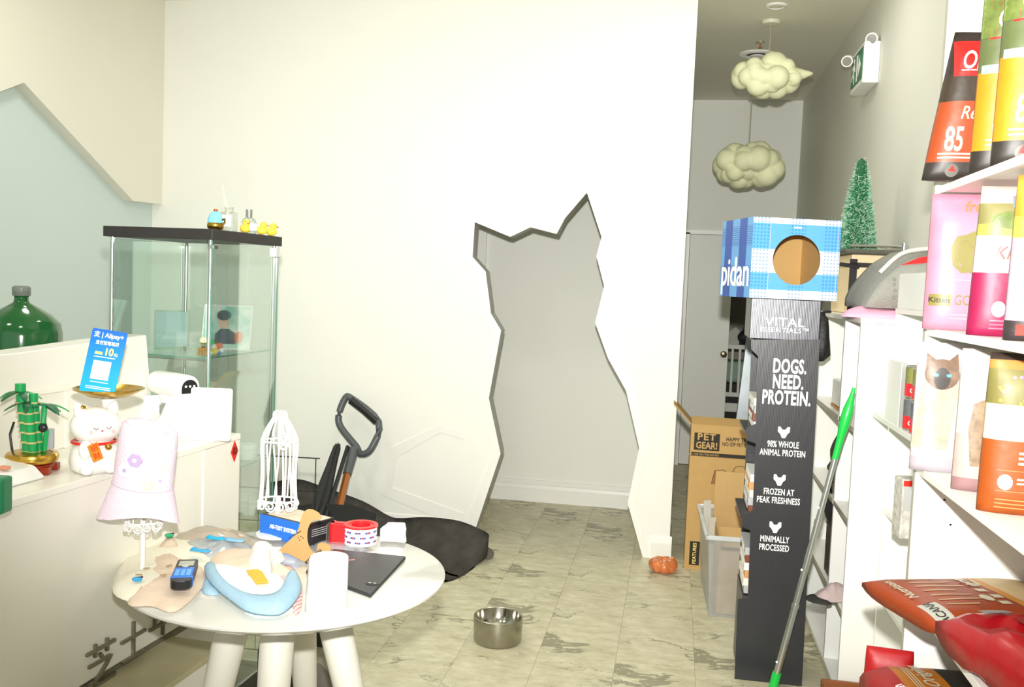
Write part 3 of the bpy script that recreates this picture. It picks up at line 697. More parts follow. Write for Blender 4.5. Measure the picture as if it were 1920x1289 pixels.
# things in the cabinet
pc = thing('portrait_panel', 'watercolour portrait panel leaning inside the cabinet, bearded figure in grey', 'picture', in_cab(-0.12, 0.30, SHZ[0]+0.0008), AL + 0.35)
def watercolour():
    m = mat('watercolour_paper', (236, 242, 236), 0.6, var=0.0)
    nt = m.node_tree; N = nt.nodes; L = nt.links; b = N['Principled BSDF']; tc = N.new('ShaderNodeTexCoord')
    nz = N.new('ShaderNodeTexNoise'); nz.inputs['Scale'].default_value = 14; nz.inputs['Detail'].default_value = 4; L.new(tc.outputs['Object'], nz.inputs['Vector'])
    cr = N.new('ShaderNodeValToRGB'); cr.color_ramp.elements[0].position = 0.35; cr.color_ramp.elements[0].color = lin((150, 206, 190)); cr.color_ramp.elements[1].position = 0.6; cr.color_ramp.elements[1].color = lin((240, 242, 234))
    L.new(nz.outputs['Fac'], cr.inputs[0]); L.new(cr.outputs[0], b.inputs['Base Color']); return m
TLT = Matrix.Rotation(-0.32, 4, 'X')
fr = obj('panel', rbox(-0.085, 0.085, -0.004, 0.004, 0, 0.165, 0.002, mtx=TLT), PLW, pc)
obj('painting', rbox(-0.08, 0.08, -0.0055, -0.0042, 0.005, 0.158, 0.0005, mtx=TLT), watercolour(), fr)
def flatshape(poly, m, nm, par, d=-0.0072, th=0.0012, mtx=None):
    bm = new(); prism(bm, poly, d, d + th, mtx); return obj(nm, bm, m, par)
def ell(cx_, cz_, rx, rz, n=18): return [(cx_ + rx*math.cos(2*PI*k/n), cz_ + rz*math.sin(2*PI*k/n)) for k in range(n)]
SKIN = mat('skin_watercolour', (230, 192, 168), 0.7, var=0.15, vs=60); GH = mat('grey_hair_watercolour', (96, 104, 112), 0.7, var=0.25, vs=60)
flatshape(ell(-0.01, 0.102, 0.02, 0.028), SKIN, 'painted_face', fr, mtx=TLT); flatshape(ell(-0.012, 0.124, 0.025, 0.019), GH, 'painted_hair', fr, -0.0084, mtx=TLT)
flatshape([(-0.04, 0.02), (0.035, 0.02), (0.03, 0.06), (0.008, 0.075), (-0.02, 0.075), (-0.038, 0.055)], GH, 'painted_coat', fr, mtx=TLT)
flatshape(ell(0.045, 0.045, 0.014, 0.022), mat('coral_watercolour', (236, 138, 104), 0.7), 'painted_accent', fr, -0.0078, mtx=TLT)
obj('ledge', rbox(-0.09, 0.09, -0.02, 0.012, -0.0, 0.004, 0.001), PLW, pc)
ac = thing('acrylic_sign', 'clear acrylic sign holder with a blank grey sheet inside the cabinet', 'sign holder', in_cab(-0.275, 0.21, SHZ[0]+0.0008), AL + 0.95)
obj('sheet', rbox(-0.056, 0.056, -0.001, 0.001, 0.008, 0.13, 0.0005), mat('pale_grey_sheet', (198, 208, 212), 0.5), ac)
bm = new(); box(bm, -0.06, 0.06, -0.006, -0.003, 0, 0.135); box(bm, -0.06, 0.06, 0.003, 0.006, 0, 0.135); box(bm, -0.062, 0.062, -0.025, 0.025, 0, 0.003); obj('acrylic', bm, GLASS, ac)
tl = thing('toy_lamp', 'miniature table lamp with a cream shade on a wooden stool in the cabinet', 'figurine', in_cab(-0.055, 0.052, SHZ[0]+0.0008), AL)
WOODM = mat('miniature_wood', (176, 122, 44), 0.4, var=0.2, vs=80)
bm = new(); box(bm, -0.014, 0.014, -0.01, 0.01, 0.022, 0.026)
for sx in (-1, 1):
    for sy in (-1, 1): box(bm, sx*0.011-0.0028, sx*0.011+0.0028, sy*0.008-0.002, sy*0.008+0.002, 0, 0.022)
box(bm, -0.014, 0.014, -0.009, 0.009, 0.016, 0.022); obj('stool', bm, WOODM, tl)
bm = new(); lathe(bm, [(0, 0.026), (0.008, 0.026), (0.003, 0.031), (0.003, 0.038), (0.012, 0.041), (0.012, 0.043), (0, 0.043)], 16); obj('lamp_foot', bm, GOLD, tl, smooth=True)
bm = new(); lathe(bm, [(0.0115, 0.043), (0.0125, 0.05), (0.0095, 0.058), (0.004, 0.063), (0, 0.064)], 18); obj('lamp_shade', bm, mat('cream_shade', (252, 240, 204), 0.5), tl, smooth=True)
tf = thing('toy_figures', 'cluster figure of colourful toy animals on the cabinet shelf', 'figurine', in_cab(-0.036, 0.085, SHZ[0]+0.0008), AL)
for (x, y, z, r, c) in ((-0.012, 0.006, 0.04, 0.0105, (92, 200, 112)), (0.006, 0, 0.012, 0.012, (244, 214, 90)), (-0.016, -0.004, 0.012, 0.011, (250, 206, 70)), (0.012, 0.014, 0.03, 0.012, (240, 130, 88)), (-0.002, 0.006, 0.026, 0.011, (246, 240, 230)), (0.014, 0.004, 0.008, 0.008, (90, 140, 220)), (-0.004, -0.012, 0.008, 0.008, (250, 250, 246)), (0.02, 0.016, 0.016, 0.01, (250, 250, 248))):
    bm = new(); ball(bm, (x, y, max(z, r)), r, 14, 10); obj('toy_animal', bm, mat('toy_%d_%d_%d' % c, c, 0.4), tf, smooth=True)
# lower shelf: blue bottle and white jar
bb = thing('blue_bottle', 'small cobalt blue bottle with a silver cap on the lower glass shelf', 'bottle', in_cab(-0.1, 0.28, SHZ[1]+0.0008))
bm = new(); lathe(bm, [(0, 0), (0.014, 0), (0.0145, 0.003), (0.0145, 0.05), (0.012, 0.058), (0.007, 0.062), (0, 0.062)], 20); obj('flask', bm, mat('cobalt_glass', (26, 58, 132), 0.12), bb, smooth=True)
bm = new(); cyl(bm, 0.0085, 0.06, 0.074, 16); obj('cap', bm, CHROME, bb, smooth=True)
bm = new(); lathe(bm, [(0.0149, 0.012), (0.0149, 0.036)], 20); obj('label', bm, mat('pale_label', (214, 218, 226), 0.5), bb, smooth=True)
wj = thing('white_jar', 'white round cosmetic jar on the lower glass shelf', 'jar', in_cab(-0.055, 0.36, SHZ[1]+0.0008))
bm = new(); lathe(bm, [(0, 0), (0.03, 0), (0.032, 0.003), (0.032, 0.036), (0, 0.037)], 24); obj('jar_body', bm, PLW, wj, smooth=True)
bm = new(); lathe(bm, [(0, 0.037), (0.033, 0.037), (0.033, 0.052), (0.031, 0.054), (0, 0.054)], 24); obj('lid', bm, PLW, wj, smooth=True)
cbx = thing('cardboard_carton', 'brown cardboard carton on the floor of the glass cabinet', 'carton', in_cab(-0.2, 0.23, 0.0558), AL)
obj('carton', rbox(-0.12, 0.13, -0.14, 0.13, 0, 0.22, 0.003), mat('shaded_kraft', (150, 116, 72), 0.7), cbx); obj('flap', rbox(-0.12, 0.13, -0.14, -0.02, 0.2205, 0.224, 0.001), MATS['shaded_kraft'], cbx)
# things on top
eg = thing('egg_trinket', 'blue egg-shaped trinket with a gold base on the cabinet top', 'trinket', in_cab(-0.035, 0.05, DH+0.0005), AL)
eg.location = (*(-1.6213, 3.1075, 1.6455)[:2], DH+0.0005)
eg.location = in_cab(-0.03, 0.07, DH+0.0005); eg.scale = (1.3,)*3
bm = new(); lathe(bm, [(0, 0), (0.014, 0), (0.0195, 0.005), (0.0205, 0.012), (0.019, 0.017), (0, 0.018)], 22); obj('base', bm, GOLD, eg, smooth=True)
bm = new(); lathe(bm, [(0.019, 0.0175), (0.0185, 0.026), (0.0145, 0.038), (0.008, 0.045), (0, 0.047)], 22); obj('egg', bm, mat('sky_blue_enamel', (126, 206, 230), 0.25), eg, smooth=True)
bm = new(); ball(bm, (0, 0, 0.049), (0.0055, 0.0055, 0.004), 10, 8); obj('finial', bm, mat('copper_metal', (206, 120, 84), 0.3, 0.8), eg, smooth=True)
bm = new(); tube(bm, [(0.0185, 0, 0.026), (0.0255, 0, 0.028), (0.026, 0, 0.02), (0.02, 0, 0.014)], 0.0028, 6); obj('handle', bm, GOLD, eg, smooth=True)
rd = thing('reed_diffuser', 'square glass reed diffuser with pale sticks on the cabinet top', 'diffuser', in_cab(-0.022, 0.14, DH+0.0005), AL + 0.1); rd.scale = (1.2,)*3
CG = clear_mat('bottle_glass', (240, 244, 241), 0.4, 0.03, 0.12, (225, 228, 222))
bm = new(); box(bm, -0.019, 0.019, -0.017, 0.017, 0, 0.052); bevel(bm, 0.004, 2); cyl(bm, 0.011, 0.052, 0.062, 14); cyl(bm, 0.0125, 0.062, 0.066, 14); obj('bottle', bm, CG, rd, smooth=True)
obj('label', rbox(-0.013, 0.0135, -0.0182, -0.0172, 0.012, 0.044, 0.0003), WP, rd)
for k in range(3):
    bm = new(); rod(bm, (0.002*k, 0.002*k, 0.02), (-0.018 - 0.003*k, 0.004*k - 0.004, 0.118 + 0.004*k), 0.0022, 6); obj('stick', bm, mat('pale_rattan', (240, 222, 190), 0.7), rd)
pf = thing('perfume_bottle', 'round-shouldered perfume bottle with a silver cap on the cabinet top', 'bottle', in_cab(-0.022, 0.27, DH+0.0005)); pf.scale = (1.25,)*3
bm = new(); lathe(bm, [(0, 0), (0.02, 0), (0.0215, 0.003), (0.021, 0.03), (0.016, 0.04), (0.008, 0.045), (0, 0.046)], 22); obj('flask', bm, CG, pf, smooth=True)
bm = new(); cyl(bm, 0.0095, 0.045, 0.066, 18); obj('cap', bm, CHROME, pf, smooth=True)
bm = new(); lathe(bm, [(0.0218, 0.008), (0.0215, 0.028)], 22); obj('label', bm, WP, pf, smooth=True)
DUCK = mat('yellow_rubber', (252, 214, 70), 0.4); BEAK = mat('orange_rubber', (238, 130, 40), 0.4)
for k, (yy, xx, lab) in enumerate(((0.2, 0.012, 'yellow rubber duck next to the glass diffuser'), (0.325, 0.012, 'middle yellow rubber duck of the row on the cabinet'), (0.395, 0.012, 'yellow rubber duck standing at the cabinet corner end'))):
    d = thing('rubber_duck', lab, 'rubber duck', in_cab(xx - 0.016, yy, DH+0.0005), AL + 0.4, 'rubber ducks on the cabinet top'); d.scale = (1.3,)*3
    if k == 0: d.location = in_cab(-0.008, 0.22, DH+0.0005); d.rotation_euler.z = AL - 0.6
    bm = new(); ball(bm, (0, 0, 0.011), (0.016, 0.0125, 0.011), 18, 12)
    for v in bm.verts:
        if v.co.x < -0.008: v.co.z += (-v.co.x - 0.008)*0.9
    obj('duck_body', bm, DUCK, d, smooth='all')
    bm = new(); ball(bm, (0.006, 0, 0.026), 0.0095, 16, 10); h_ = obj('duck_head', bm, DUCK, d, smooth='all')
    bm = new(); ball(bm, (0.0165, 0, 0.0245), (0.0045, 0.0045, 0.0018), 10, 6); obj('beak', bm, BEAK, h_, smooth=True)
    for s in (-1, 1):
        bm = new(); ball(bm, (0.0125, s*0.0058, 0.029), 0.0014, 8, 6); obj('eye', bm, BLACKP, h_)

# black wire pen panel behind the cabinet
wg = thing('wire_pen_panel', 'black wire pet pen panel behind the glass cabinet', 'wire panel', in_cab(-0.15, 0.62, 0.0), AL + 0.15)
BW = mat('black_wire', (34, 36, 36), 0.4, 0.4)
bm = new()
for k in range(8): rod(bm, (-0.3 + k*0.075, 0, 0.02), (-0.3 + k*0.075, 0, 0.8), 0.0022, 6)
obj('bars', bm, BW, wg)
for z in (0.02, 0.15, 0.28, 0.41, 0.54, 0.67, 0.8):
    bm = new(); rod(bm, (-0.31, 0.003, z), (0.24, 0.003, z), 0.0025, 6); obj('crossbar', bm, BW, wg)
bm = new(); tube(bm, [(0.2, -0.03, 0.0), (0.2, 0.03, 0.0), (0.2, 0.03, 0.05), (0.2, 0.0, 0.09)], 0.0022, 5); obj('clip', bm, BW, wg)


# ================================================================ round table and what lies on it
TX, TY, TR, TZ = -0.945, 2.229, 0.402, 0.75
TABW = mat('glossy_white_tabletop', (212, 212, 204), 0.12, var=0.008, vs=4, coat=0.5)
TLEG = mat('white_lacquered_wood', (228, 226, 214), 0.35, var=0.01)
tb_ = thing('round_table', 'round white table with four splayed legs, crowded with clothes and boxes', 'table', (TX, TY, 0))
bm = new(); lathe(bm, [(0, TZ-0.024), (TR-0.03, TZ-0.024), (TR-0.006, TZ-0.012), (TR, TZ-0.006), (TR, TZ-0.001), (TR-0.002, TZ), (0, TZ)], 96); obj('tabletop', bm, TABW, tb_, smooth=True)
for a in (-140, -76, -14, 100):
    a = math.radians(a); c, s_ = math.cos(a), math.sin(a)
    bm = new(); rf = 0.27 if a < -1.6 else 0.34; A = Vector((0.12*c, 0.12*s_, TZ-0.026)); B = Vector((rf*c, rf*s_, 0.004))
    d = (B - A); q = d.to_track_quat('Z', 'Y').to_matrix().to_4x4()
    lathe(bm, [(0, 0), (0.043, 0), (0.041, 0.15), (0.030, 0.5), (0.021, d.length), (0, d.length)], 20, Matrix.Translation(A) @ q)
    for v in bm.verts:
        v.co.z = min(max(v.co.z, 0.0005), TZ - 0.0245)
    obj('leg', bm, TLEG, tb_, smooth=True)
Z0 = TZ + 0.0006
def tp3(p): return (p[0], p[1])

# blue box behind the wire stand
BLUEB = mat('blue_carton', (34, 112, 214), 0.4, var=0.04); BLKC = mat('black_carton', (34, 34, 36), 0.45)
p0 = (-1.1607, 2.5197, 0.7506); p1 = (-0.9867, 2.4451, 0.7506); 
ang = math.atan2(p1[1]-p0[1], p1[0]-p0[0])
bx_ = thing('blue_box', 'blue carton with white lettering and a black side on the table', 'box', (p0[0], p0[1], Z0), ang)
w_ = math.hypot(p1[0]-p0[0], p1[1]-p0[1])
bm = new(); box(bm, 0, w_, 0, 0.11, 0, 0.062); fs = list(bm.faces)
bm.faces.ensure_lookup_table(); bm.faces[3].material_index = 1; bm.faces[1].material_index = 1
obj('carton', bm, [BLUEB, BLKC], bx_)
text('lettering', 'AB-TEST SYSTEM', 0.0165, WP, bx_, (w_*0.5, -0.0008, 0.033), bold=0.03, sx=0.86)
for k in range(4): obj('side_print', rbox(w_+0.0002, w_+0.0008, 0.02, 0.085, 0.042-0.006*k, 0.044-0.006*k, 0.0001), mat('grey_print', (170, 170, 168), 0.5), bx_)
obj('lid_paper', rbox(0.02, w_-0.005, 0.01, 0.1, 0.0622, 0.0645, 0.0004), mat('pale_leaflet', (222, 210, 190), 0.6), bx_)

# kraft dog-shaped hanger card
KR = mat('kraft_card', (178, 142, 90), 0.7, var=0.06, vs=40)
DOGPX = [(-1.0071, 2.3000, 0.7776), (-0.9560, 2.3000, 0.8311), (-0.9423, 2.3000, 0.8781), (-0.9236, 2.3000, 0.8983), (-0.8952, 2.3000, 0.8907), (-0.8873, 2.3000, 0.8742), (-0.9094, 2.3000, 0.8695), (-0.9236, 2.3000, 0.8454), (-0.9242, 2.3000, 0.8124), (-0.9116, 2.3000, 0.7877), (-0.8981, 2.3000, 0.7846), (-0.8943, 2.3000, 0.8065), (-0.8782, 2.3000, 0.8122), (-0.8572, 2.3000, 0.8027), (-0.8655, 2.3000, 0.7848), (-0.8799, 2.3000, 0.7691), (-0.9181, 2.3000, 0.7541), (-0.9587, 2.3000, 0.7661), (-0.9814, 2.3000, 0.7741)]
zb = min(p[2] for p in DOGPX)
dgx = thing('hanger_card', 'brown kraft card cut in a dog shape propped on the clothes', 'card', (-0.95, 2.3, zb), 0)
ca, sa = math.cos(math.radians(10)), math.sin(0)
pl = [((p[0]+0.95)*ca + (p[1]-2.3)*sa, 0, p[2]-zb) for p in DOGPX]
pl2 = [(v.x, v.z) for v in spline(pl, 3, True)]
bm = new(); prism(bm, pl2, -0.0012, 0.0012); obj('card', bm, KR, dgx)
BP = MATS['black_print']
cxd = sum(v[0] for v in pl2)/len(pl2)
text('lettering', 'RYDMARN', 0.012, BP, dgx, (pl[16][0]+0.012, -0.002, pl[16][2]+0.018), rot=(PI/2, -0.75, 0), bold=0.02)
for k, (dx, dz) in enumerate(((0.0, 0.0), (0.007, 0.004), (0.004, -0.006), (0.013, 0.0))):
    bm = new(); cyl(bm, 0.0016, 0, 0.0006, 8, T((pl[1][0] + 0.006 + dx, -0.0013, pl[1][2] - 0.012 + dz), (PI/2, 0, 0))); obj('paw_print', bm, BP, dgx)
text('fine_print', 'pet style since', 0.007, BP, dgx, (pl[1][0] - 0.004, -0.002, pl[1][2] - 0.004), rot=(PI/2, -0.6, 0))

# red tape dispenser with a printed roll
tdp = (-0.8651, 2.5182, 0.7506)
td = thing('tape_dispenser', 'red tape dispenser holding a roll printed with small blue and red marks', 'tape dispenser', (tdp[0], tdp[1], Z0), 0.12)
REDP = mat('red_plastic', (224, 34, 40), 0.3)
bm = new(); nn = 36
lathe(bm, [(0.034, 0.003), (0.046, 0.003), (0.046, 0.052), (0.034, 0.052), (0.034, 0.003)], nn, T((0.012, 0, 0))); roll = obj('tape_roll', bm, mat('white_tape', (240, 240, 238), 0.4), td, smooth=True)
BLM = mat('blue_mark', (48, 84, 160), 0.5, var=0); RDM = mat('red_mark', (206, 60, 60), 0.5, var=0)
for row, z in enumerate((0.014, 0.028, 0.042)):
    for k in range(-2, 3):
        a = -PI/2 + (k + (0.5 if row % 2 else 0))*0.62
        for q, m_ in ((-0.09, BLM), (0.04, RDM), (0.15, BLM)):
            bm = new(); box(bm, -0.0028, 0.0028, -0.0003, 0.0003, -0.0028, 0.0028); obj('printed_mark', bm, m_, roll, loc=(0.012 + 0.0463*math.cos(a+q), 0.0463*math.sin(a+q), z), rot=(0, 0, a+q+PI/2))
bm = new(); lathe(bm, [(0.028, 0.001), (0.0335, 0.001), (0.0335, 0.056), (0.028, 0.056), (0.028, 0.001)], 30, T((0.012, 0, 0))); obj('hub', bm, REDP, td, smooth=True)
bm = new(); lathe(bm, [(0.036, 0.053), (0.049, 0.053), (0.049, 0.058), (0.036, 0.058), (0.036, 0.053)], 30, T((0.012, 0, 0))); obj('guard_ring', bm, REDP, td, smooth=True)
bm = new(); box(bm, -0.075, -0.03, -0.018, -0.012, 0.0, 0.057); box(bm, -0.075, -0.02, 0.0, 0.02, 0.05, 0.057); box(bm, -0.075, -0.066, -0.018, 0.03, 0.0, 0.057); box(bm, -0.08, -0.02, -0.018, 0.015, 0, 0.004); bevel(bm, 0.001, 1); obj('arm', bm, REDP, td)
bm = new(); box(bm, -0.083, -0.0815, -0.022, 0.034, 0.0, 0.055); obj('blade_guard', bm, clear_mat('clear_guard', (240, 240, 236), 0.3, 0.05, 0.15), td)

# folded white paper / napkins
q = [(-0.8066, 2.5487, 0.7506), (-0.7371, 2.5946, 0.7506), (-0.7643, 2.6699, 0.7506), (-0.8336, 2.6468, 0.7506)]
np_ = thing('napkin_pack', 'crumpled white paper napkins on the table beside the tape', 'napkins', (*(-0.7750, 2.5706, 0.7506)[:2], Z0), 0.1)
PAPER = mat('white_paper', (246, 246, 244), 0.8, var=0.01, bump=0.2, bs=60)
for k in range(3):
    bm = new(); ol = [(-0.036 + 0.004*k, -0.02), (0.036 - 0.006*k, -0.022 + 0.004*k), (0.032 - 0.003*k, 0.03), (-0.03, 0.028)]
    pr_ = [(-0.034, 0), (0.04 - 0.004*k, 0), (0.028, 0.056 - 0.004*k), (-0.016, 0.054 - 0.003*k), (-0.034, 0.036)]
    prism(bm, pr_, -0.006, 0.006)
    bmesh.ops.subdivide_edges(bm, edges=bm.edges[:], cuts=2, use_grid_fill=True)
    for v in bm.verts: v.co += Vector((noise.noise(v.co*50 + Vector((k*3, 0, 0))), noise.noise(v.co*50 + Vector((9, k*5, 0))), 0)) * 0.006
    for v in bm.verts: v.co.z = max(v.co.z, 0)
    obj('napkin', bm, PAPER, np_, loc=(0.002*k, 0.013*k, 0), rot=(-0.05*k - 0.1, 0, 0.05*k))

# black tablet / laptop
L4 = [(-0.8955, 2.2202, 0.7506), (-0.6793, 2.0936, 0.7506), (-0.6872, 2.4148, 0.7506), (-0.8969, 2.4202, 0.7506)]
lpc = [sum(p[i] for p in L4)/4 for i in (0, 1)]
lp = thing('tablet_computer', 'black tablet computer in a dark cover lying on the table', 'tablet', (lpc[0], lpc[1], Z0))
bm = new(); pts = [(p[0]-lpc[0], p[1]-lpc[1]) for p in L4]
e1 = Vector(pts[1]) - Vector(pts[0])
ln_ = 0.262; wd_ = 0.19; a_ = math.atan2(pts[2][1]-pts[1][1], pts[2][0]-pts[1][0])
flat_prism(bm, pts, 0, 0.0085); bevel(bm, 0.003, 2)
obj('cover', bm, mat('charcoal_cover', (46, 47, 50), 0.5, var=0.05, vs=30), lp)
bm = new(); flat_prism(bm, [(p[0]*0.985, p[1]*0.985) for p in pts], 0.0086, 0.0098); obj('tablet_back', bm, mat('graphite', (52, 53, 57), 0.4), lp)
pcn = lerp(pts[1], pts[2], 0.22); pcn = lerp(pcn, pts[0], 0.09)
bm = new(); flat_prism(bm, [(v.x, v.y) for v in [Vector((pcn[0], pcn[1], 0)) + Vector((0.017*math.cos(t), 0.012*math.sin(t), 0)) for t in [2*PI*k/16 for k in range(16)]]], 0.0099, 0.0112); cmr = obj('camera_island', bm, BLACKP, lp, smooth=False)
for dx in (-0.007, 0.006):
    bm = new(); cyl(bm, 0.0042, 0.0113, 0.0122, 14, T((pcn[0]+dx, pcn[1], 0))); obj('lens', bm, CHROME, cmr)
bm = new(); flat_prism(bm, [(-0.012, 0), (0.012, 0), (0.012, 0.004), (-0.012, 0.004)], 0.0099, 0.0105); obj('logo_tab', bm, mat('pink_dot', (226, 150, 140), 0.5), lp, loc=(pts[3][0]*0.25, pts[3][1]*0.35, 0), rot=(0, 0, 0.6))

# white paper roll
rp = (-0.7560, 1.9851, 0.7506)
prl = thing('paper_roll', 'white paper roll with a loose end standing near the table front', 'paper roll', (rp[0], rp[1] + 0.03, Z0))
bm = new(); lathe(bm, [(0.017, 0), (0.0425, 0), (0.0435, 0.002), (0.0435, 0.116), (0.0425, 0.118), (0.018, 0.118), (0.017, 0.116), (0.017, 0)], 40); obj('roll', bm, PAPER, prl, smooth=True)
bm = new(); 
for i in range(7):
    t = i/6; 
pa = [(-0.0445*math.cos(0.3), -0.0445*math.sin(0.3)), (-0.055, -0.03), (-0.062, -0.042), (-0.06, -0.047), (-0.05, -0.036), (-0.035, -0.03)]
A = []
for h_, f in ((0.0, 1.25), (0.06, 1.0), (0.117, 0.72)):
    A.append([bm.verts.new((-0.03 + (x + 0.03)*f - 0.01, y*f, h_)) for x, y in ((-0.012, 0.0), (-0.022, -0.02), (-0.03, -0.034), (-0.02, -0.044), (0.0, -0.046))])
for r0, r1 in zip(A, A[1:]):
    for i in range(4): bm.faces.new((r0[i], r0[i+1], r1[i+1], r1[i]))
bmesh.ops.solidify(bm, geom=bm.faces[:], thickness=0.0008); obj('loose_end', bm, PAPER, prl, smooth='all')

# cordless phone
ph0 = (-1.0920, 1.9534, 0.7750); ph1 = (-1.1709, 2.1387, 0.7850)
ph = thing('cordless_phone', 'black and blue cordless phone lying on the beige cloth', 'phone', (ph0[0], ph0[1], 0.771), math.atan2(ph1[1]-ph0[1], ph1[0]-ph0[0]) - PI/2)
bm = new(); W_, Ln = 0.024, 0.165
poly = [(-0.020, 0.0), (-0.024, 0.012), (-0.0245, 0.05), (-0.024, Ln-0.004), (-0.021, Ln), (0.021, Ln), (0.024, Ln-0.004), (0.0245, 0.05), (0.024, 0.012), (0.020, 0.0), (0.01, -0.005), (-0.01, -0.005)]
flat_prism(bm, poly, 0, 0.02); bevel(bm, 0.003, 2); pbody = obj('phone_body', bm, BLACKP, ph)
PBL = mat('bright_blue_plastic', (20, 116, 226), 0.35); 
obj('keypad', rbox(-0.022, 0.022, 0.03, 0.095, 0.0203, 0.0215, 0.0004), PBL, ph)
for r_ in range(4):
    for c_ in range(3):
        obj('key', rbox(-0.018 + c_*0.0128, -0.0075 + c_*0.0128, 0.033 + r_*0.0115, 0.041 + r_*0.0115, 0.0216, 0.0235, 0.0006), mat('light_blue_key', (96, 168, 240), 0.4), pbody)
obj('blue_band', rbox(-0.0252, 0.0252, 0.022, 0.032, -0.0002, 0.0212, 0.0008), PBL, ph)
obj('screen', rbox(-0.0175, 0.0175, 0.112, 0.148, 0.0203, 0.0213, 0.0004), mat('lcd_grey', (176, 182, 166), 0.3), ph)
bm = new(); lathe(bm, [(0, 0), (0.009, 0), (0.009, 0.003), (0, 0.0035)], 16, T((0, 0.102, 0.0203))); obj('nav_key', bm, CHROME, ph)

# ---- cloths on the table
BEIGE = mat('beige_jersey', (226, 206, 186), 0.9, var=0.06, vs=40, bump=0.2, bs=300, spec=0.1)
CREAM = mat('cream_cotton', (240, 236, 218), 0.9, var=0.02, bump=0.15, bs=200, spec=0.1)
WHC = mat('white_cotton', (244, 244, 240), 0.9, var=0.015, bump=0.2, bs=160, spec=0.1)
LBL = mat('light_blue_terry', (168, 202, 224), 0.9, var=0.05, vs=60, bump=0.4, bs=400, spec=0.1)
def xy(*pp): return [(p[0], p[1]) for p in pp]
def centred(pts):
    c = (sum(p[0] for p in pts)/len(pts), sum(p[1] for p in pts)/len(pts)); return c, [(p[0]-c[0], p[1]-c[1]) for p in pts]
def soft(name, label, cat, pts, z0, thick, m, wr=0.008, ws=14, seed=1, part='fabric', power=3, zf=None, rings=9, sub=4):
    c, l = centred(pts)
    t = thing(name, label, cat, (c[0], c[1], z0))
    bm = new(); cloth(bm, l, 0, thick, wr, ws, rings, seed, sub, zf, power); o = obj(part, bm, m, t, smooth='all')
    return t, o
# cream garment hanging over the edge at the counter side
t, o = soft('cream_blanket', 'cream cotton blanket at the counter side of the table under the beige cloth', 'blanket',
     xy((-1.2641, 1.9565, 0.7570), (-1.3591, 2.1320, 0.7570), (-1.4168, 2.3146, 0.7570), (-1.3691, 2.4204, 0.7570), (-1.2067, 2.3293, 0.7570), (-1.1184, 2.1391, 0.7570), (-1.1239, 1.9911, 0.7570), (-1.1708, 1.9160, 0.7570)), 0.7512, 0.02, CREAM, 0.008, 9, 2)
t, o = soft('beige_romper', 'beige baby romper with small leaf prints under the phone', 'clothing',
     xy((-1.1876, 1.8958, 0.7720), (-1.2641, 2.0667, 0.7720), (-1.3351, 2.2343, 0.7720), (-1.3313, 2.3314, 0.7720), (-1.2361, 2.2459, 0.7720), (-1.1229, 2.1469, 0.7720), (-1.0839, 2.0371, 0.7720), (-1.0620, 1.8823, 0.7720), (-1.1299, 1.8983, 0.7720)), 0.7725, 0.0, BEIGE, 0.006, 16, 3)
bpy.data.objects.remove(o)
c, l = centred(xy((-1.1876, 1.8958, 0.7720), (-1.2641, 2.0667, 0.7720), (-1.3351, 2.2343, 0.7720), (-1.3313, 2.3314, 0.7720), (-1.2361, 2.2459, 0.7720), (-1.1229, 2.1469, 0.7720), (-1.0839, 2.0371, 0.7720), (-1.0620, 1.8823, 0.7720), (-1.1299, 1.8983, 0.7720)))
t.location = (c[0], c[1], 0.7525)
bm = new(); cloth(bm, l, 0, 0.019, 0.007, 16, 10, 3, 4, None, 3)
for v in bm.verts:
    d = Vector((v.co.x - l[3][0], v.co.y - l[3][1])).length
    if v.co.z > 0.004: v.co.z += 0.035*math.exp(-(d/0.07)**2)
obj('fabric', bm, BEIGE, t, smooth='all')
LEAFM = mat('olive_leaf_print', (176, 152, 112), 0.9)
for (dx, dy, a) in ((-0.06, 0.0, 0.5), (-0.02, 0.035, 1.1), (-0.05, -0.05, 0.2), (0.005, -0.035, 0.9), (-0.01, 0.075, 0.4), (0.05, -0.06, 0.3)):
    bm = new(); 
    n_ = 10; lv = [(0.009*math.cos(2*PI*k/n_), 0.0042*math.sin(2*PI*k/n_)) for k in range(n_)]
    flat_prism(bm, lv, 0, 0.0012); obj('leaf_print', bm, LEAFM, t, loc=(dx, dy, 0.0205), rot=(0, 0, a))
ph.location.z = 0.7785
# plastic garment bags behind
PBAG = clear_mat('garment_bag_film', (236, 236, 230), 0.5, 0.12, 0.42, (216, 206, 190))
t, o = soft('garment_bag', 'clear plastic garment bag with folded beige clothes at the back of the table', 'garment bag',
     xy((-1.3677, 2.3834, 0.7700), (-1.3720, 2.4901, 0.7700), (-1.2605, 2.5279, 0.7700), (-1.1400, 2.4709, 0.7700), (-1.1019, 2.4032, 0.7700), (-1.1515, 2.3431, 0.7700), (-1.2550, 2.3309, 0.7700)), 0.7725, 0.03, PBAG, 0.012, 20, 5, 'film', 2)
c, l = centred(xy((-1.3424, 2.3876, 0.7650), (-1.3439, 2.4637, 0.7650), (-1.2474, 2.5022, 0.7650), (-1.1629, 2.4646, 0.7650), (-1.1966, 2.4017, 0.7650), (-1.2813, 2.3794, 0.7650)))
bm = new(); cloth(bm, l, 0, 0.02, 0.005, 20, 6, 8); obj('folded_clothes', bm, BEIGE, t, loc=(c[0]-t.location.x, c[1]-t.location.y, 0.001), smooth='all')
t.location.z = 0.7515
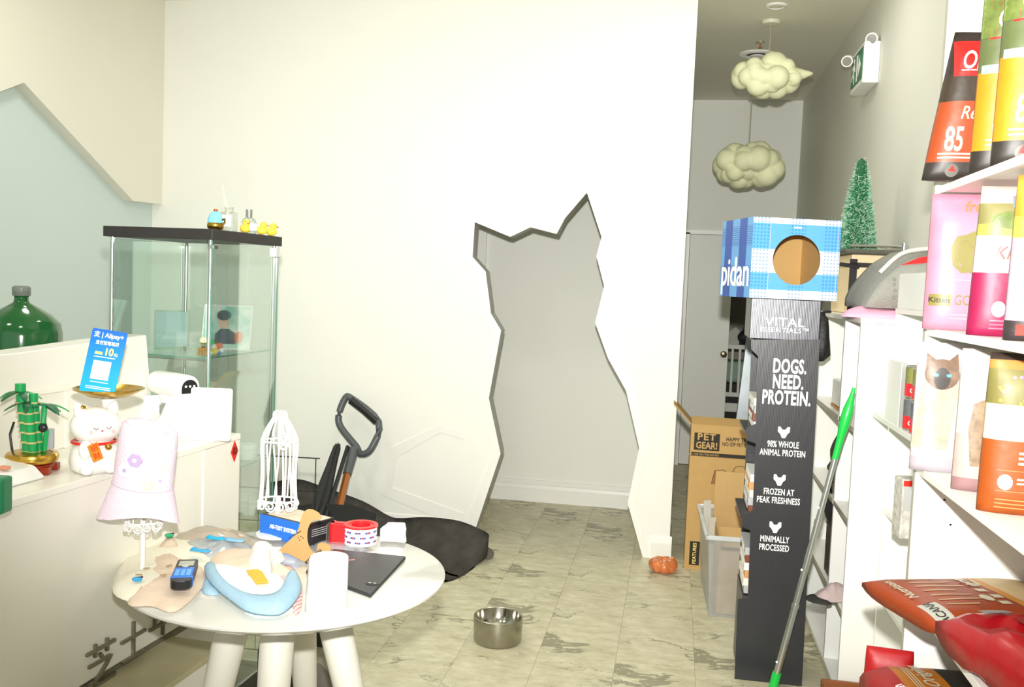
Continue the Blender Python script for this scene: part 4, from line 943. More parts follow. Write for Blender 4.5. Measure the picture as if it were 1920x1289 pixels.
t, o = soft('garment_bag', 'clear plastic garment bag with pale blue clothes beside the beige stack', 'garment bag',
     xy((-1.3223, 2.3381, 0.7650), (-1.2428, 2.3978, 0.7650), (-1.1368, 2.4101, 0.7650), (-1.0989, 2.3569, 0.7650), (-1.1188, 2.2778, 0.7650), (-1.1879, 2.2357, 0.7650), (-1.2519, 2.2553, 0.7650)), 0.7515, 0.03, clear_mat('garment_bag_film_blue', (236, 238, 240), 0.5, 0.12, 0.45, (206, 214, 220)), 0.01, 24, 6, 'film', 2)
for (px_, c_) in (((-1.2062, 2.3391, 0.7870), (24, 168, 214)), ((-1.1484, 2.3361, 0.7870), (126, 176, 222)), ((-1.1890, 2.2230, 0.7870), (60, 160, 210))):
    bm = new(); cloth(bm, [(-0.024, -0.008), (0.022, -0.011), (0.026, 0.007), (-0.02, 0.009)], 0, 0.007, 0.004, 60, 4, 2); obj('blue_band', bm, mat('band_%d_%d' % (c_[0], c_[1]), c_, 0.4), t, loc=(px_[0]-t.location.x, px_[1]-t.location.y, 0.0325), smooth='all')
# heap under the bib
t, o = soft('gingham_cloth', 'pale green and white gingham cloth under the blue bib', 'cloth',
     xy((-1.0659, 2.0611, 0.7530), (-1.0547, 2.1497, 0.7530), (-0.9295, 2.1884, 0.7530), (-0.8399, 2.0498, 0.7530), (-0.8206, 1.9521, 0.7530), (-0.8818, 1.8995, 0.7530), (-0.9638, 1.9674, 0.7530)), 0.7512, 0.012, WHC, 0.004, 20, 7)
def gingham(key, c1, c2, sc_):
    m = mat(key, c1, 0.9, var=0.0)
    nt = m.node_tree; N = nt.nodes; L = nt.links; b = N['Principled BSDF']; tc = N.new('ShaderNodeTexCoord'); sp = N.new('ShaderNodeSeparateXYZ'); L.new(tc.outputs['Object'], sp.inputs[0])
    outs = []
    for ax in 'XY':
        w = N.new('ShaderNodeMath'); w.operation = 'MULTIPLY'; w.inputs[1].default_value = sc_; L.new(sp.outputs[ax], w.inputs[0])
        f = N.new('ShaderNodeMath'); f.operation = 'FRACT'; L.new(w.outputs[0], f.inputs[0])
        g = N.new('ShaderNodeMath'); g.operation = 'GREATER_THAN'; g.inputs[1].default_value = 0.5; L.new(f.outputs[0], g.inputs[0]); outs.append(g)
    a = N.new('ShaderNodeMath'); a.operation = 'ADD'; L.new(outs[0].outputs[0], a.inputs[0]); L.new(outs[1].outputs[0], a.inputs[1])
    h = N.new('ShaderNodeMath'); h.operation = 'MULTIPLY'; h.inputs[1].default_value = 0.5; L.new(a.outputs[0], h.inputs[0])
    mx = N.new('ShaderNodeMix'); mx.data_type = 'RGBA'; mx.inputs[6].default_value = lin(c1); mx.inputs[7].default_value = lin(c2); L.new(h.outputs[0], mx.inputs[0]); L.new(mx.outputs[2], b.inputs['Base Color'])
    return m
o.data.materials[0] = gingham('green_gingham', (244, 246, 240), (196, 220, 208), 55)
t, o = soft('gingham_dress', 'red and white checked cloth showing behind the blue bib', 'cloth',
     xy((-0.9435, 2.1237, 0.7650), (-0.9841, 2.2327, 0.7650), (-0.9577, 2.2698, 0.7650), (-0.8746, 2.1450, 0.7650), (-0.8093, 1.9855, 0.7650), (-0.8079, 1.9426, 0.7650), (-0.8689, 2.0637, 0.7650)), 0.7635, 0.012, gingham('red_gingham', (246, 238, 234), (222, 120, 116), 120), 0.004, 25, 9)
t.location.z = 0.7512
t, o = soft('beige_shirt', 'beige baby shirt lying behind the blue bib', 'clothing',
     xy((-1.1491, 2.1961, 0.7800), (-1.1986, 2.3129, 0.7800), (-1.1164, 2.3506, 0.7800), (-0.9830, 2.2591, 0.7800), (-0.9021, 2.1896, 0.7800), (-0.9347, 2.1344, 0.7800), (-1.0401, 2.1192, 0.7800)), 0.7512, 0.03, BEIGE, 0.006, 16, 10)
t, o = soft('white_bodysuit', 'crumpled white bodysuit on top of the clothes pile', 'clothing',
     xy((-1.0249, 2.1633, 0.7900), (-1.0842, 2.2926, 0.7900), (-1.0698, 2.3400, 0.7900), (-1.0183, 2.3141, 0.7900), (-0.9683, 2.2586, 0.7900), (-0.9638, 2.1733, 0.7900), (-0.9297, 2.0859, 0.7900), (-0.9575, 2.0688, 0.7900)), 0.772, 0.036, WHC, 0.016, 22, 11)
# the bib: white centre with a blue terry band
c = (-0.9590, 2.0550, 0.7850)
bb_ = thing('baby_bib', 'white baby bib with a broad light blue border and yellow tag', 'bib', (c[0], c[1], 0.7645), 0.0)
IN = xy((-1.1209, 2.1592, 0.7850), (-1.0624, 2.1637, 0.7850), (-0.9476, 2.1316, 0.7850), (-0.9074, 2.1134, 0.7850), (-0.8826, 2.0415, 0.7850), (-0.8891, 1.9881, 0.7850), (-0.9352, 1.9665, 0.7850), (-0.9991, 2.0098, 0.7850), (-1.0597, 2.0747, 0.7850))
bm = new(); cloth(bm, [(x-c[0], y-c[1]) for x, y in IN], 0.004, 0.016, 0.009, 26, 9, 12); obj('bib_centre', bm, WHC, bb_, smooth='all')
OUTB = xy((-1.1353, 2.1453, 0.7850), (-1.0920, 2.0777, 0.7850), (-1.0265, 2.0055, 0.7850), (-0.9677, 1.9528, 0.7850), (-0.9024, 1.8987, 0.7850), (-0.8504, 1.8895, 0.7850), (-0.8214, 1.9087, 0.7850), (-0.8241, 1.9886, 0.7850), (-0.8468, 2.0771, 0.7850), (-0.8885, 2.1501, 0.7850))
INB = xy((-1.1139, 2.1568, 0.7850), (-1.0695, 2.0935, 0.7850), (-1.0182, 2.0367, 0.7850), (-0.9719, 1.9982, 0.7850), (-0.9270, 1.9766, 0.7850), (-0.8933, 1.9830, 0.7850), (-0.8795, 2.0105, 0.7850), (-0.8874, 2.0646, 0.7850), (-0.9064, 2.1268, 0.7850), (-0.9113, 2.1609, 0.7850))
bm = new(); oo = spline([(x-c[0], y-c[1], 0) for x, y in OUTB], 4); ii = spline([(x-c[0], y-c[1], 0) for x, y in INB], 4); rows = []
for a, b_ in zip(oo, ii):
    rows.append([bm.verts.new((a.x, a.y, 0.0)), bm.verts.new((a.x, a.y, 0.006)), bm.verts.new((*((a*0.7+b_*0.3).xy), 0.016 + 0.003*noise.noise(a*30))), bm.verts.new((*((a*0.3+b_*0.7).xy), 0.018)), bm.verts.new((b_.x, b_.y, 0.012)), bm.verts.new((b_.x, b_.y, 0.002))])
for r0, r1 in zip(rows, rows[1:]):
    for k in range(6): bm.faces.new((r0[k], r0[(k+1) % 6], r1[(k+1) % 6], r1[k]))
bm.faces.new(rows[0]); bm.faces.new(rows[-1][::-1]); obj('border', bm, LBL, bb_, smooth='all')
q = xy((-0.9951, 2.0871, 0.7900), (-0.9667, 2.1091, 0.7900), (-0.9047, 2.0190, 0.7900), (-0.9293, 2.0035, 0.7900))
bm = new(); flat_prism(bm, [(x-c[0], y-c[1]) for x, y in q], 0.026, 0.0275); obj('swing_tag', bm, mat('amber_tag', (246, 178, 40), 0.5), bb_)
t, o = soft('blue_cloth_corner', 'folded light blue cloth corner peeking out by the phone', 'cloth', xy((-1.0693, 2.0155, 0.7570), (-1.1166, 2.1089, 0.7570), (-1.1114, 2.1368, 0.7570), (-1.0413, 2.0562, 0.7570), (-1.0293, 2.0119, 0.7570)), 0.7512, 0.01, LBL, 0.003, 20, 14)
bm = new(); p = (-1.0386, 2.0300, 0.7540); gl_ = thing('hair_clip', 'small black wire hair clip beside the blue bib', 'clip', (p[0], p[1], 0.7515), 0.4)
tube(bm, [(0.012*math.cos(a), 0.008*math.sin(a), 0.002) for a in [2*PI*k/16 for k in range(16)]], 0.0016, 6, True); obj('loop', bm, BLACKP, gl_, smooth=True)
bm = new(); rod(bm, (0.01, 0.004, 0.002), (-0.002, 0.03, 0.004), 0.0018); obj('arm', bm, BLACKP, gl_)
for (px_, lab, c_) in (((-1.3184, 2.2974, 0.8000), 'green plastic clip on the blanket by the hat stand', (18, 160, 110)), ((-1.2221, 1.9894, 0.7840), 'bright blue clip on the cream blanket', (40, 160, 220))):
    t = thing('plastic_clip', lab, 'clip', (px_[0], px_[1], 0.7745 if c_[0] > 20 else 0.79), 0.4)
    obj('clip_jaw', rbox(-0.01, 0.01, -0.007, 0.007, 0, 0.008, 0.002), mat('clip_%d' % c_[0], c_, 0.35), t); bm = new(); rod(bm, (-0.012, 0, 0.004), (0.012, 0, 0.009), 0.002); obj('clip_spring', bm, BLACKP, t)

# clear pouch by the tape
t, o = soft('plastic_sleeve', 'thin clear plastic sleeve with printed leaflet behind the tablet', 'sleeve', xy((-0.9576, 2.4277, 0.7520), (-0.9763, 2.5224, 0.7520), (-0.9004, 2.5358, 0.7520), (-0.8150, 2.4739, 0.7520), (-0.8401, 2.4126, 0.7520), (-0.9016, 2.3722, 0.7520)), 0.751, 0.006, clear_mat('sleeve_film', (240, 242, 242), 0.5, 0.08, 0.3, (214, 220, 226)), 0.003, 30, 15, 'film')
bm = new(); flat_prism(bm, [(-0.03, -0.018), (0.04, -0.02), (0.035, 0.02), (-0.032, 0.018)], 0.0008, 0.0016); obj('leaflet', bm, mat('pale_blue_leaflet', (196, 212, 224), 0.6, var=0.2, vs=90), t)


# ================================================================ things on the floor
# ---- black mat heaped against the cat-door wall
RUB = mat('black_felt_rubber', (98, 95, 90), 0.85, var=0.3, vs=14, bump=0.6, bs=70, spec=0.15)
mt = thing('floor_mat', 'black felt floor mat slumped against the white wall behind the table', 'mat', (-1.6, 4.8, 0))
# top edge (leaning on the wall), bottom edge on the floor
top = [(-2.2788, 5.0600, 0.2896), (-2.0944, 5.0500, 0.3248), (-1.9500, 5.1000, 0.2755), (-1.7212, 5.1000, 0.2155), (-1.5584, 5.1000, 0.1416), (-1.4641, 5.0500, 0.1494), (-1.2977, 4.9500, 0.1943), (-1.1041, 4.9000, 0.2022), (-0.9587, 4.8500, 0.1746), (-0.9171, 4.8200, 0.1629)]
bot = [(-1.9861, 4.2794, 0.0040), (-1.7722, 4.1759, 0.0040), (-1.5504, 4.1626, 0.0040), (-1.4066, 4.2874, 0.0040), (-1.2876, 4.3403, 0.0040), (-1.2047, 4.3824, 0.0040), (-1.1082, 4.4289, 0.0040), (-1.0310, 4.5044, 0.0040), (-0.9782, 4.7020, 0.0040), (-0.9593, 4.9864, 0.0040)]
top = spline([Vector(p) - mt.location for p in top], 5); bot = spline([Vector(p) - mt.location for p in bot], 5)
bm = new(); rows = []
K = 14
for a, b_ in zip(top, bot):
    row = []
    for k in range(K + 1):
        t = k / K
        p = a.lerp(b_, t)
        sag = (a.z) * (0.42 * math.sin(PI*t)) * (1 if a.z > 0.1 else 0.3)
        p.z = max(a.z*(1-t) - sag, 0.004) if t < 1 else 0.004
        p.z = max(0.004, p.z + (0.02*noise.noise(Vector((p.x*6, p.y*6, 2))) + 0.012*noise.noise(Vector((p.x*15, p.y*13, 7)))) * math.sin(PI*t))
        row.append(bm.verts.new(p))
    rows.append(row)
for r0, r1 in zip(rows, rows[1:]):
    for k in range(K): bm.faces.new((r0[k], r0[k+1], r1[k+1], r1[k]))
bmesh.ops.solidify(bm, geom=bm.faces[:], thickness=0.006)
for v in bm.verts: v.co.z = max(v.co.z, 0.0008); v.co.y = min(v.co.y, 5.195 - 4.8)
obj('mat_sheet', bm, RUB, mt, smooth='all')
bm = new(); c0 = Vector((-0.9262, 4.9063, 0.0300)) - mt.location; c1 = Vector((-1.1419, 5.2234, 0.0300)) - mt.location
tube(bm, [c0, c0.lerp(c1, 0.5), c1], 0.028, 10); obj('rolled_edge', bm, RUB, mt, smooth=True)

# ---- shovel with a copper shaft
SG = mat('grey_grip_plastic', (84, 88, 92), 0.4, var=0.03); COP = mat('copper_painted_tube', (172, 104, 52), 0.3, 0.6)
sv = thing('snow_shovel', 'snow shovel with a grey D-handle and copper shaft leaning on the wall', 'shovel', (*(-1.6998, 4.6000, 0.1893)[:2], 0.0))
S0 = sv.location
def rel(p): return Vector(p) - S0
sh_a = rel((-1.6859, 4.5200, 0.1551)); sh_b = rel((-1.7553, 4.9200, 0.4109)); sh_c = rel((-1.7575, 5.0300, 0.5272)); 
bm = new(); tube(bm, [sh_a + (sh_a - sh_b)*0.2, sh_a, sh_b], 0.021, 12); 
for v in bm.verts: v.co.z = max(v.co.z, 0.003)
obj('shaft', bm, COP, sv, smooth=True)
bm = new(); tube(bm, [sh_b - (sh_b-sh_a)*0.02, sh_b.lerp(sh_c, 0.55), sh_c], 0.022, 12, rs=[0.025, 0.027, 0.03]); obj('socket', bm, SG, sv, smooth=True)
loop = [rel((-1.7522, 5.0500, 0.5395)), rel((-1.8594, 5.0900, 0.6338)), rel((-1.8813, 5.1000, 0.7023)), rel((-1.8528, 5.1200, 0.8010)), rel((-1.8109, 5.1200, 0.8036)), rel((-1.6399, 5.1000, 0.6811)), rel((-1.6631, 5.0500, 0.5336)), rel((-1.7255, 5.0500, 0.4983))]
loop = spline(loop, 4, True)
bm = new(); tube(bm, loop, 0.02, 10, True)
for v in bm.verts: v.co.y = min(v.co.y, 5.2 - S0.y)
obj('d_handle', bm, SG, sv, smooth=True)
bm = new(); tube(bm, [rel((-1.8154, 5.1150, 0.7977)), rel((-1.7283, 5.1100, 0.7419)), rel((-1.6496, 5.1000, 0.6836))], 0.025, 10); obj('grip', bm, BLACKP, sv, smooth=True)
bm = new(); bl = [(-0.2, 0), (0.2, 0), (0.22, 0.3), (0.1, 0.33), (-0.1, 0.33), (-0.22, 0.3)]
b0 = sh_a + (sh_a - sh_b)*0.15
prism(bm, bl, -0.006, 0.006, T((b0.x - 0.02, b0.y + 0.03, 0.003), (-0.35, 0, 0))); obj('blade', bm, BLACKP, sv)

# ---- folded black umbrella / pole bundle
um = thing('folded_umbrella', 'folded black umbrella standing beside the shovel', 'umbrella', (*(-1.7554, 4.5000, 0.2242)[:2], 0.0))
S0 = um.location
a_ = rel((-1.7728, 4.5000, 0.2227)); b_ = rel((-1.8487, 5.0000, 0.5411))
a0 = a_ + (a_ - b_)*0.12; a0.z = max(a0.z, 0.03)
BFAB = mat('black_nylon', (30, 30, 32), 0.55, var=0.2, vs=30, bump=0.3, bs=60)
bm = new(); n = 15; pts = [a0.lerp(b_, k/8) for k in range(9)]
tube(bm, pts, 0.02, n, rs=[0.012, 0.03, 0.042, 0.045, 0.042, 0.036, 0.03, 0.026, 0.02])
d = (b_ - a0).normalized()
for i, v in enumerate(bm.verts):
    j = i % n; c_ = pts[min(i // n, 8)]; v.co = c_ + (v.co - c_)*(1.0 if j % 3 else 0.68)
obj('canopy_folds', bm, BFAB, um, smooth=True)
for k in range(5):
    bm = new(); o_ = Vector((0.018*math.cos(k*1.3), 0.018*math.sin(k*1.3), 0)); tube(bm, [a0.lerp(b_, 0.5) + o_, a0.lerp(b_, 0.97) + o_*1.1, a0.lerp(b_, 1.03) + o_*0.6], 0.0055, 6); obj('rib', bm, BLACKP, um, smooth=True)
bm = new(); rod(bm, b_, b_ + (b_-a0)*0.04, 0.007); obj('tip', bm, CHROME, um, smooth=True)
bm = new(); rod(bm, rel((-1.7266, 4.5000, 0.2267)), rel((-1.7925, 5.0200, 0.5417)), 0.012, 8); obj('strap', bm, BFAB, um, smooth=True)

# ---- steel dog bowl
BST = mat('brushed_steel', (168, 164, 152), 0.3, 1.0, var=0.08, vs=40)
bo = thing('dog_bowl', 'brushed stainless steel dog bowl on the floor', 'dog bowl', (*(-0.6682, 3.7644, 0.0000)[:2], 0.0))
bo.location.y += 0.03
bm = new(); lathe(bm, [(0, 0.004), (0.082, 0.004), (0.088, 0.0), (0.096, 0.002), (0.101, 0.012), (0.104, 0.1), (0.1035, 0.108), (0.100, 0.111), (0.096, 0.108)], 56); obj('outer_shell', bm, BST, bo, smooth=True)
bm = new(); lathe(bm, [(0, 0.03), (0.05, 0.031), (0.075, 0.045), (0.09, 0.075), (0.0965, 0.108)], 56); obj('inner_bowl', bm, mat('polished_steel', (196, 192, 180), 0.14, 1.0, var=0.06, vs=25), bo, smooth=True)
bm = new(); tube(bm, [(0.091*math.cos(a), 0.091*math.sin(a), 0.003) for a in [2*PI*k/40 for k in range(40)]], 0.003, 6, True); obj('rubber_ring', bm, BLACKP, bo, smooth=True)

# ---- orange ring toy
ORT = mat('translucent_orange_vinyl', (250, 150, 84), 0.08, var=0.06, vs=18, trans=0.5, coat=0.6)
oy = thing('ring_toy', 'shiny translucent orange lobed ring toy by the wall end', 'dog toy', (*(0.0070, 4.9850, 0.0000)[:2], 0.0), 0.4)
bm = new(); n, m_ = 40, 16; R0 = []
for i in range(n):
    a = 2*PI*i/n; row = []
    rr = 0.034 * (0.82 + 0.18*abs(math.cos(3.5*a)))
    for j in range(m_):
        t = 2*PI*j/m_; row.append(bm.verts.new(((0.046 + rr*math.cos(t))*math.cos(a), (0.046 + rr*math.cos(t))*math.sin(a), 0.0365 + rr*1.05*math.sin(t))))
    R0.append(row)
for i in range(n):
    for j in range(m_): bm.faces.new((R0[i][j], R0[(i+1) % n][j], R0[(i+1) % n][(j+1) % m_], R0[i][(j+1) % m_]))
obj('inflated_ring', bm, ORT, oy, smooth='all')
bm = new(); cyl(bm, 0.006, 0.066, 0.077, 12, T((0.05, 0, 0))); obj('valve', bm, mat('pale_orange_vinyl', (250, 170, 110), 0.2), oy, smooth=True)

# ---- tall stroller carton with an open flap
KRB = mat('brown_corrugated_board', (190, 154, 96), 0.75, var=0.05, vs=25, bump=0.05, bs=90)
KRI = mat('inside_corrugated_board', (190, 140, 72), 0.8, var=0.06, vs=25)
bxl, bxr, byf, bht = 0.118, 0.47, 5.07, 0.79
bt = thing('stroller_carton', 'tall brown cardboard carton with an open flap and pet stroller print', 'carton', (bxl, byf, 0), 0.0)
W_ = bxr - bxl
bm = new(); t_ = 0.005
box(bm, 0, W_, 0, t_, 0, bht); bf = obj('front_side', bm, KRB, bt)
bm = new(); box(bm, 0, t_, t_, 0.26, 0, bht); obj('left_side', bm, KRB, bt)
bm = new(); box(bm, W_ - t_, W_, t_, 0.26, 0, bht); obj('right_side', bm, KRB, bt)
bm = new(); box(bm, t_, W_ - t_, 0.255, 0.26, 0, bht); obj('back_side', bm, KRB, bt)
bm = new(); box(bm, t_, W_ - t_, t_, 0.255, 0, 0.006); obj('bottom', bm, KRI, bt)
bm = new(); box(bm, 0, 0.145, 0, 0.26, -0.002, 0.002); obj('flap', bm, KRB, bt, loc=(0.0, 0, bht), rot=(0, PI + 0.82, 0))
bm = new(); box(bm, 0.0, W_, 0, 0.11, -0.002, 0.002); obj('flap', bm, KRB, bt, loc=(0, 0.0, bht + 0.002), rot=(0.25, 0, 0))
BLKP = mat('black_ink', (38, 30, 22), 0.7, var=0.03)
flatshape([(0.018, 0.655), (0.152, 0.655), (0.152, 0.748), (0.018, 0.748)], BLKP, 'logo_panel', bt, -0.0016, 0.0014)
text('lettering', 'PET', 0.05, KRB, bt, (0.082, -0.0028, 0.726), bold=0.03, sx=1.1, space=1.15); text('lettering', 'GEAR!', 0.05, KRB, bt, (0.085, -0.0028, 0.68), bold=0.03, sx=0.82)
text('lettering', 'HAPPY TRAILS', 0.03, BLKP, bt, (0.185, -0.0016, 0.722), align='LEFT', bold=0.015, sx=0.78); text('lettering', 'NO-ZIP PET STROLLER', 0.027, BLKP, bt, (0.165, -0.0016, 0.695), align='LEFT', bold=0.01, sx=0.78)
flatshape([(0.004, 0.622), (W_-0.004, 0.622), (W_-0.004, 0.642), (0.004, 0.642)], BLKP, 'print_band', bt, -0.0014, 0.0012)
text('lettering', 'FOR THE ON-THE-GO PET', 0.014, KRB, bt, (0.07, -0.0022, 0.631), bold=0.01)
# stroller drawing
def ink(pts, nm='drawn_line', r=0.0014): 
    bm = new(); tube(bm, [(x, -0.0012, z) for x, z in pts], r, 4); return obj(nm, bm, BLKP, bt)
flatshape([(0.12, 0.475), (0.135, 0.55), (0.165, 0.545), (0.205, 0.51), (0.222, 0.475)], mat('brown_ink_wash', (150, 104, 60), 0.8), 'drawn_hood', bt, -0.0012, 0.001)
ink([(0.12, 0.475), (0.135, 0.55), (0.18, 0.556), (0.225, 0.53), (0.252, 0.475)]); ink([(0.165, 0.545), (0.205, 0.51), (0.222, 0.475)])
ink([(0.225, 0.545), (0.24, 0.575), (0.27, 0.584), (0.315, 0.572), (0.32, 0.556), (0.298, 0.525), (0.258, 0.537), (0.235, 0.552)]); ink([(0.205, 0.54), (0.3, 0.515)]); ink([(0.3, 0.525), (0.26, 0.47)])
flatshape([(0.025, 0.025), (0.078, 0.025), (0.078, 0.155), (0.025, 0.155)], BLKP, 'feature_panel', bt, -0.0014, 0.0012)
text('lettering', 'FEATURES', 0.026, YP, bt, (0.052, -0.0022, 0.09), rot=(PI/2, -PI/2, 0), bold=0.01)

# ---- clear storage bin with a carton inside
BINM = clear_mat('milky_bin_plastic', (246, 247, 246), 0.4, 0.12, 0.34, (238, 242, 243))
BINR = clear_mat('bin_rim_plastic', (232, 236, 234), 0.5, 0.15, 0.6, (238, 242, 243))
bl0 = (0.205, 4.33); bw, bd, bh = 0.36, 0.62, 0.385
bn = thing('storage_bin', 'milky clear plastic storage bin on the floor behind the black display stand', 'storage bin', (bl0[0], bl0[1], 0), 0.04)
tw, bi = 0.0, 0.022
def trap(z): k = z/bh; return (0.0 + bi*(1-k), bw - bi*(1-k), 0.0 + bi*(1-k), bd - bi*(1-k))
x0, x1, y0, y1 = trap(0.0); X0, X1, Y0, Y1 = trap(bh)
for nm, q in (('front_wall', ((x0, y0, 0), (x1, y0, 0), (X1, Y0, bh), (X0, Y0, bh))), ('side_wall', ((x0, y1, 0), (x0, y0, 0), (X0, Y0, bh), (X0, Y1, bh))), ('side_wall', ((x1, y0, 0), (x1, y1, 0), (X1, Y1, bh), (X1, Y0, bh))), ('back_wall', ((x1, y1, 0), (x0, y1, 0), (X0, Y1, bh), (X1, Y1, bh))), ('bin_floor', ((x0, y0, 0.001), (x0, y1, 0.001), (x1, y1, 0.001), (x1, y0, 0.001)))):
    bm = new(); f = bm.faces.new([bm.verts.new(v) for v in q]); bmesh.ops.solidify(bm, geom=[f], thickness=0.002); 
    for v in bm.verts: v.co.z = max(v.co.z, 0.0004)
    obj(nm, bm, BINM, bn)
bm = new(); rr = [(X0-0.006, Y0-0.006), (X1+0.006, Y0-0.006), (X1+0.006, Y1+0.006), (X0-0.006, Y1+0.006)]
for (a, b_) in zip(rr, rr[1:] + rr[:1]):
    box(bm, min(a[0], b_[0])-0.008, max(a[0], b_[0])+0.008, min(a[1], b_[1])-0.008, max(a[1], b_[1])+0.008, bh-0.016, bh+0.004)
bevel(bm, 0.003, 1); obj('rim', bm, BINR, bn)
ic = thing('inner_carton', 'open cardboard carton with raised flap sitting inside the storage bin', 'carton', (bl0[0] + 0.055, bl0[1] + 0.06, 0.004), 0.03)
KRC = mat('pale_corrugated_board', (198, 162, 106), 0.75, var=0.05, vs=30, bump=0.08, bs=60)
for nm, b6 in (('front_side', (0, 0.25, 0, 0.005, 0.0, 0.30)), ('left_side', (0, 0.005, 0.005, 0.45, 0, 0.36)), ('right_side', (0.245, 0.25, 0.005, 0.45, 0, 0.33)), ('back_side', (0.005, 0.245, 0.445, 0.45, 0, 0.36)), ('bottom', (0.005, 0.245, 0.005, 0.445, 0.0, 0.005))):
    bm = new(); box(bm, *b6); obj(nm, bm, KRC, ic)
bm = new(); box(bm, 0.0, 0.25, -0.002, 0.002, 0, 0.23); obj('flap', bm, KRC, ic, loc=(0, 0.447, 0.36), rot=(0.04, 0, 0))
bm = new(); box(bm, 0.02, 0.23, -0.002, 0.002, 0, 0.16); obj('flap', bm, KRC, ic, loc=(0.0, 0.1, 0.29), rot=(-1.2, 0, 0.1))
cf = thing('card_sheet', 'bent sheet of pale card sticking up in the bin corner', 'card', (bl0[0] + 0.035, bl0[1] + 0.4, 0.004), 0.3)
bm = new(); box(bm, -0.03, 0.008, -0.002, 0.002, 0, 0.46); obj('sheet', bm, mat('grey_film', (200, 196, 184), 0.5), cf, rot=(0.0, -0.05, 0)); bm = new(); box(bm, -0.03, 0.006, -0.03, -0.026, 0, 0.38); obj('sheet', bm, MATS['grey_film'], cf)

# ---- black display stand
BLKB = mat('black_corrugated_display', (42, 42, 46), 0.42, var=0.05, vs=20, bump=0.05, bs=50)
INNER = mat('grey_inner_board', (96, 96, 96), 0.6)
def corrugated(key, col, rough, metal):
    m = mat(key, col, rough, metal, var=0.03)
    nt = m.node_tree; N = nt.nodes; L = nt.links; b = N['Principled BSDF']; tc = N.new('ShaderNodeTexCoord')
    w = N.new('ShaderNodeTexWave'); w.bands_direction = 'X'; w.inputs['Scale'].default_value = 55; w.inputs['Distortion'].default_value = 0.8; w.inputs['Detail'].default_value = 1
    L.new(tc.outputs['Object'], w.inputs['Vector']); bp_ = N.new('ShaderNodeBump'); bp_.inputs['Strength'].default_value = 0.08; bp_.inputs['Distance'].default_value = 0.002
    L.new(w.outputs['Fac'], bp_.inputs['Height']); L.new(bp_.outputs[0], b.inputs['Normal']); return m
BLKC2 = corrugated('black_fluted_board', (44, 44, 48), 0.34, 0.0)
PF = [(0.2905, 3.6700, 1.3333), (0.5428, 3.6700, 1.3462), (0.5565, 3.6700, 0.0005), (0.3026, 3.6700, -0.0014), (0.2971, 3.6700, 0.3185), (0.3350, 3.6700, 0.3287), (0.3301, 3.6700, 0.5940), (0.2993, 3.6700, 0.6061), (0.2965, 3.6700, 0.6562), (0.3338, 3.6700, 0.6719), (0.3310, 3.6700, 0.9342), (0.2964, 3.6700, 0.9442), (0.2938, 3.6700, 0.9917), (0.3266, 3.6700, 1.0105), (0.3198, 3.6700, 1.2714), (0.2947, 3.6700, 1.2947)]
ds = thing('display_stand', 'tall black cardboard display stand with white dog food slogans', 'display stand', (0.305, 3.67, 0))
pf_ = [(p[0]-0.305, max(p[2], 0.001)) for p in PF]; pf_[2] = (pf_[2][0], 0.001); pf_[3] = (pf_[3][0], 0.001)
bm = new(); prism(bm, pf_, -0.004, 0.004); obj('near_side', bm, BLKC2, ds)
xr0 = 0.243; xt = 0.238
dd = 0.30
bm = new(); box(bm, 0.015, 0.238, dd-0.004, dd+0.004, 0.001, 1.33); obj('far_side', bm, BLKC2, ds)
bm = new(); box(bm, 0.232, 0.238, 0.0045, dd-0.0045, 0.001, 1.33); obj('back_board', bm, BLKC2, ds)
bm = new(); box(bm, 0.01, 0.23, 0.0045, dd-0.0045, 0.001, 0.33); obj('plinth', bm, BLKC2, ds)
bm = new(); box(bm, 0.0, 0.232, 0.0045, dd-0.0045, 1.322, 1.332); obj('roof', bm, BLKC2, ds)
for z in (0.64, 0.97):
    bm = new(); box(bm, -0.018, 0.232, 0.0045, dd-0.0045, z, z + 0.012); obj('shelf', bm, BLKC2, ds)
# header
hz0, hz1 = 1.338, 1.492
bm = new(); box(bm, -0.022, 0.236, 0.0, dd-0.05, hz0, hz1); bevel(bm, 0.002, 1); obj('header', bm, corrugated('silver_black_foil', (88, 88, 92), 0.3, 0.75), ds)
text('lettering', 'VITAL', 0.046, WP, ds, (0.107, -0.0015, 1.404), bold=0.012, sx=1.1, space=1.12); text('lettering', 'ESSENTIALS™', 0.026, WP, ds, (0.107, -0.0015, 1.374), bold=0.006, sx=1.05, space=1.1)
xc = 0.134
for s_, z, sz, sx_ in (('DOGS.', 1.236, 0.074, 0.54), ('NEED.', 1.176, 0.074, 0.54), ('PROTEIN.', 1.115, 0.074, 0.54)):
    text('lettering', s_, sz, WP, ds, (xc + (1.2-z)*0.0 - (1.24 - z)*0.045, -0.0052, z), bold=0.03, sx=sx_, space=1.06)
def vmark(z, x):
    P5 = [(-0.022, 0.021), (-0.013, 0.021), (-0.006, 0.010), (0.006, 0.010), (0.013, 0.021), (0.022, 0.021), (0.022, 0.002), (0.013, -0.007), (0.006, -0.022), (-0.006, -0.022), (-0.013, -0.007), (-0.022, 0.002)]
    flatshape([(x + u, z + w) for u, w in P5], WP, 'emblem', ds, -0.0058, 0.0014)
for z, lines in ((0.985, ('98% WHOLE', 'ANIMAL PROTEIN')), (0.80, ('FROZEN AT', 'PEAK FRESHNESS')), (0.615, ('MINIMALLY', 'PROCESSED'))):
    x = xc - (1.24 - z)*0.028
    vmark(z, x)
    for k, s_ in enumerate(lines): text('lettering', s_, 0.034, WP, ds, (x, -0.0052, z - 0.048 - 0.033*k), bold=0.018, sx=0.6, space=1.05)
bm = new(); 
PK = [((232, 226, 214), 'cream'), ((124, 64, 34), 'brown'), ((206, 150, 88), 'tan'), ((176, 178, 180), 'grey'), ((236, 236, 232), 'white')]
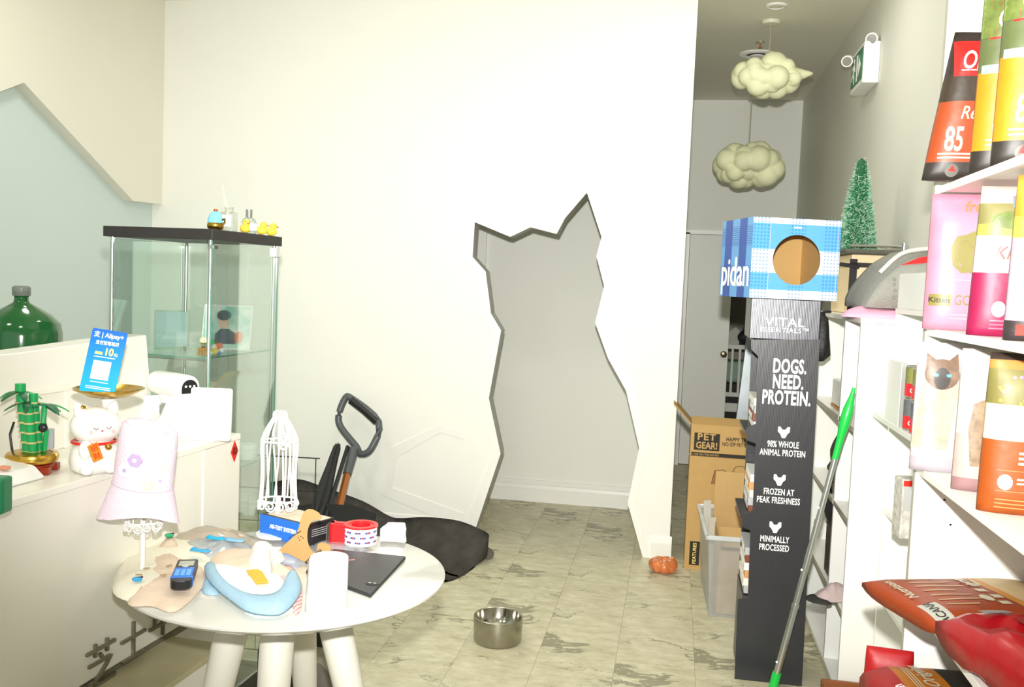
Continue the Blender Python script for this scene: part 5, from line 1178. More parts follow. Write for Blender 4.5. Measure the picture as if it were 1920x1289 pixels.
for z, n_ in ((0.984, 4), (0.654, 5), (0.334, 6)):
    for k in range(n_):
        c_, cn = PK[(k*2 + int(z*10)) % 5]
        lab = 'flat %s product pack in the display stand, %s from the %s shelf board' % (cn, ('first', 'second', 'third', 'fourth', 'fifth', 'sixth')[k], {0.984: 'upper', 0.654: 'middle', 0.334: 'lower'}[z])
        t = thing('product_pack', lab, 'product pack', (0.305 + 0.016 - 0.004*(k % 2), 3.70, z + 0.0005 + 0.0305*k), 0.0, 'packs in the black display stand')
        obj('carton', rbox(0, 0.19, 0, 0.24, 0, 0.03, 0.001), mat('pack_' + cn, c_, 0.5), t)
        obj('label', rbox(-0.0008, 0.0, 0.06, 0.2, 0.006, 0.024, 0.0002), WP, t)

# ---- blue check cat house box on top
PD_W, PD_D, PD_H, PA = 0.345, 0.33, 0.302, math.radians(17)
pdl = (0.2700, 3.6000, 1.4983)
pd = thing('cat_house_box', 'blue and white checked cardboard box with a round hole on the display stand', 'box', (pdl[0], 3.6, 1.4935), PA)
def plaid(key, base, c_mid, c_dark, dots=True, axis='X'):
    m = mat(key, base, 0.4, var=0.0); nt = m.node_tree; N = nt.nodes; L = nt.links; b = N['Principled BSDF']; tc = N.new('ShaderNodeTexCoord'); sp = N.new('ShaderNodeSeparateXYZ'); L.new(tc.outputs['Object'], sp.inputs[0])
    def math_(op, a, v=None, w=None):
        n_ = N.new('ShaderNodeMath'); n_.operation = op
        for i, q in enumerate((a, v, w)):
            if q is None: continue
            if isinstance(q, (int, float)): n_.inputs[i].default_value = q
            else: L.new(q, n_.inputs[i])
        return n_.outputs[0]
    def band(src, per, off, duty):
        return math_('LESS_THAN', math_('FRACT', math_('MULTIPLY_ADD', src, 1/per, off)), duty)
    u = sp.outputs[axis]; z = sp.outputs['Z']
    if dots:   # gingham with dotted print
        zf = math_('DIVIDE', z, 0.302); uf = math_('DIVIDE', u, 0.345)
        def inr(q, a, c): return math_('MULTIPLY', math_('GREATER_THAN', q, a), math_('LESS_THAN', q, c))
        bz = math_('ADD', inr(zf, 0.11, 0.32), inr(zf, 0.61, 0.93)); bu = math_('ADD', math_('ADD', inr(uf, -0.1, 0.19), inr(uf, 0.41, 0.6)), inr(uf, 0.82, 1.1))
        du = math_('FRACT', math_('MULTIPLY', u, 75)); dz = math_('FRACT', math_('MULTIPLY', z, 75))
        r2 = math_('ADD', math_('POWER', math_('SUBTRACT', du, 0.5), 2.0), math_('POWER', math_('SUBTRACT', dz, 0.5), 2.0))
        dot = math_('LESS_THAN', r2, 0.09)
        h1 = N.new('ShaderNodeMix'); h1.data_type = 'RGBA'; L.new(bz, h1.inputs[0]); h1.inputs[6].default_value = lin(base); h1.inputs[7].default_value = lin(c_mid)
        f = math_('MULTIPLY', dot, bu)
        h2 = N.new('ShaderNodeMix'); h2.data_type = 'RGBA'; L.new(math_('MULTIPLY', f, 0.75), h2.inputs[0]); L.new(h1.outputs[2], h2.inputs[6]); h2.inputs[7].default_value = lin(c_dark)
        ln = math_('MULTIPLY', band(u, 0.268, 0.75, 0.01), 0.5)
        h3 = N.new('ShaderNodeMix'); h3.data_type = 'RGBA'; L.new(ln, h3.inputs[0]); L.new(h2.outputs[2], h3.inputs[6]); h3.inputs[7].default_value = lin((236, 190, 190)); L.new(h3.outputs[2], b.inputs['Base Color'])
    else:      # dark tartan
        bu = band(u, 0.155, 0.12, 0.5); st = band(z, 0.0085, 0.0, 0.5); zs = band(z, 0.152, 0.7, 0.5)
        h1 = N.new('ShaderNodeMix'); h1.data_type = 'RGBA'; L.new(bu, h1.inputs[0]); h1.inputs[6].default_value = lin(base); h1.inputs[7].default_value = lin(c_mid)
        h2 = N.new('ShaderNodeMix'); h2.data_type = 'RGBA'; L.new(math_('MULTIPLY', math_('MULTIPLY', st, zs), 0.7), h2.inputs[0]); L.new(h1.outputs[2], h2.inputs[6]); h2.inputs[7].default_value = lin(c_dark); L.new(h2.outputs[2], b.inputs['Base Color'])
    return m
PFM = plaid('white_blue_gingham_print', (246, 248, 252), (96, 168, 234), (56, 130, 214)); PSM = plaid('blue_tartan_print', (46, 84, 170), (104, 166, 224), (34, 78, 170), False, 'Y')
hc = (PD_W*0.512, PD_H*0.49); hr = 0.094; n = 40
def holed(bm, y):
    ci = [bm.verts.new((hc[0] + hr*math.cos(2*PI*k/n - 3*PI/4), y, hc[1] + hr*math.sin(2*PI*k/n - 3*PI/4))) for k in range(n)]
    sq = []
    for k in range(n):
        q, f = divmod(k, n//4); f /= n/4
        a = [(0, 0), (PD_W, 0), (PD_W, PD_H), (0, PD_H)][q]; b_ = [(PD_W, 0), (PD_W, PD_H), (0, PD_H), (0, 0)][q]
        sq.append(bm.verts.new((a[0] + (b_[0]-a[0])*f, y, a[1] + (b_[1]-a[1])*f)))
    for k in range(n): j = (k+1) % n; bm.faces.new((sq[k], sq[j], ci[j], ci[k]))
    return ci, sq
bm = new(); c0, s0 = holed(bm, 0.0); obj('front_face', bm, PFM, pd)
bm = new(); c0, s0 = holed(bm, 0.003); c1 = [bm.verts.new((v.co.x, 0.0, v.co.z)) for v in c0]
for k in range(n): j = (k+1) % n; bm.faces.new((c0[k], c0[j], c1[j], c1[k]))
obj('front_lining', bm, KRI, pd)
bm = new(); box(bm, 0, 0.0015, 0.0001, PD_D, 0, PD_H); lf = obj('left_face', bm, PSM, pd)
KIN = mat('inner_kraft', (198, 160, 100), 0.8, var=0.03)
bm = new(); box(bm, 0.0016, 0.004, 0.0032, PD_D-0.003, 0.003, PD_H-0.003); obj('left_lining', bm, KIN, pd)
bm = new(); box(bm, PD_W-0.004, PD_W-0.0016, 0.0032, PD_D-0.003, 0.003, PD_H-0.003); obj('right_lining', bm, KIN, pd)
bm = new(); box(bm, PD_W-0.0015, PD_W, 0.0001, PD_D, 0, PD_H); obj('right_face', bm, PSM, pd)
bm = new(); box(bm, 0.0016, PD_W-0.0016, PD_D-0.003, PD_D, 0.0, PD_H); obj('back_face', bm, KIN, pd)
bm = new(); box(bm, 0.0016, PD_W-0.0016, 0.0032, PD_D-0.003, 0.0, 0.003); obj('floor_face', bm, KIN, pd)
bm = new(); box(bm, 0.0016, PD_W-0.0016, 0.0032, PD_D-0.003, PD_H-0.003, PD_H); obj('top_face', bm, PFM, pd)
text('lettering', 'pidan', 0.158, WP, lf, (-0.0008, 0.165, 0.092), rot=(PI/2, 0, -PI/2), bold=0.012, sx=0.9)
bm = new(); box(bm, 0.16, 0.19, -0.0006, 0.0, PD_H-0.036, PD_H-0.03); obj('handle_slot', bm, WP, pd)

# ---- aluminium step ladder behind the display
ld = thing('step_ladder', 'folded aluminium step ladder leaning behind the display stand', 'ladder', (0.33, 5.6, 0), 0)
LAD = mat('dull_aluminium', (120, 126, 128), 0.35, 0.7, var=0.15, vs=12)
SHX = Matrix(((1, 0, 0.075, 0), (0, 1, 0.06, 0), (0, 0, 1, 0), (0, 0, 0, 1)))
for x, y in ((0.0, 0.0), (0.11, -0.02), (0.33, 0.0)):
    bm = new(); box(bm, x, x + (0.055 if y < 0 else 0.075), y, y + 0.025, 0.0005, 1.62, SHX); bevel(bm, 0.003, 1); rl = obj('side_rail', bm, LAD, ld)
    if y < 0:
        for z, h_, m2 in ((1.10, 0.02, RED), (0.90, 0.19, mat('ladder_label', (196, 208, 212), 0.5, var=0.3, vs=200)), (0.80, 0.02, RED), (0.42, 0.36, MATS['ladder_label']), (0.99, 0.05, BLACKP)):
            bm = new(); box(bm, x + 0.004, x + 0.051, y - 0.001 - (0.001 if h_ == 0.05 else 0), y - 0.0002, z, z + h_, SHX); obj('warning_label', bm, m2, rl)
for k in range(5):
    bm = new(); box(bm, 0.076, 0.328, 0.0, 0.02, 0.2 + 0.3*k, 0.235 + 0.3*k, SHX); obj('rung', bm, LAD, ld)

# ---- white railed pen in the far room
cr_ = thing('white_pen', 'white railed wooden pet pen seen through the far doorway', 'pet pen', (0.46, 8.75, 0), 0)
PENW = mat('white_pen_paint', (226, 226, 216), 0.5)
obj('top_rail', rbox(0, 0.5, 0, 0.03, 0.98, 1.02, 0.003), PENW, cr_); obj('bottom_rail', rbox(0, 0.5, 0, 0.03, 0.54, 0.58, 0.003), PENW, cr_); obj('base_rail', rbox(0, 0.5, 0, 0.03, 0.40, 0.48, 0.003), PENW, cr_)
for k in range(8): obj('bar', rbox(0.0 + k*0.066, 0.022 + k*0.066, 0.004, 0.026, 0.58, 0.98, 0.002), PENW, cr_)
obj('post', rbox(-0.03, 0.0, 0, 0.03, 0, 1.04, 0.003), PENW, cr_); obj('post', rbox(0.5, 0.53, 0, 0.03, 0, 1.04, 0.003), PENW, cr_)
obj('cushion', rbox(0.02, 0.48, 0.08, 0.4, 0.66, 0.86, 0.04, 3), mat('mint_cushion', (150, 180, 164), 0.9), cr_); obj('inner_box', rbox(0.0, 0.5, 0.04, 0.5, 0.0, 0.655, 0.01), mat('dark_pen_lining', (48, 46, 44), 0.8), cr_)
hb = thing('house_plaque', 'grey house-shaped card standing on the white pen', 'card', (0.455, 8.765, 1.0205), 0)
bm = new(); prism(bm, [(0, 0), (0.13, 0), (0.16, 0.1), (0.1, 0.16), (0.0, 0.09)], 0, 0.01); obj('card', bm, mat('grey_board', (186, 186, 176), 0.6), hb); bm = new(); box(bm, 0.02, 0.1, 0.01, 0.03, 0, 0.02); obj('foot', bm, MATS['grey_board'], hb)
dk = thing('dark_bag', 'dark cloth bag lying on the white pen', 'bag', (0.66, 8.77, 1.0205), 0)
bm = new(); ball(bm, (0, 0, 0.07), (0.09, 0.06, 0.07)); obj('bag_body', bm, BFAB, dk, smooth=True); bm = new(); tube(bm, [(-0.05, 0, 0.12), (-0.03, 0, 0.17), (0.03, 0, 0.17), (0.05, 0, 0.12)], 0.006); obj('handle', bm, BFAB, dk)

# ---- under the table: black bag, clear pouch, shoe
bg_ = thing('black_bag', 'tall black bag standing on the floor under the table', 'bag', (*(-1.1942, 2.7500, 0.1693)[:2], 0), 0.2)
bm = new(); box(bm, -0.07, 0.09, -0.05, 0.12, 0, 0.48)
bmesh.ops.subdivide_edges(bm, edges=bm.edges[:], cuts=5, use_grid_fill=True)
for v in bm.verts: k = v.co.z/0.48; v.co.x *= 1 - 0.35*k; v.co.y *= 1 - 0.5*k; v.co += Vector((noise.noise(v.co*14), noise.noise(v.co*14 + Vector((5, 5, 5))), 0))*0.012
obj('bag_body', bm, BFAB, bg_, smooth='all'); bm = new(); tube(bm, spline([(-0.03, 0, 0.46), (-0.02, 0, 0.53), (0.03, 0, 0.53), (0.04, 0, 0.46)], 4), 0.008, 8); obj('handle', bm, BFAB, bg_, smooth=True)
cp_ = thing('clear_pouch', 'clear plastic pouch with black lid leaning under the table', 'pouch', (*(-1.0345, 2.7500, 0.1358)[:2], 0), 0.1)
bm = new(); lathe(bm, [(0, 0.002), (0.05, 0.002), (0.06, 0.08), (0.064, 0.3), (0.062, 0.36), (0, 0.362)], 20); obj('pouch', bm, clear_mat('pouch_film', (226, 226, 222), 0.5, 0.1, 0.35, (150, 148, 140)), cp_, smooth=True)
bm = new(); lathe(bm, [(0, 0.363), (0.065, 0.363), (0.065, 0.43), (0.05, 0.45), (0, 0.45)], 20); obj('lid', bm, BLACKP, cp_, smooth=True)
so = thing('black_shoe', 'black shoe on the floor just beyond the table legs', 'shoe', (*(-1.1829, 3.1609, 0.0000)[:2], 0), 0.35)
bm = new(); ball(bm, (0, 0, 0.035), (0.115, 0.042, 0.035), 20, 12)
for v in bm.verts:
    v.co.z = max(v.co.z, 0.012)
    if v.co.x < -0.02 and v.co.z > 0.03: v.co.z += 0.03
obj('upper', bm, BFAB, so, smooth='all'); bm = new(); flat_prism(bm, [(0.122*math.cos(a), 0.048*math.sin(a)) for a in [2*PI*k/24 for k in range(24)]], 0, 0.012); obj('sole', bm, BLACKP, so)


# ================================================================ right side: low shelf unit
LAM = mat('white_laminate', (240, 240, 234), 0.35, var=0.008, vs=3)
EDG = mat('grey_shelf_edge', (176, 174, 160), 0.5, var=0.03)
BX, BY0, BY1, BZ = 0.665, 3.545, 4.62, 1.438
ub = thing('cube_shelf', 'white open shelf unit beside the black display stand', 'shelf unit', (BX, BY0, 0))
L_ = BY1 - BY0; Dp = 0.275
def bd(nm, x0, x1, y0, y1, z0, z1, par=ub, m=LAM, w=0.001): return obj(nm, rbox(x0, x1, y0, y1, z0, z1, w, 1), m, par)
bd('side_panel', 0, Dp, 0, 0.02, 0.0005, BZ - 0.021); bd('side_panel', 0, Dp, L_-0.02, L_, 0.0005, BZ - 0.021); bd('divider', 0.002, Dp, 0.33, 0.35, 0.041, BZ - 0.021)
bd('back_panel', Dp - 0.006, Dp, 0.0205, L_-0.0205, 0.04, BZ-0.021); bd('top_board', -0.002, Dp, -0.001, L_+0.001, BZ - 0.02, BZ); bd('bottom_board', 0.0, Dp-0.007, 0.021, L_-0.021, 0.02, 0.04)
bd('plinth', 0.01, 0.025, 0.0205, L_-0.0205, 0.0005, 0.0195, m=EDG)
for z in (0.347, 0.694, 1.035):
    for y0, y1 in ((0.0205, 0.3295), (0.3505, L_-0.0205)):
        s_ = bd('shelf', 0.001, Dp-0.0065, y0, y1, z - 0.02, z); bd('shelf_edge', 0.0, 0.0009, y0, y1, z - 0.0195, z - 0.0005, s_, EDG, 0.0002)
# things in and on it
hat1 = thing('felt_hat', 'black rounded felt hat on the middle shelf of the unit', 'hat', (0.655, 4.02, 0.80), 0)
bm = new(); ball(bm, (0, 0, 0.09), (0.055, 0.085, 0.095), 22, 14)
for v in bm.verts: v.co.x *= 1 - 0.35*max(0, v.co.z - 0.09)/0.095
obj('crown', bm, mat('black_felt', (26, 24, 28), 0.6, var=0.1), hat1, smooth='all')
bm = new(); tube(bm, [(0.056*math.cos(a), 0.088*math.sin(a), 0.05 + 0.035*math.cos(a)) for a in [2*PI*k/24 for k in range(24)]], 0.008, 6, True); obj('band', bm, mat('dark_grey_ribbon', (70, 70, 74), 0.6), hat1, smooth=True)
hat1.location = (0.72, 4.02, 0.6945)
hat2 = thing('black_pouch', 'small black pouch on the shelf below the black felt hat', 'pouch', (0.71, 4.02, 0.40), 0)
hat1.location.z = 0.6945 + 0.085; 
bm = new(); ball(bm, (0, 0, 0.07), (0.045, 0.06, 0.07), 18, 12); obj('pouch_body', bm, MATS['black_felt'], hat2, smooth='all'); bm = new(); tube(bm, [(-0.02, -0.03, 0.12), (-0.03, 0, 0.17), (-0.02, 0.03, 0.12)], 0.005, 6); obj('loop', bm, BLACKP, hat2)
hat2.location = (0.70, 4.02, 0.558)
box_ = thing('shelf_riser', 'grey folded cloth stack under the black felt hat', 'cloth stack', (0.72, 4.02, 0.6945), 0)
for k in range(2): obj('folded_cloth', rbox(-0.04, 0.08, -0.08, 0.08, 0.0008 + 0.042*k, 0.041 + 0.042*k, 0.012, 3), mat('mid_grey_cloth', (120, 118, 116), 0.9), box_)
bx2 = thing('shelf_box', 'low black box under the small pouch', 'box', (0.70, 4.02, 0.3475), 0)
obj('carton', rbox(-0.02, 0.14, -0.07, 0.07, 0.0, 0.2, 0.003), BLKC, bx2); obj('lid', rbox(-0.022, 0.142, -0.072, 0.072, 0.2003, 0.21, 0.002), BLKC, bx2)
cap = thing('striped_cap', 'mauve striped flat cap resting over the lower shelf edge', 'cap', (0.655, 3.70, 0.3475), 0.4)
MAU = mat('mauve_striped_cotton', (198, 180, 178), 0.9, var=0.08, vs=50)
nt = MAU.node_tree; w_ = nt.nodes.new('ShaderNodeTexWave'); w_.inputs['Scale'].default_value = 60; mx_ = nt.nodes.new('ShaderNodeMix'); mx_.data_type = 'RGBA'; mx_.inputs[6].default_value = lin((206, 188, 186)); mx_.inputs[7].default_value = lin((170, 148, 148)); tcc = nt.nodes.new('ShaderNodeTexCoord')
nt.links.new(tcc.outputs['Object'], w_.inputs['Vector']); nt.links.new(w_.outputs['Fac'], mx_.inputs[0]); nt.links.new(mx_.outputs[2], nt.nodes['Principled BSDF'].inputs['Base Color'])
bm = new(); cloth(bm, [(-0.07, -0.03), (-0.03, -0.055), (0.06, -0.05), (0.1, 0.0), (0.07, 0.05), (-0.03, 0.05), (-0.07, 0.02)], 0.004, 0.05, 0.012, 22, 9, 21, power=2); obj('crown', bm, MAU, cap, smooth='all')
bm = new(); cloth(bm, [(-0.11, -0.04), (-0.06, -0.07), (-0.03, -0.04), (-0.03, 0.03), (-0.06, 0.05), (-0.11, 0.02)], 0.0, 0.012, 0.002, 12, 5, 22); obj('peak', bm, mat('dark_underside', (52, 48, 46), 0.9), cap, smooth='all')
pk1 = thing('blister_pack', 'small clear pack with a mauve and yellow insert on the upper shelf', 'pack', (0.70, 3.66, 1.0355), 0.2)
obj('insert', rbox(-0.03, 0.03, -0.002, 0.002, 0, 0.07, 0.001), mat('mauve_card', (178, 160, 168), 0.5), pk1); obj('base_block', rbox(-0.03, 0.03, 0.003, 0.03, 0, 0.03, 0.002), mat('yellow_card', (232, 200, 70), 0.5), pk1)
pk2 = thing('foam_block', 'white foam block with a wooden strip on the upper shelf', 'block', (0.72, 4.05, 1.0355), 0)
obj('foam', rbox(-0.03, 0.16, -0.12, 0.18, 0.012, 0.12, 0.008, 3), PLW, pk2); obj('strip', rbox(-0.032, 0.16, -0.12, 0.18, 0.0, 0.0118, 0.001), WOODM, pk2)

# wire rack with goods behind the display stand
wr_ = thing('wire_rack', 'black wire rack of small goods squeezed behind the display stand', 'wire rack', (0.60, 4.98, 0), 0)
for x, y in ((0, 0), (0.3, 0), (0, 0.3), (0.3, 0.3)):
    bm = new(); rod(bm, (x, y, 0.0005), (x, y, 1.38), 0.006, 8); obj('upright', bm, BW, wr_)
for z in (0.15, 0.4, 0.62, 0.84, 1.06, 1.3):
    bm = new()
    for k in range(7): rod(bm, (0, 0.05*k, z), (0.3, 0.05*k, z), 0.002, 5)
    rod(bm, (0, 0, z), (0, 0.3, z), 0.003, 5); rod(bm, (0.3, 0, z), (0.3, 0.3, z), 0.003, 5); obj('wire_shelf', bm, BW, wr_)
GCOL = [((216, 130, 40), 'orange'), ((150, 200, 220), 'pale blue'), ((40, 40, 44), 'black'), ((214, 206, 180), 'cream'), ((120, 70, 40), 'brown'), ((176, 180, 184), 'silver')]
k = 0
for zi, z in enumerate((0.402, 0.622, 0.842, 1.062)):
    for j in range(3):
        c_, cn = GCOL[k % 6]; k += 1
        t = thing('treat_packet', '%s treat packet on the wire rack, %s in its row on the %s tier' % (cn, ('first', 'second', 'third')[j], ('lowest', 'second', 'third', 'top')[zi]), 'packet', (0.612 + 0.09*j, 5.0, z + 0.0005), 0.05*j, 'treat packets on the wire rack')
        bm = new(); box(bm, 0, 0.075, 0, 0.04, 0, 0.15); bmesh.ops.subdivide_edges(bm, edges=bm.edges[:], cuts=2, use_grid_fill=True)
        for v in bm.verts:
            if v.co.z > 0.14: v.co.y = 0.02 + (v.co.y-0.02)*0.1
        obj('packet', bm, mat('packet_' + cn.replace(' ', '_'), c_, 0.35), t, smooth=True)
        obj('packet_label', rbox(0.012, 0.062, -0.002, -0.0003, 0.03, 0.075, 0.0003), WP if j % 2 else YP, t)

# black drawstring bag hanging from the unit corner
db = thing('drawstring_bag', 'black nylon drawstring bag hanging at the corner of the shelf unit', 'bag', (0.602, 4.12, 1.43), 0.3)
bm = new(); prof = [(0, -0.20), (0.03, -0.195), (0.047, -0.17), (0.05, -0.12), (0.042, -0.06), (0.028, -0.015), (0.016, 0.0), (0.022, 0.012), (0, 0.014)]
lathe(bm, prof, 26)
for v in bm.verts:
    a = math.atan2(v.co.y, v.co.x); v.co.x *= 1 + 0.12*math.cos(5*a); v.co.y *= 1 + 0.12*math.cos(5*a); v.co += Vector((noise.noise(v.co*25), noise.noise(v.co*25 + Vector((3, 1, 4))), 0))*0.012
obj('bag_body', bm, BFAB, db, smooth='all')
bm = new(); tube(bm, spline([(0, 0, -0.005), (-0.03, -0.02, -0.06), (-0.05, -0.03, -0.2), (-0.035, -0.02, -0.235), (-0.02, -0.03, -0.21), (-0.03, -0.035, -0.26), (-0.036, -0.03, -0.42), (-0.046, -0.03, -0.6)], 5), 0.0028, 6); obj('cord', bm, BLACKP, db, smooth=True)
bm = new(); tube(bm, spline([(0, 0, 0.0), (0.02, 0, 0.012), (0.05, 0, 0.014)], 4), 0.006, 6); obj('strap', bm, BFAB, db, smooth=True)

# beige and black soft crate on top
CANV = mat('beige_canvas', (232, 210, 170), 0.85, var=0.03, vs=40, bump=0.1, bs=250); WEB = mat('black_webbing', (32, 31, 32), 0.7)
sc_ = thing('soft_crate', 'beige canvas pet crate with black webbing on top of the shelf unit', 'pet crate', (0.752, 4.25, BZ + 0.0008), 0.05)
cw, cd_, chh = 0.19, 0.36, 0.255
sc_.location = (0.735, 4.22, BZ + 0.0008)
obj('canvas_body', rbox(0, cw, 0, cd_, 0, chh, 0.006, 2), CANV, sc_)
for x0, x1, z0, z1 in ((-0.006, 0.024, 0.0, chh-0.02), (-0.006, cw+0.005, 0.0, 0.022), (0.024, cw+0.005, 0.09, 0.112), (-0.006, cw+0.005, chh-0.055, chh-0.035)):
    obj('webbing', rbox(x0, x1, -0.006, 0.004, z0, z1, 0.001), WEB, sc_)
bm = new(); tube(bm, spline([(-0.05, -0.01, chh-0.045), (0.0, -0.012, chh-0.05), (0.03, -0.012, chh-0.055)], 4), 0.009, 6); obj('strap', bm, WEB, sc_)
tr_ = thing('translucent_lid_sheet', 'grey translucent plastic lid lying on the soft crate', 'lid', (0.75, 4.2, BZ + chh + 0.008), 0.05)
tr_.location = (0.72, 4.2, BZ + chh + 0.0025)
obj('lid_sheet', rbox(-0.02, 0.21, -0.03, 0.38, 0, 0.02, 0.008, 2), clear_mat('smoky_film', (214, 216, 210), 0.5, 0.1, 0.5, (120, 120, 110)), tr_)
bm = new(); tube(bm, [(-0.02, -0.034, 0.01), (0.21, -0.034, 0.01)], 0.004, 6); obj('lid_lip', bm, MATS['smoky_film'], tr_)
pl_ = thing('chrome_pole', 'short chrome telescopic pole lying on the soft crate', 'pole', (0.76, 4.24, BZ + chh + 0.0355), 0)
pl_.location = (0.745, 4.17, BZ + chh + 0.0355)
bm = new(); rod(bm, (-0.03, 0, 0), (0.19, -0.01, 0.002), 0.006, 10); obj('tube', bm, CHROME, pl_, smooth=True)
bm = new(); rod(bm, (0.09, -0.005, 0.001), (0.12, -0.006, 0.001), 0.0085, 10); obj('collar', bm, CHROME, pl_, smooth=True)
bm = new(); rod(bm, (0.185, -0.01, -0.012), (0.185, -0.01, 0.016), 0.012, 12); obj('end_cap', bm, CHROME, pl_, smooth=True)

# tinsel tree
tt = thing('tinsel_tree', 'small green tinsel cone tree with frosted tips on the soft crate', 'christmas tree', (0.772, 4.34, BZ + chh + 0.0235), 0)
TH, TR0 = 0.405, 0.074
def spikes(n, seed, ln):
    rnd = random.Random(seed); bm = new()
    for _ in range(n):
        z = 1 - math.sqrt(rnd.random()); a = rnd.random()*2*PI
        r = TR0*(1 - z)**0.75*0.9 + 0.012*(1-z*0.4); hh = TH*z
        p = Vector((r*math.cos(a), r*math.sin(a), hh))
        d = Vector((math.cos(a), math.sin(a), rnd.uniform(-0.7, 0.9))) + Vector((rnd.uniform(-.8, .8), rnd.uniform(-.8, .8), 0)); d.normalize()
        s = d.cross(Vector((rnd.uniform(-1, 1), rnd.uniform(-1, 1), rnd.uniform(-1, 1)))).normalized()*0.0011
        l = ln*rnd.uniform(0.6, 1.2)
        v = [bm.verts.new(p - d*0.006 + s), bm.verts.new(p - d*0.006 - s), bm.verts.new(p + d*l)]
        w = [bm.verts.new(p - d*0.006 + s.cross(d)), bm.verts.new(p - d*0.006 - s.cross(d)), bm.verts.new(p + d*l)]
        bm.faces.new(v); bm.faces.new(w)
    return bm
GT = mat('green_tinsel', (40, 150, 90), 0.35, 0.2, var=0.2, vs=80)
o = obj('green_tinsel', spikes(4200, 3, 0.016), GT, tt); o['kind'] = 'stuff'
o = obj('frosted_tips', spikes(2600, 4, 0.019), mat('frosted_tinsel', (206, 230, 214), 0.4), tt); o['kind'] = 'stuff'
bm = new(); lathe(bm, [(0, 0), (TR0*0.9, 0.0), (TR0*0.62, TH*0.4), (0.02, TH*0.95), (0, TH)], 24); obj('core', bm, mat('dark_green_core', (16, 84, 48), 0.7), tt, smooth=True)

# grey pet bed and pink blanket on top (near end)
pkb = thing('pink_blanket', 'pink fleece blanket folded under the grey pet bed', 'blanket', (0.80, 3.72, BZ + 0.0006), 0)
bm = new(); cloth(bm, [(-0.19, -0.13), (-0.05, -0.165), (0.12, -0.16), (0.14, 0.1), (0.0, 0.2), (-0.12, 0.2), (-0.16, 0.05)], 0, 0.035, 0.012, 16, 9, 31, power=5); obj('fleece', bm, mat('pink_fleece', (246, 180, 206), 0.95, var=0.04, vs=50, bump=0.3, bs=200), pkb, smooth='all')
pbd = thing('pet_bed', 'grey quilted domed pet bed with a red trim on the shelf unit', 'pet bed', (0.83, 3.74, BZ + 0.037), 0)
bm = new(); n_, k_ = 24, 12; rows = []
for i in range(n_ + 1):
    u_ = i/n_
    row = []
    for j in range(k_ + 1):
        t = j/k_
        x = -0.17 + 0.285*u_ + 0.03*(1-t); y = -0.14 + 0.28*t
        top = 0.205 * math.sin(PI*0.5*min(1, u_/0.72))**0.75
        z = top*(0.93 + 0.07*math.sin(PI*t)) + 0.03*t 
        row.append(bm.verts.new((x + 0.035*(1-t)*0, y, max(0.001, z + 0.004*noise.noise(Vector((x*18, y*18, 1)))))))
    rows.append(row)
base = [[bm.verts.new((v.co.x, v.co.y, 0)) for v in row] for row in rows]
for i in range(n_):
    for j in range(k_): bm.faces.new((rows[i][j], rows[i+1][j], rows[i+1][j+1], rows[i][j+1])); bm.faces.new((base[i][j], base[i][j+1], base[i+1][j+1], base[i+1][j]))
for i in range(n_): bm.faces.new((base[i][0], base[i+1][0], rows[i+1][0], rows[i][0])); bm.faces.new((base[i+1][k_], base[i][k_], rows[i][k_], rows[i+1][k_]))
for j in range(k_): bm.faces.new((base[0][j+1], base[0][j], rows[0][j], rows[0][j+1])); bm.faces.new((base[n_][j], base[n_][j+1], rows[n_][j+1], rows[n_][j]))
BEDM = mat('grey_quilted_plush', (150, 150, 142), 0.95, var=0.08, vs=60, bump=0.4, bs=140)
obj('plush_body', bm, BEDM, pbd, smooth='all')
bm = new(); prism(bm, [(-0.03, 0.16), (0.03, 0.19), (0.12, 0.205), (0.12, 0.185), (0.05, 0.17)], -0.1425, -0.1395); obj('red_trim', bm, mat('red_felt', (226, 36, 34), 0.8), pbd)
bm = new(); tube(bm, spline([(-0.10, -0.13, 0.13), (-0.03, -0.12, 0.2), (0.05, -0.11, 0.222), (0.12, -0.1, 0.225)], 5), 0.008, 8); obj('piping', bm, mat('light_grey_piping', (206, 206, 200), 0.9), pbd, smooth=True)
rr_ = random.Random(5)
for k in range(26):
    x = rr_.uniform(-0.05, 0.11); z = rr_.uniform(0.02, 0.12)
    bm = new(); tube(bm, [(0.005*math.cos(a), 0, 0.005*math.sin(a)) for a in [2*PI*q/8 for q in range(8)]], 0.0009, 4, True); obj('ring_print', bm, mat('dark_grey_print', (110, 110, 104), 0.9), pbd, loc=(x, -0.1415, z))

# ================================================================ unit between: narrow shelf with cans
CX, CY0, CY1 = 0.775, 2.46, 3.52
uc = thing('can_shelf', 'narrow white shelf unit holding stacked cans behind the food bag shelves', 'shelf unit', (CX, CY0, 0))
Lc, Dc = CY1 - CY0, 0.165
bd('side_panel', 0, Dc, 0, 0.018, 0.0005, 1.46, uc); bd('side_panel', 0, Dc, Lc-0.018, Lc, 0.0005, 1.46, uc); bd('back_panel', Dc-0.006, Dc, 0.0185, Lc-0.0185, 0.02, 1.46, uc); bd('top_board', -0.002, Dc, 0, Lc, 1.4605, 1.478, uc)
for z in (0.05, 0.45, 0.76, 1.105):
    bd('shelf', -0.06 if z > 1 else 0.0, Dc-0.007, 0.0185, Lc-0.0185, z - 0.018, z, uc)
bd('riser_block', 0.0, Dc, 0.45, Lc-0.02, 1.4785, 1.60, uc)
CAN = mat('tin_can', (196, 194, 186), 0.25, 0.9); 
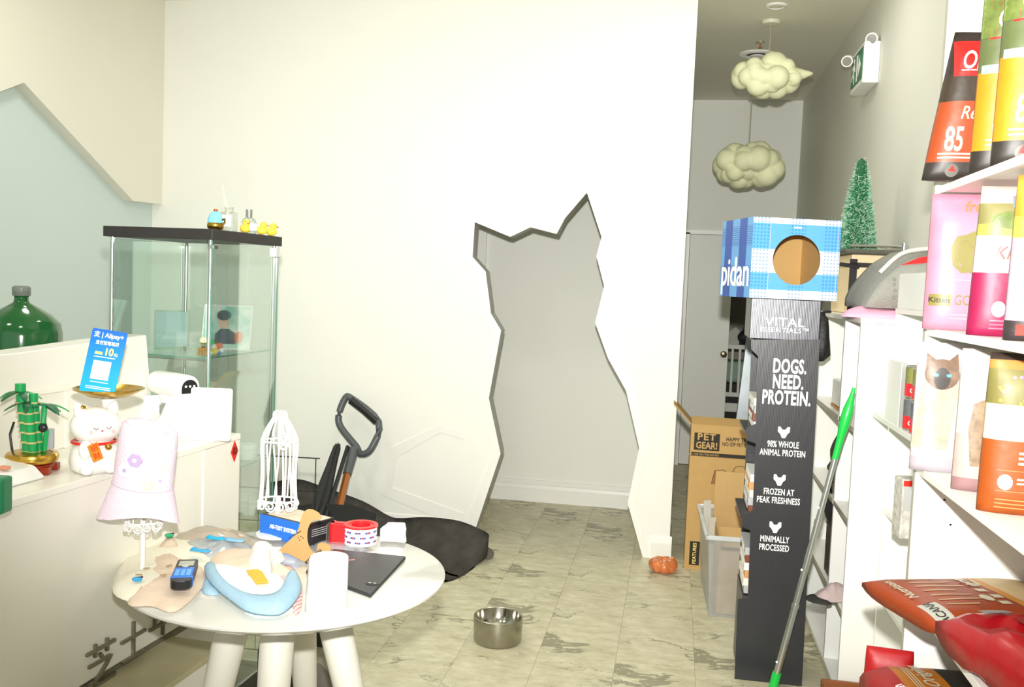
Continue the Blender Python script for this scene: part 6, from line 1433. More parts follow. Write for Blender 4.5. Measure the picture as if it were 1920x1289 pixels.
def can(lab, x, y, z, c1, gm):
    t = thing('food_can', lab, 'can', (x, y, z), 0.6, gm)
    bm = new(); lathe(bm, [(0, 0), (0.034, 0), (0.036, 0.002), (0.036, 0.098), (0.034, 0.1), (0.033, 0.097), (0, 0.097)], 24); obj('tin', bm, CAN, t, smooth=True)
    bm = new(); lathe(bm, [(0.0366, 0.006), (0.0366, 0.045)], 24); lb = obj('red_label', bm, mat('red_can_label', (214, 36, 44), 0.35), t, smooth=True)
    bm = new(); lathe(bm, [(0.0366, 0.046), (0.0366, 0.094)], 24); obj('photo_label', bm, mat('can_photo_' + c1, {'green': (126, 128, 70), 'grey': (96, 100, 104)}[c1], 0.4, var=0.35, vs=50), t, smooth=True)
    text('lettering', 'Orijen', 0.021, WP, t, (0.0265*-0.9, -0.0285, 0.027), rot=(PI/2, -0.15, -0.62), bold=0.01)
for q, (y, zt) in enumerate(((2.98, 0), (2.98, 1), (3.07, 0), (3.07, 1))):
    can('%s can in the %s stack of tins on the narrow shelf' % (('lower', 'upper')[zt], ('nearer', 'farther')[q // 2]), 0.755, y, 1.106 + 0.1012*zt, ('grey', 'green')[zt], 'cans on the narrow shelf')
cwp = thing('can_wrap', 'white cardboard sleeve standing beside the stacked cans', 'carton', (0.72, 3.16, 1.1055), 0)
for k in range(2): obj('sleeve_panel', rbox(-0.002 + 0.02*k, 0.0 + 0.02*k, -0.03 + 0.005*k, 0.16, 0, 0.205, 0.0006), PLW, cwp)
rp_ = thing('refill_pack', 'red and white grain pack leaning on the lower narrow shelf', 'pack', (0.745, 3.1, 0.7606), 0.15)
obj('pack_body', rbox(-0.022, 0.03, -0.04, 0.03, 0, 0.19, 0.004), mat('red_white_print', (222, 196, 188), 0.4, var=0.5, vs=40), rp_); obj('pack_label', rbox(-0.018, 0.026, -0.0412, -0.0402, 0.09, 0.165, 0.0003), mat('grey_pack_label', (180, 180, 178), 0.5), rp_); obj('red_band', rbox(-0.02, 0.029, -0.0412, -0.0402, 0.168, 0.186, 0.0002), RED, rp_)

# ================================================================ food shelves (right edge of the view)
AX, AY0, AY1 = 0.60, 0.75, 2.42
ua = thing('food_shelf', 'tall white shelving filled with pet food bags at the right', 'shelf unit', (AX, AY0, 0))
La, Da = AY1 - AY0, 0.34
bd('end_panel', 0, Da, La - 0.02, La, 0.0005, 2.75, ua); bd('end_panel', 0, Da, 0, 0.02, 0.0005, 2.75, ua); bd('back_panel', Da-0.006, Da, 0.0205, La-0.0205, 0.0005, 2.75, ua)
obj('panel_edge', rbox(-0.0012, -0.0002, La-0.0198, La-0.0002, 0.001, 2.749, 0.0001), EDG, ua)
SZ = [0.12, 0.46, 0.795, 1.11, 1.447, 1.785, 2.26]
for z in SZ:
    s_ = bd('shelf', 0.0, Da-0.007, 0.0205, La-0.0205, z - 0.018, z, ua); 
for z, y in ((1.03, La-0.021), (0.97, La-0.021)):
    bm = new(); cyl(bm, 0.0028, 0, 0.0008, 10, T((0.07 + (1.03-z)*0.3, y, z), (PI/2, 0, 0))); obj('pin_hole', bm, BLACKP, ua)
bd('bracket', 0.005, 0.02, La-0.032, La-0.0205, 1.08, 1.0918, ua, PLW)

def bandmat(key, bands, rough=0.48):
    """bands: [(upper limit 0..1, colour)] along object z / height (height stored per material)"""
    if key in MATS: return MATS[key]
    m = mat(key, bands[0][1], rough, var=0.0); nt = m.node_tree; N = nt.nodes; L = nt.links; b = N['Principled BSDF']
    tc = N.new('ShaderNodeTexCoord'); sp = N.new('ShaderNodeSeparateXYZ'); L.new(tc.outputs['Generated'], sp.inputs[0])
    cr = N.new('ShaderNodeValToRGB'); cr.color_ramp.interpolation = 'CONSTANT'
    els = cr.color_ramp.elements
    while len(els) > 1: els.remove(els[-1])
    dim = lambda c: tuple(v*k for v, k in zip(lin(c)[:3], (0.62, 0.56, 0.56))) + (1,)
    els[0].position = 0; els[0].color = dim(bands[0][1])
    for (lo, _), (_, c) in zip(bands, bands[1:]):
        e = els.new(lo); e.color = dim(c)
    L.new(sp.outputs['Z'], cr.inputs[0])
    nz = N.new('ShaderNodeTexNoise'); nz.inputs['Scale'].default_value = 25; nz.inputs['Detail'].default_value = 3; L.new(tc.outputs['Object'], nz.inputs['Vector'])
    mr = N.new('ShaderNodeMapRange'); mr.inputs[3].default_value = 0.88; mr.inputs[4].default_value = 1.12; L.new(nz.outputs['Fac'], mr.inputs[0])
    mm = N.new('ShaderNodeVectorMath'); mm.operation = 'SCALE'; L.new(cr.outputs[0], mm.inputs[0]); L.new(mr.outputs[0], mm.inputs['Scale']); L.new(mm.outputs[0], b.inputs['Base Color'])
    bp_ = N.new('ShaderNodeBump'); bp_.inputs['Strength'].default_value = 0.35; bp_.inputs['Distance'].default_value = 0.006; n2 = N.new('ShaderNodeTexNoise'); n2.inputs['Scale'].default_value = 18; n2.inputs['Detail'].default_value = 2; L.new(tc.outputs['Object'], n2.inputs['Vector']); L.new(n2.outputs['Fac'], bp_.inputs['Height']); L.new(bp_.outputs[0], b.inputs['Normal'])
    return m
class Bag:
    def __init__(s, label, w, h, t, loc, rz, m, rot=None, taper=0.0, group='pet food bags'):
        s.w, s.h, s.t, s.taper = w, h, t, taper
        s.root = thing('food_bag', label, 'food bag', loc, rz, group, rot)
        bm = new(); nx, nz = 14, 18; F, B = [], []
        for i in range(nz + 1):
            z = h*i/nz; F.append([]); B.append([])
            for j in range(nx + 1):
                x = w*(j/nx - 0.5)*(1 - taper*z/h)
                F[-1].append(bm.verts.new((x, -s.front(x, z), z))); B[-1].append(bm.verts.new((x, s.front(x, z), z)))
        for i in range(nz):
            for j in range(nx):
                bm.faces.new((F[i][j], F[i][j+1], F[i+1][j+1], F[i+1][j])); bm.faces.new((B[i][j+1], B[i][j], B[i+1][j], B[i+1][j+1]))
            bm.faces.new((B[i][0], F[i][0], F[i+1][0], B[i+1][0])); bm.faces.new((F[i][nx], B[i][nx], B[i+1][nx], F[i+1][nx]))
        for j in range(nx): bm.faces.new((F[0][j+1], F[0][j], B[0][j], B[0][j+1])); bm.faces.new((F[nz][j], F[nz][j+1], B[nz][j+1], B[nz][j]))
        s.body = obj('bag_body', bm, m, s.root, smooth='all')
    def front(s, x, z):
        u_ = min(1, abs(2*x/(s.w*(1 - s.taper*z/s.h)))); k = z/s.h
        v = min(1, (1 - k)/0.28); v = v*(2 - v)
        bt_ = min(1, 0.7 + k*3)
        return s.t*0.5*(0.18 + 0.82*(1 - u_**5))*max(0.05, v)*bt_ + 0.001 + 0.0025*noise.noise(Vector((x*14, z*14, s.w*50)))*v
    def conform(s, o, off=0.0012):
        me = o.data; me.transform(o.matrix_basis); o.matrix_basis = Matrix()
        for v in me.vertices: v.co.y = -s.front(v.co.x, v.co.z) - off - (0.0003 if v.co.y < 0 else 0)
        return o
    def shape(s, poly, m, nm='print', off=0.0012):
        bm = new(); vv = [bm.verts.new((p[0], 0, p[1])) for p in poly]
        for t in tessellate_polygon([[Vector((p[0], p[1], 0)) for p in poly]]):
            try: bm.faces.new([vv[k] for k in t])
            except ValueError: pass
        big = max(max(p[0] for p in poly) - min(p[0] for p in poly), max(p[1] for p in poly) - min(p[1] for p in poly))
        if big > 0.01:
            ln = 0.008
            for _ in range(4):
                es = [e for e in bm.edges if e.calc_length() > ln]
                if not es: break
                bmesh.ops.subdivide_edges(bm, edges=es, cuts=1); bmesh.ops.triangulate(bm, faces=bm.faces[:])
        return s.conform(obj(nm, bm, m, s.root), off)
    def rect(s, x0, x1, z0, z1, m, nm='print', off=0.0012): return s.shape([(x0, z0), (x1, z0), (x1, z1), (x0, z1)], m, nm, off)
    def text(s, str_, size, m, x, z, sx=1.0, bold=0.01, shear=0.0, tilt=0.0, off=0.0042, align='CENTER', nm='lettering'):
        o = text(nm, str_, size, m, s.root, (x, 0, z), rot=(PI/2, tilt, 0), bold=bold, sx=sx, shear=shear, ext=0.0001, align=align)
        return s.conform(o, off)
    def lines(s, x0, x1, zs, m, h=0.0022):
        for z in zs: s.rect(x0, x1, z, z + h, m, 'fine_print')
def col(nm, c, **k): return mat('print_' + nm, c if nm == 'logo_red' else tuple(v*0.76 for v in c), 0.45, var=k.get('var', 0.0), vs=k.get('vs', 40))
REDL = col('logo_red', (222, 22, 18)); WHT = WP; DKP = col('dark', (46, 44, 40)); FOL = col('foliage', (120, 140, 60), var=0.5, vs=45); CREAMP = col('cream', (246, 236, 204)); 

# top shelf ------------------------------------------------
def orijen(label, x, y, rz, main, dark, top, w=0.205, h=0.36, big='85', tx='Regional', sx0=0.0, taper=0.06):
    z0 = SZ[5] + 0.0006
    b = Bag(label, w, h, 0.062, (x, y, z0), rz, bandmat('bag_' + label.split()[0] + str(int(x*1000)), [(0.115, (52, 48, 42)), (0.52, main), (0.70, dark), (1.0, top)]), taper=taper)
    b.rect(-w*(0.42 if tx is None else 0.30), w*0.36, h*0.69, h*0.93, REDL, 'logo_panel')
    b.text('Orijen', 0.058, WHT, -w*(0.38 if tx is None else 0.25), h*0.79, sx=0.62, bold=0.01, shear=0.25, align='LEFT')
    b.lines(-w*0.24, w*0.2, [h*0.725], WHT)
    if tx: b.text(tx, 0.04, CREAMP, -w*0.24, h*0.44, sx=0.8, shear=0.3, align='LEFT'); b.lines(-w*0.08, w*0.4, [h*0.375, h*0.365], CREAMP)
    b.text(big, 0.075, CREAMP, -w*0.36, h*0.26, sx=0.52, bold=0.02, shear=0.1, align='LEFT')
    b.lines(-w*0.02, w*0.4, [h*0.30, h*0.275, h*0.25, h*0.225], CREAMP); b.lines(-w*0.4, w*0.42, [h*0.165, h*0.14], CREAMP, 0.004)
    b.shape(ell(-w*0.27, h*0.06, 0.014, 0.014), col('grey_seal', (120, 116, 108)), 'seal'); b.shape([(-w*0.27-0.008, h*0.055), (-w*0.27+0.008, h*0.055), (-w*0.27, h*0.095)], REDL, 'seal_mark', 0.0024)
    b.lines(w*0.05, w*0.4, [h*0.075, h*0.045], col('grey_line', (150, 148, 140)))
    return b
b1 = orijen('orange and dark brown food bag at the far end of the top shelf', 0.652, 2.27, 0.05, (176, 76, 22), (60, 48, 30), (50, 40, 34), h=0.33, w=0.235, taper=0.42)
b2 = orijen('yellow food bag standing between two others on the top shelf', 0.70, 2.14, 0.0, (232, 160, 22), (104, 122, 70), (112, 126, 46), w=0.2, h=0.40, tx=None)
b3 = orijen('yellow food bag nearest the front of the top shelf', 0.705, 2.0, -0.05, (234, 162, 24), (104, 122, 70), (112, 126, 46), w=0.21, h=0.40, tx=None)
for b in (b2, b3): b.rect(-b.w*0.5 + 0.006, b.w*0.46, b.h*0.515, b.h*0.56, col('pale_blue_dish', (176, 206, 200), var=0.2), 'dish_print'); b.shape([(-b.w*0.49, b.h*0.70), (-b.w*0.31, b.h*0.70), (-b.w*0.31, b.h*0.97), (-b.w*0.48, b.h*0.97)], FOL, 'leaf_print')

# middle shelf ----------------------------------------------
z0 = SZ[4] + 0.0006
PKM = bandmat('bag_pink', [(1.0, (240, 158, 184))]); 
b = Bag('pink kitten food bag with a gold leaf emblem on the middle shelf', 0.2, 0.315, 0.06, (0.675, 2.33, z0), -0.02, PKM, taper=0.02)
GLD = col('olive_gold', (158, 148, 70)); LPK = col('pale_pink', (250, 206, 220))
b.text('fresh', 0.036, col('gold_ink', (196, 156, 84)), 0.0, 0.285, sx=0.9, shear=0.3); b.text('TASTE', 0.012, WHT, 0.03, 0.272)
b.shape(ell(0.0, 0.18, 0.042, 0.05, 24), GLD, 'leaf_emblem'); b.shape([(x - 0.012, z_) for x, z_ in [(-0.045, 0.19), (-0.035, 0.215), (-0.01, 0.222), (0.0, 0.205), (0.05, 0.198), (0.05, 0.19), (0.0, 0.192), (-0.015, 0.208), (-0.03, 0.195), (-0.025, 0.15), (0.0, 0.135), (-0.02, 0.132), (-0.04, 0.15)]], GLD, 'leaf_stem', 0.003)
b.rect(-0.094, -0.05, 0.055, 0.082, GLD, 'name_plate'); b.text('Kitten', 0.018, DKP, -0.074, 0.0685, sx=0.95, off=0.003); b.text('GOLD', 0.033, GLD, -0.044, 0.069, sx=0.72, align='LEFT', bold=0.0)
b.lines(-0.05, 0.08, [0.115, 0.035, 0.026], LPK)
b = Bag('white and magenta kitten food bag with a garden photo print', 0.19, 0.305, 0.055, (0.69, 2.06, z0), -0.04, bandmat('bag_magenta', [(0.42, (170, 24, 84)), (0.665, (246, 240, 232)), (0.745, (190, 196, 90)), (0.88, (150, 150, 92)), (1.0, (214, 206, 196))]), taper=0.1)
b.text('Kitten', 0.036, col('rose_ink', (176, 110, 104)), -0.02, 0.168, sx=0.9, shear=0.3); b.lines(-0.02, 0.06, [0.15, 0.142], col('pale_rose', (220, 200, 196)))
b.rect(-0.025, 0.07, 0.128, 0.142, col('mauve_strip', (206, 150, 180)), 'age_strip'); b.lines(-0.03, 0.075, [0.112, 0.103, 0.094], CREAMP, 0.004); b.lines(0.0, 0.07, [0.08], CREAMP, 0.003)
b.shape(ell(-0.045, 0.055, 0.013, 0.016), WHT, 'round_badge'); b.lines(-0.03, 0.07, [0.06, 0.05], CREAMP, 0.004); b.lines(-0.06, 0.08, [0.03, 0.022, 0.014], col('dull_pink', (206, 120, 150)), 0.003)
for x in (-0.03, 0.0, 0.03): b.rect(x, x + 0.012, 0.26, 0.285, col('window_blue', (150, 156, 176)), 'window_print')
b.shape(ell(-0.01, 0.235, 0.06, 0.02), FOL, 'hedge_print')
b = Bag('lilac food bag with a dark foot at the frame edge of the middle shelf', 0.19, 0.305, 0.055, (0.70, 1.87, z0), -0.04, bandmat('bag_lilac', [(0.12, (60, 54, 54)), (0.62, (206, 186, 206)), (0.75, (214, 220, 90)), (1.0, (232, 170, 60))]), taper=0.06)
b.shape(ell(-0.06, 0.24, 0.016, 0.02), col('cat_face', (190, 190, 200), var=0.3), 'cat_face_print'); b.rect(-0.08, 0.0, 0.01, 0.03, RED, 'red_strip')

# third shelf -------------------------------------------------
z0 = SZ[3] + 0.0006
PCW = bandmat('bag_cat_white', [(0.11, (206, 204, 212)), (0.16, (226, 224, 224)), (1.0, (244, 246, 246))])
FUR = col('cream_fur', (232, 208, 184), var=0.25, vs=60); FURD = col('brown_fur', (150, 116, 92), var=0.35, vs=60); DKF = col('dark_face', (72, 64, 62), var=0.2, vs=60); EYE = col('blue_eye', (110, 200, 226))
b = Bag('white food bag with a long-haired blue-eyed cat photo on the third shelf', 0.19, 0.305, 0.05, (0.665, 2.34, z0), -0.02, PCW, taper=0.02)
cxm = -0.042
b.shape([(cxm-0.055, 0.055), (cxm-0.035, 0.055), (cxm-0.03, 0.11), (cxm-0.012, 0.11), (cxm-0.005, 0.055), (cxm+0.02, 0.055), (cxm+0.03, 0.13), (cxm+0.038, 0.2), (cxm+0.03, 0.235), (cxm-0.03, 0.235), (cxm-0.045, 0.17)], FUR, 'cat_body_print')
b.shape(ell(cxm, 0.232, 0.038, 0.036, 20), FURD, 'cat_head_print', 0.002); b.shape(ell(cxm, 0.222, 0.018, 0.026, 16), DKF, 'cat_mask_print', 0.0028)
for s_ in (-1, 1):
    b.shape([(cxm + s_*0.036, 0.245), (cxm + s_*0.034, 0.282), (cxm + s_*0.01, 0.262)], FURD, 'cat_ear_print', 0.002); b.shape(ell(cxm + s_*0.014, 0.23, 0.006, 0.004, 10), EYE, 'cat_eye_print', 0.0036)
b = Bag('pale food bag with a striped tabby cat photo on the third shelf', 0.19, 0.305, 0.05, (0.702, 2.13, z0), -0.04, bandmat('bag_tabby', [(0.09, (176, 140, 140)), (0.4, (214, 200, 190)), (1.0, (226, 228, 220))]), taper=0.04)
TAB = col('tabby_fur', (172, 140, 104), var=0.5, vs=70); TBD = col('tabby_stripe', (96, 76, 58), var=0.3, vs=70); cxm = -0.022
b.shape([(cxm-0.045, 0.055), (cxm-0.028, 0.055), (cxm-0.022, 0.1), (cxm+0.0, 0.1), (cxm+0.006, 0.05), (cxm+0.026, 0.05), (cxm+0.034, 0.12), (cxm+0.034, 0.18), (cxm-0.01, 0.205), (cxm-0.045, 0.19), (cxm-0.052, 0.13)], TAB, 'cat_body_print')
b.shape(ell(cxm+0.008, 0.145, 0.032, 0.03, 20), TAB, 'cat_head_print', 0.002); b.shape([(cxm-0.005, 0.2), (cxm+0.012, 0.2), (cxm+0.014, 0.25), (cxm+0.02, 0.28), (cxm+0.006, 0.28), (cxm-0.002, 0.25)], TBD, 'cat_tail_print', 0.002)
for k in range(5): b.rect(cxm - 0.02 + 0.014*k, cxm - 0.015 + 0.014*k, 0.155, 0.172, TBD, 'stripe_print', 0.0028)
b.shape(ell(cxm+0.008, 0.13, 0.01, 0.007, 10), col('pink_nose', (210, 150, 140)), 'cat_nose_print', 0.0028)
b = Bag('orange and cream food bag with a flower meadow print on the third shelf', 0.22, 0.31, 0.06, (0.71, 1.93, z0), -0.06, bandmat('bag_orange_meadow', [(0.46, (186, 92, 20)), (0.68, (246, 238, 214)), (0.9, (140, 138, 74)), (0.955, (224, 150, 70)), (1.0, (60, 48, 40))]), taper=0.05)
b.text('Mature', 0.042, col('tan_ink', (190, 160, 110)), 0.0, 0.185, sx=0.8, shear=0.3); b.lines(-0.04, 0.08, [0.164, 0.156], col('pale_tan', (222, 206, 176))); b.rect(-0.02, 0.1, 0.135, 0.152, col('amber', (236, 168, 50)), 'age_strip'); b.text('ALL LIFE', 0.015, CREAMP, 0.03, 0.1435)
b.lines(-0.05, 0.1, [0.118, 0.108, 0.098], CREAMP, 0.005); b.lines(-0.085, 0.1, [0.085, 0.045], col('tan_line', (226, 176, 110)), 0.0012)
for x in (-0.07, -0.005): b.shape(ell(x, 0.063, 0.013, 0.015), WHT, 'round_badge')
b.lines(-0.05, -0.022, [0.068, 0.06], CREAMP, 0.004); b.lines(-0.085, 0.1, [0.028, 0.02, 0.012], col('tan_line', (226, 176, 110)), 0.0025)
rr_ = random.Random(9); FLW = col('pink_flower', (206, 160, 186)); FLY = col('yellow_flower', (214, 190, 60))
for k in range(46): 
    x = rr_.uniform(-0.09, 0.09); z = rr_.uniform(0.215, 0.272); b.shape(ell(x, z, 0.0035, 0.0035, 6), FLW if k % 2 else FLY, 'flower_print')

# lower shelf: bags lying and spilling over the edge ------------
z0 = SZ[2] + 0.0006
b = Bag('orange food bag with cream lettering lying flat over the lower shelf edge', 0.30, 0.44, 0.055, (0.0, 0.0, 0.0), 0, bandmat('bag_orange_lying', [(0.04, (178, 70, 14)), (0.3, (180, 74, 16)), (0.55, (164, 66, 14)), (0.60, (222, 160, 60)), (0.85, (232, 214, 160)), (1.0, (190, 90, 24))]), taper=0.02)
b.root.location = (0.555, 2.18, z0 + 0.034); b.root.rotation_euler = Euler((-PI/2 + 0.04, 0, 0)); 
def lie(b, x, y, z, head):
    """lay the bag on its back; head = direction (angle in plan) its top points to"""
    d = head - PI/2
    b.root.matrix_basis = Matrix.Translation((x, y, z)) @ Matrix.Rotation(d, 4, 'Z') @ Matrix.Rotation(-PI/2, 4, 'X')
lie(b, 0.525, 2.17, z0 + 0.033, math.radians(20))
b.rect(0.06, 0.148, 0.004, 0.05, col('cream_label', (238, 238, 224)), 'brand_panel'); b.text('ACANA', 0.03, DKP, 0.1, 0.026, tilt=PI, off=0.003, sx=0.8)
b.text('Nutrition', 0.03, CREAMP, -0.03, 0.024, tilt=PI, shear=0.2); b.text('15', 0.05, CREAMP, -0.06, 0.22, tilt=PI/2, bold=0.02)
for k in range(7): b.rect(-0.1 + 0.028*k, -0.094 + 0.028*k, 0.07, 0.15 + 0.02*(k % 3), col('pale_orange_print', (236, 196, 130)), 'fine_print')
b.shape(ell(0.04, 0.19, 0.02, 0.014), CREAMP, 'round_badge')
for k in range(5): b.rect(-0.1 + 0.04*k, -0.08 + 0.04*k, 0.2 + 0.01*(k % 2), 0.225 + 0.01*(k % 2), CREAMP, 'print_block')
REDB = bandmat('bag_red_foil', [(1.0, (190, 22, 34))], 0.3)
b = Bag('crinkled dark red foil food bag heaped on the lower shelf', 0.34, 0.30, 0.1, (0, 0, 0), 0, REDB, taper=0.0)
lie(b, 0.60, 1.80, z0 + 0.05, math.radians(18))
b.root.location.z = z0 + 0.06
for v in b.body.data.vertices: v.co.y += 0.016*noise.noise(v.co*14) + 0.01*noise.noise(v.co*34)
GRE = col('leaf_green', (64, 150, 50)); 
def nd_emb(x, z, s_=1.0):
    b.shape([(x + s_*u_, z + s_*w_) for u_, w_ in ((-0.04, -0.01), (-0.02, 0.02), (0.015, 0.03), (0.04, 0.01), (0.03, -0.02), (-0.01, -0.028))], GRE, 'leaf_emblem', 0.012); b.text('ND', 0.036*s_, WHT, x, z, tilt=2.6, off=0.0145, shear=0.3, bold=0.02)
nd_emb(0.0, 0.16); b.rect(-0.115, -0.09, 0.05, 0.11, col('grey_dog', (176, 180, 180), var=0.3, vs=60), 'dog_print', 0.012); b.shape(ell(0.09, 0.06, 0.012, 0.01), WHT, 'flag_mark', 0.012); b.shape(ell(0.088, 0.06, 0.006, 0.006), GRE, 'flag_green', 0.0135)
b.shape(ell(-0.03, 0.3, 0.04, 0.03), col('olive_patch', (150, 140, 40)), 'colour_patch', 0.012); b.shape(ell(-0.11, 0.27, 0.012, 0.022), col('slate_mark', (120, 130, 160)), 'round_mark', 0.012)
b.rect(-0.06, 0.03, 0.085, 0.13, col('deep_red', (176, 30, 44)), 'panel_print', 0.011)
b = Bag('small orange snack pouch wedged on top of the red foil bag', 0.1, 0.16, 0.03, (0.66, 1.66, z0 + 0.16), -0.5, bandmat('bag_small_orange', [(0.5, (70, 26, 20)), (1.0, (236, 110, 30))]), taper=0.05)
b.text('M', 0.04, WHT, -0.02, 0.12, tilt=0.3, bold=0.02); b.root.rotation_euler = (-0.9, 0.2, -0.5)
tbh = thing('toothbrush_pack', 'white and blue brush strip sticking out under the red foil bag', 'brush', (0.566, 1.90, z0 + 0.0), 0.2)
obj('brush_head', rbox(-0.008, 0.008, 0.0, 0.035, 0.006, 0.02, 0.002), PLW, tbh); obj('brush_stem', rbox(-0.005, 0.005, -0.12, -0.0002, 0.008, 0.016, 0.002), PBL, tbh); tbh.location = (0.615, 2.0, z0)
# lowest visible shelf
z0 = SZ[1] + 0.0006
b = Bag('yellow and black food bag lying on the lowest visible shelf', 0.28, 0.42, 0.13, (0, 0, 0), 0, bandmat('bag_yellow_black', [(0.10, (190, 16, 22)), (0.34, (208, 130, 10)), (0.6, (36, 36, 34)), (1.0, (216, 156, 40))]), taper=0.0)
lie(b, 0.50, 2.16, z0 + 0.075, math.radians(8))
b.root.location.z = z0 + 0.135
b.text('Original', 0.042, CREAMP, -0.03, 0.1, tilt=PI - 0.1, shear=0.3); b.text('Orijen', 0.03, WHT, 0.06, 0.03, tilt=PI - 0.1, shear=0.3); b.lines(-0.1, 0.04, [0.065, 0.072, 0.079], CREAMP, 0.003)
b2_ = Bag('red snack bag tucked behind the yellow bag near the shelf end', 0.12, 0.2, 0.05, (0.60, 2.34, z0), -0.1, bandmat('bag_red_snack', [(1.0, (206, 26, 34))]), taper=0.1)
b2_.text('Orijen', 0.036, WHT, -0.02, 0.1, shear=0.3, tilt=0.5, bold=0.015)
b2_.root.location = (0.56, 2.36, z0 - 0.0)
uu = Bag('plain kraft food bag lying under the yellow and black bag', 0.26, 0.36, 0.06, (0, 0, 0), 0, bandmat('bag_plain_kraft', [(1.0, (170, 130, 80))])); lie(uu, 0.61, 2.1, z0 + 0.034, math.radians(5)); uu.rect(-0.08, 0.08, 0.1, 0.25, CREAMP, 'label')

# ================================================================ mop
mp0 = Vector((0.4162, 3.4562, 0.0300)); mp1 = Vector((0.6550, 3.4913, 1.1875)); mp1.x = 0.645
mpx = thing('mop', 'mop with a silver pole and bright green grip leaning on the shelf unit', 'mop', (mp0.x, mp0.y, 0))
o0 = Vector((mp0.x, mp0.y, 0)); A, B = mp0 - o0, mp1 - o0
GRP = mat('bright_green_plastic', (22, 186, 70), 0.3, var=0.03); SIL = mat('silver_tube', (190, 192, 190), 0.25, 0.9, var=0.03)
def seg(t0, t1, r, m, nm, n=14, r2=None):
    bm = new(); rod(bm, A.lerp(B, t0), A.lerp(B, t1), r, n, r2); return obj(nm, bm, m, mpx, smooth=True)
seg(0.02, 0.085, 0.0165, GRP, 'green_socket'); seg(0.085, 0.30, 0.0125, SIL, 'lower_tube'); seg(0.295, 0.31, 0.014, SIL, 'collar'); seg(0.30, 0.57, 0.0115, SIL, 'middle_tube'); seg(0.565, 0.58, 0.013, SIL, 'collar'); seg(0.57, 0.78, 0.0105, SIL, 'upper_tube')
bm = new(); pts = [A.lerp(B, 0.775 + 0.225*k/10) for k in range(11)]; tube(bm, pts, 0.01, 14, rs=[0.0115, 0.012, 0.0125, 0.0135, 0.016, 0.0185, 0.0195, 0.018, 0.013, 0.008, 0.006]); obj('grip', bm, GRP, mpx, smooth=True)
for t in (0.12, 0.42, 0.62):
    bm = new(); ball(bm, A.lerp(B, t) + Vector((-0.012, -0.006, 0)), 0.0045, 8, 6); obj('button', bm, PLW, mpx)
bm = new(); box(bm, -0.13, 0.13, -0.05, 0.045, 0.004, 0.024); bevel(bm, 0.006, 2); obj('head_plate', bm, GRP, mpx, loc=(-0.03, 0.0, 0), rot=(0, 0, 0.2))
bm = new(); box(bm, -0.10, 0.09, -0.03, 0.025, 0.0245, 0.029); bevel(bm, 0.002, 1); obj('grey_insert', bm, mat('grey_mop_sponge', (160, 158, 160), 0.8, var=0.2, vs=60), mpx, loc=(-0.03, 0.0, 0), rot=(0, 0, 0.2))
obj('pad', rbox(-0.14, 0.14, -0.055, 0.05, 0.0005, 0.0038, 0.001), mat('green_mop_pad', (140, 200, 120), 0.9), mpx, loc=(-0.03, 0.0, 0), rot=(0, 0, 0.2))
# wooden crate corner at the bottom edge
wc = thing('wooden_crate', 'brown wooden crate at the foot of the white shelf unit', 'crate', (0.60, 3.32, 0), 0.0)
WDB = mat('brown_wood', (150, 92, 52), 0.5, var=0.15, vs=20)
for z in (0.0005, 0.055): obj('slat', rbox(0, 0.17, 0, 0.012, z, z + 0.045, 0.001), WDB, wc); obj('slat', rbox(0, 0.17, 0.188, 0.2, z, z + 0.045, 0.001), WDB, wc)
for x in (0.0, 0.158): obj('end_board', rbox(x, x + 0.012, 0.0125, 0.1875, 0.0005, 0.1, 0.001), WDB, wc)

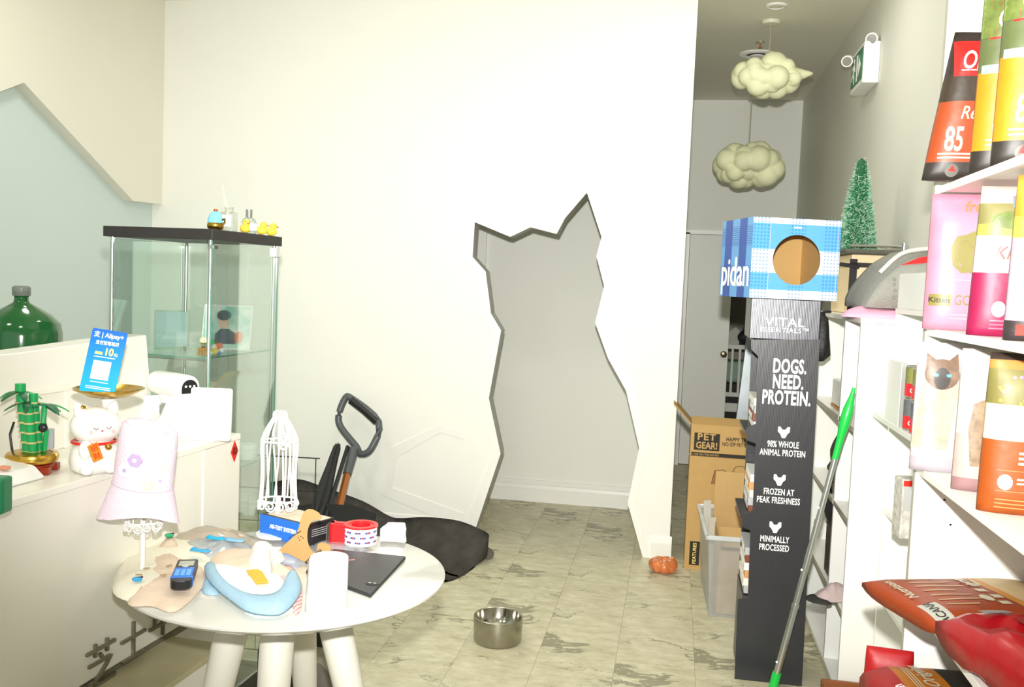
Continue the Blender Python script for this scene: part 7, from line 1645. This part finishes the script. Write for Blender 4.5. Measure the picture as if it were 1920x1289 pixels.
# ================================================================ ceiling and wall fittings
FOAM = mat('cream_green_cloud_foam', (238, 240, 200), 0.8, var=0.05, vs=14, bump=0.1, bs=40)
def cloud(label, c, size, seed, ztop, canopy=True, peak=False):
    t = thing('cloud_lamp', label, 'pendant lamp', c)
    rnd = random.Random(seed); S = []
    sx, sy, sz = size
    for k in range(34):
        a = rnd.uniform(0, 2*PI); e = math.asin(rnd.uniform(-1, 1)); q = 0.66
        p = Vector((sx*q*math.cos(a)*math.cos(e), sy*q*math.sin(a)*math.cos(e), sz*q*math.sin(e)))
        S.append((p, sz*rnd.uniform(0.42, 0.66)))
    if peak:
        for k in range(5): S.append((Vector((sx*(0.72 + 0.10*k), 0, sz*(0.05 + 0.02*k))), sz*(0.36 - 0.068*k)))
    S.append((Vector((0, 0, 0)), sz*0.8))
    bm = new(); nu, nv = 90, 48; rings = []
    for i in range(nv + 1):
        th = PI*i/nv; row = []
        for j in range(nu if 0 < i < nv else 1):
            ph_ = 2*PI*j/nu; d = Vector((sx*math.sin(th)*math.cos(ph_), sy*math.sin(th)*math.sin(ph_), sz*math.cos(th))); d.normalize()
            best = 0.3*sz
            for p, r in S:
                b_ = p.dot(d); disc = r*r - (p.length_squared - b_*b_)
                if disc > 0: best = max(best, b_ + math.sqrt(disc))
            row.append(bm.verts.new(d*best))
        rings.append(row)
    for a_, b_ in zip(rings, rings[1:]):
        for j in range(nu):
            k = (j + 1) % nu
            if len(a_) == 1: bm.faces.new((a_[0], b_[j], b_[k]))
            elif len(b_) == 1: bm.faces.new((a_[k], a_[j], b_[0]))
            else: bm.faces.new((a_[j], b_[j], b_[k], a_[k]))
    bmesh.ops.smooth_vert(bm, verts=bm.verts[:], factor=0.5)
    bmesh.ops.smooth_vert(bm, verts=bm.verts[:], factor=0.5)
    obj('cloud_shade', bm, FOAM, t, smooth='all')
    bm = new(); rod(bm, (0, 0, sz*0.7), (0, 0, ztop - c[2] - 0.004), 0.0035, 6); obj('cord', bm, mat('grey_cord', (170, 164, 140), 0.6), t)
    if canopy:
        bm = new(); lathe(bm, [(0, -0.022), (0.05, -0.02), (0.056, -0.012), (0.056, -0.0005), (0, -0.0005)], 28, T((0, 0, ztop - c[2]))); obj('canopy', bm, mat('cream_metal', (214, 212, 190), 0.4), t, smooth=True)
    return t
cl1 = (0.4651, 5.7500, 2.7850); cl2 = (0.4442, 6.7500, 2.3904)
cloud('upper cloud-shaped pendant lamp with a pointed end hanging near the ceiling', (cl1[0], cl1[1], cl1[2]), (0.225, 0.15, 0.108), 11, ZC, True, True)
cloud('lower oval cloud-shaped pendant lamp deeper in the hallway', (cl2[0], cl2[1], cl2[2]), (0.275, 0.17, 0.135), 23, ZC, True)
def fitting(nm, label, cat, p): return thing(nm, label, cat, (p[0], p[1], ZC - 0.0005))
f = fitting('downlight', 'round white recessed downlight at the top of the hallway ceiling', 'downlight', (0.4638, 5.4396, 3.1000))
bm = new(); lathe(bm, [(0.04, 0.0), (0.058, 0.0), (0.058, -0.006), (0.043, -0.01), (0.04, -0.006)], 32); obj('trim_ring', bm, PLW, f, smooth=True); bm = new(); lathe(bm, [(0, -0.003), (0.0405, -0.003), (0.0405, -0.0045), (0, -0.0045)], 32); obj('diffuser', bm, mat('unlit_diffuser', (220, 216, 196), 0.5), f)
f = fitting('air_vent', 'round white ceiling vent with a dark slotted throat above the upper cloud', 'vent', (0.4507, 6.5292, 3.1000))
bm = new(); lathe(bm, [(0.072, 0), (0.118, 0), (0.118, -0.006), (0.1, -0.016), (0.076, -0.012), (0.072, -0.004)], 40); obj('flange', bm, PLW, f, smooth=True)
bm = new(); lathe(bm, [(0, -0.0008), (0.0725, -0.0008), (0.0725, -0.002), (0, -0.002)], 32); obj('throat', bm, BLACKP, f); bm = new(); lathe(bm, [(0, -0.014), (0.05, -0.014), (0.05, -0.02), (0, -0.024)], 32); obj('centre_disc', bm, PLW, f, smooth=True)
f = fitting('sprinkler', 'small fire sprinkler head on the hallway ceiling', 'sprinkler', (0.4454, 6.2261, 3.1000))
bm = new(); lathe(bm, [(0, 0), (0.032, 0), (0.03, -0.006), (0.012, -0.008), (0, -0.008)], 24); obj('escutcheon', bm, CHROME, f, smooth=True); bm = new(); cyl(bm, 0.006, -0.034, -0.008, 10); cyl(bm, 0.014, -0.037, -0.034, 12); obj('head', bm, mat('copper_metal2', (186, 130, 100), 0.3, 0.8), f, smooth=True)
# exit sign on the right wall
en, ef = (0.8720, 5.0320, 2.6867), (0.8720, 5.3658, 2.7215)
ez0, ez1 = (0.8720, 5.0013, 2.5951)[2], (0.8720, 5.0707, 2.8024)[2]
ex = thing('exit_sign', 'green running-man exit sign in a white wall box with two lamp heads', 'exit sign', (X_R - 0.0006, en[1], ez0), 0)
sy0, sy1 = 0.0, max(0.33, ef[1] - en[1])
ehh = ez1 - ez0
obj('housing', rbox(-0.078, 0, sy0, sy1, 0, ehh, 0.004), PLW, ex)
face = obj('sign_face', rbox(-0.0815, -0.0782, sy0 + 0.02, sy1 - 0.02, 0.025, ehh - 0.02, 0.001), mat('exit_green', (20, 110, 78), 0.35), ex)
RY = Matrix(((0, 1, 0, -0.0824), (-1, 0, 0, (sy0+sy1)/2), (0, 0, 1, ehh/2), (0, 0, 0, 1)))   # local x-z drawing -> facing -x
def exs(poly, nm='running_man'):
    bm = new(); prism(bm, poly, -0.0004, 0.0004, RY); obj(nm, bm, WP, face)
exs(ell(-0.075, 0.055, 0.015, 0.015, 14)); exs([(-0.105, 0.035), (-0.06, 0.038), (-0.045, 0.02), (-0.03, 0.0), (-0.04, -0.008), (-0.06, 0.012), (-0.068, -0.01), (-0.05, -0.035), (-0.055, -0.07), (-0.07, -0.07), (-0.068, -0.04), (-0.095, -0.02), (-0.12, -0.045), (-0.13, -0.035), (-0.098, 0.0), (-0.092, 0.02), (-0.12, 0.015), (-0.125, 0.024)])
exs([(0.0, 0.065), (0.03, 0.065), (0.03, -0.07), (0.0, -0.07)], 'doorway'); exs([(0.055, 0.05), (0.12, 0.0), (0.055, -0.05), (0.055, -0.02), (0.045, -0.02), (0.045, 0.02), (0.055, 0.02)], 'arrow')
for y, x, z in ((0.03, -0.035, ehh + 0.02), (sy1 - 0.04, -0.105, ehh - 0.03)):
    bm = new(); ball(bm, (x, y, z), (0.03, 0.03, 0.028), 18, 12); rod(bm, (x, y, z), (x - 0.012, y - 0.034, z - 0.012), 0.03, 18); hd = obj('lamp_head', bm, PLW, ex, smooth=True)
    bm = new(); rod(bm, (x - 0.012, y - 0.0345, z - 0.012), (x - 0.0125, y - 0.036, z - 0.0125), 0.024, 18); obj('reflector', bm, CHROME, hd)
    bm = new(); rod(bm, (x, y, z), (-0.04, y, ehh - 0.02), 0.009, 8); obj('stem', bm, PLW, hd)
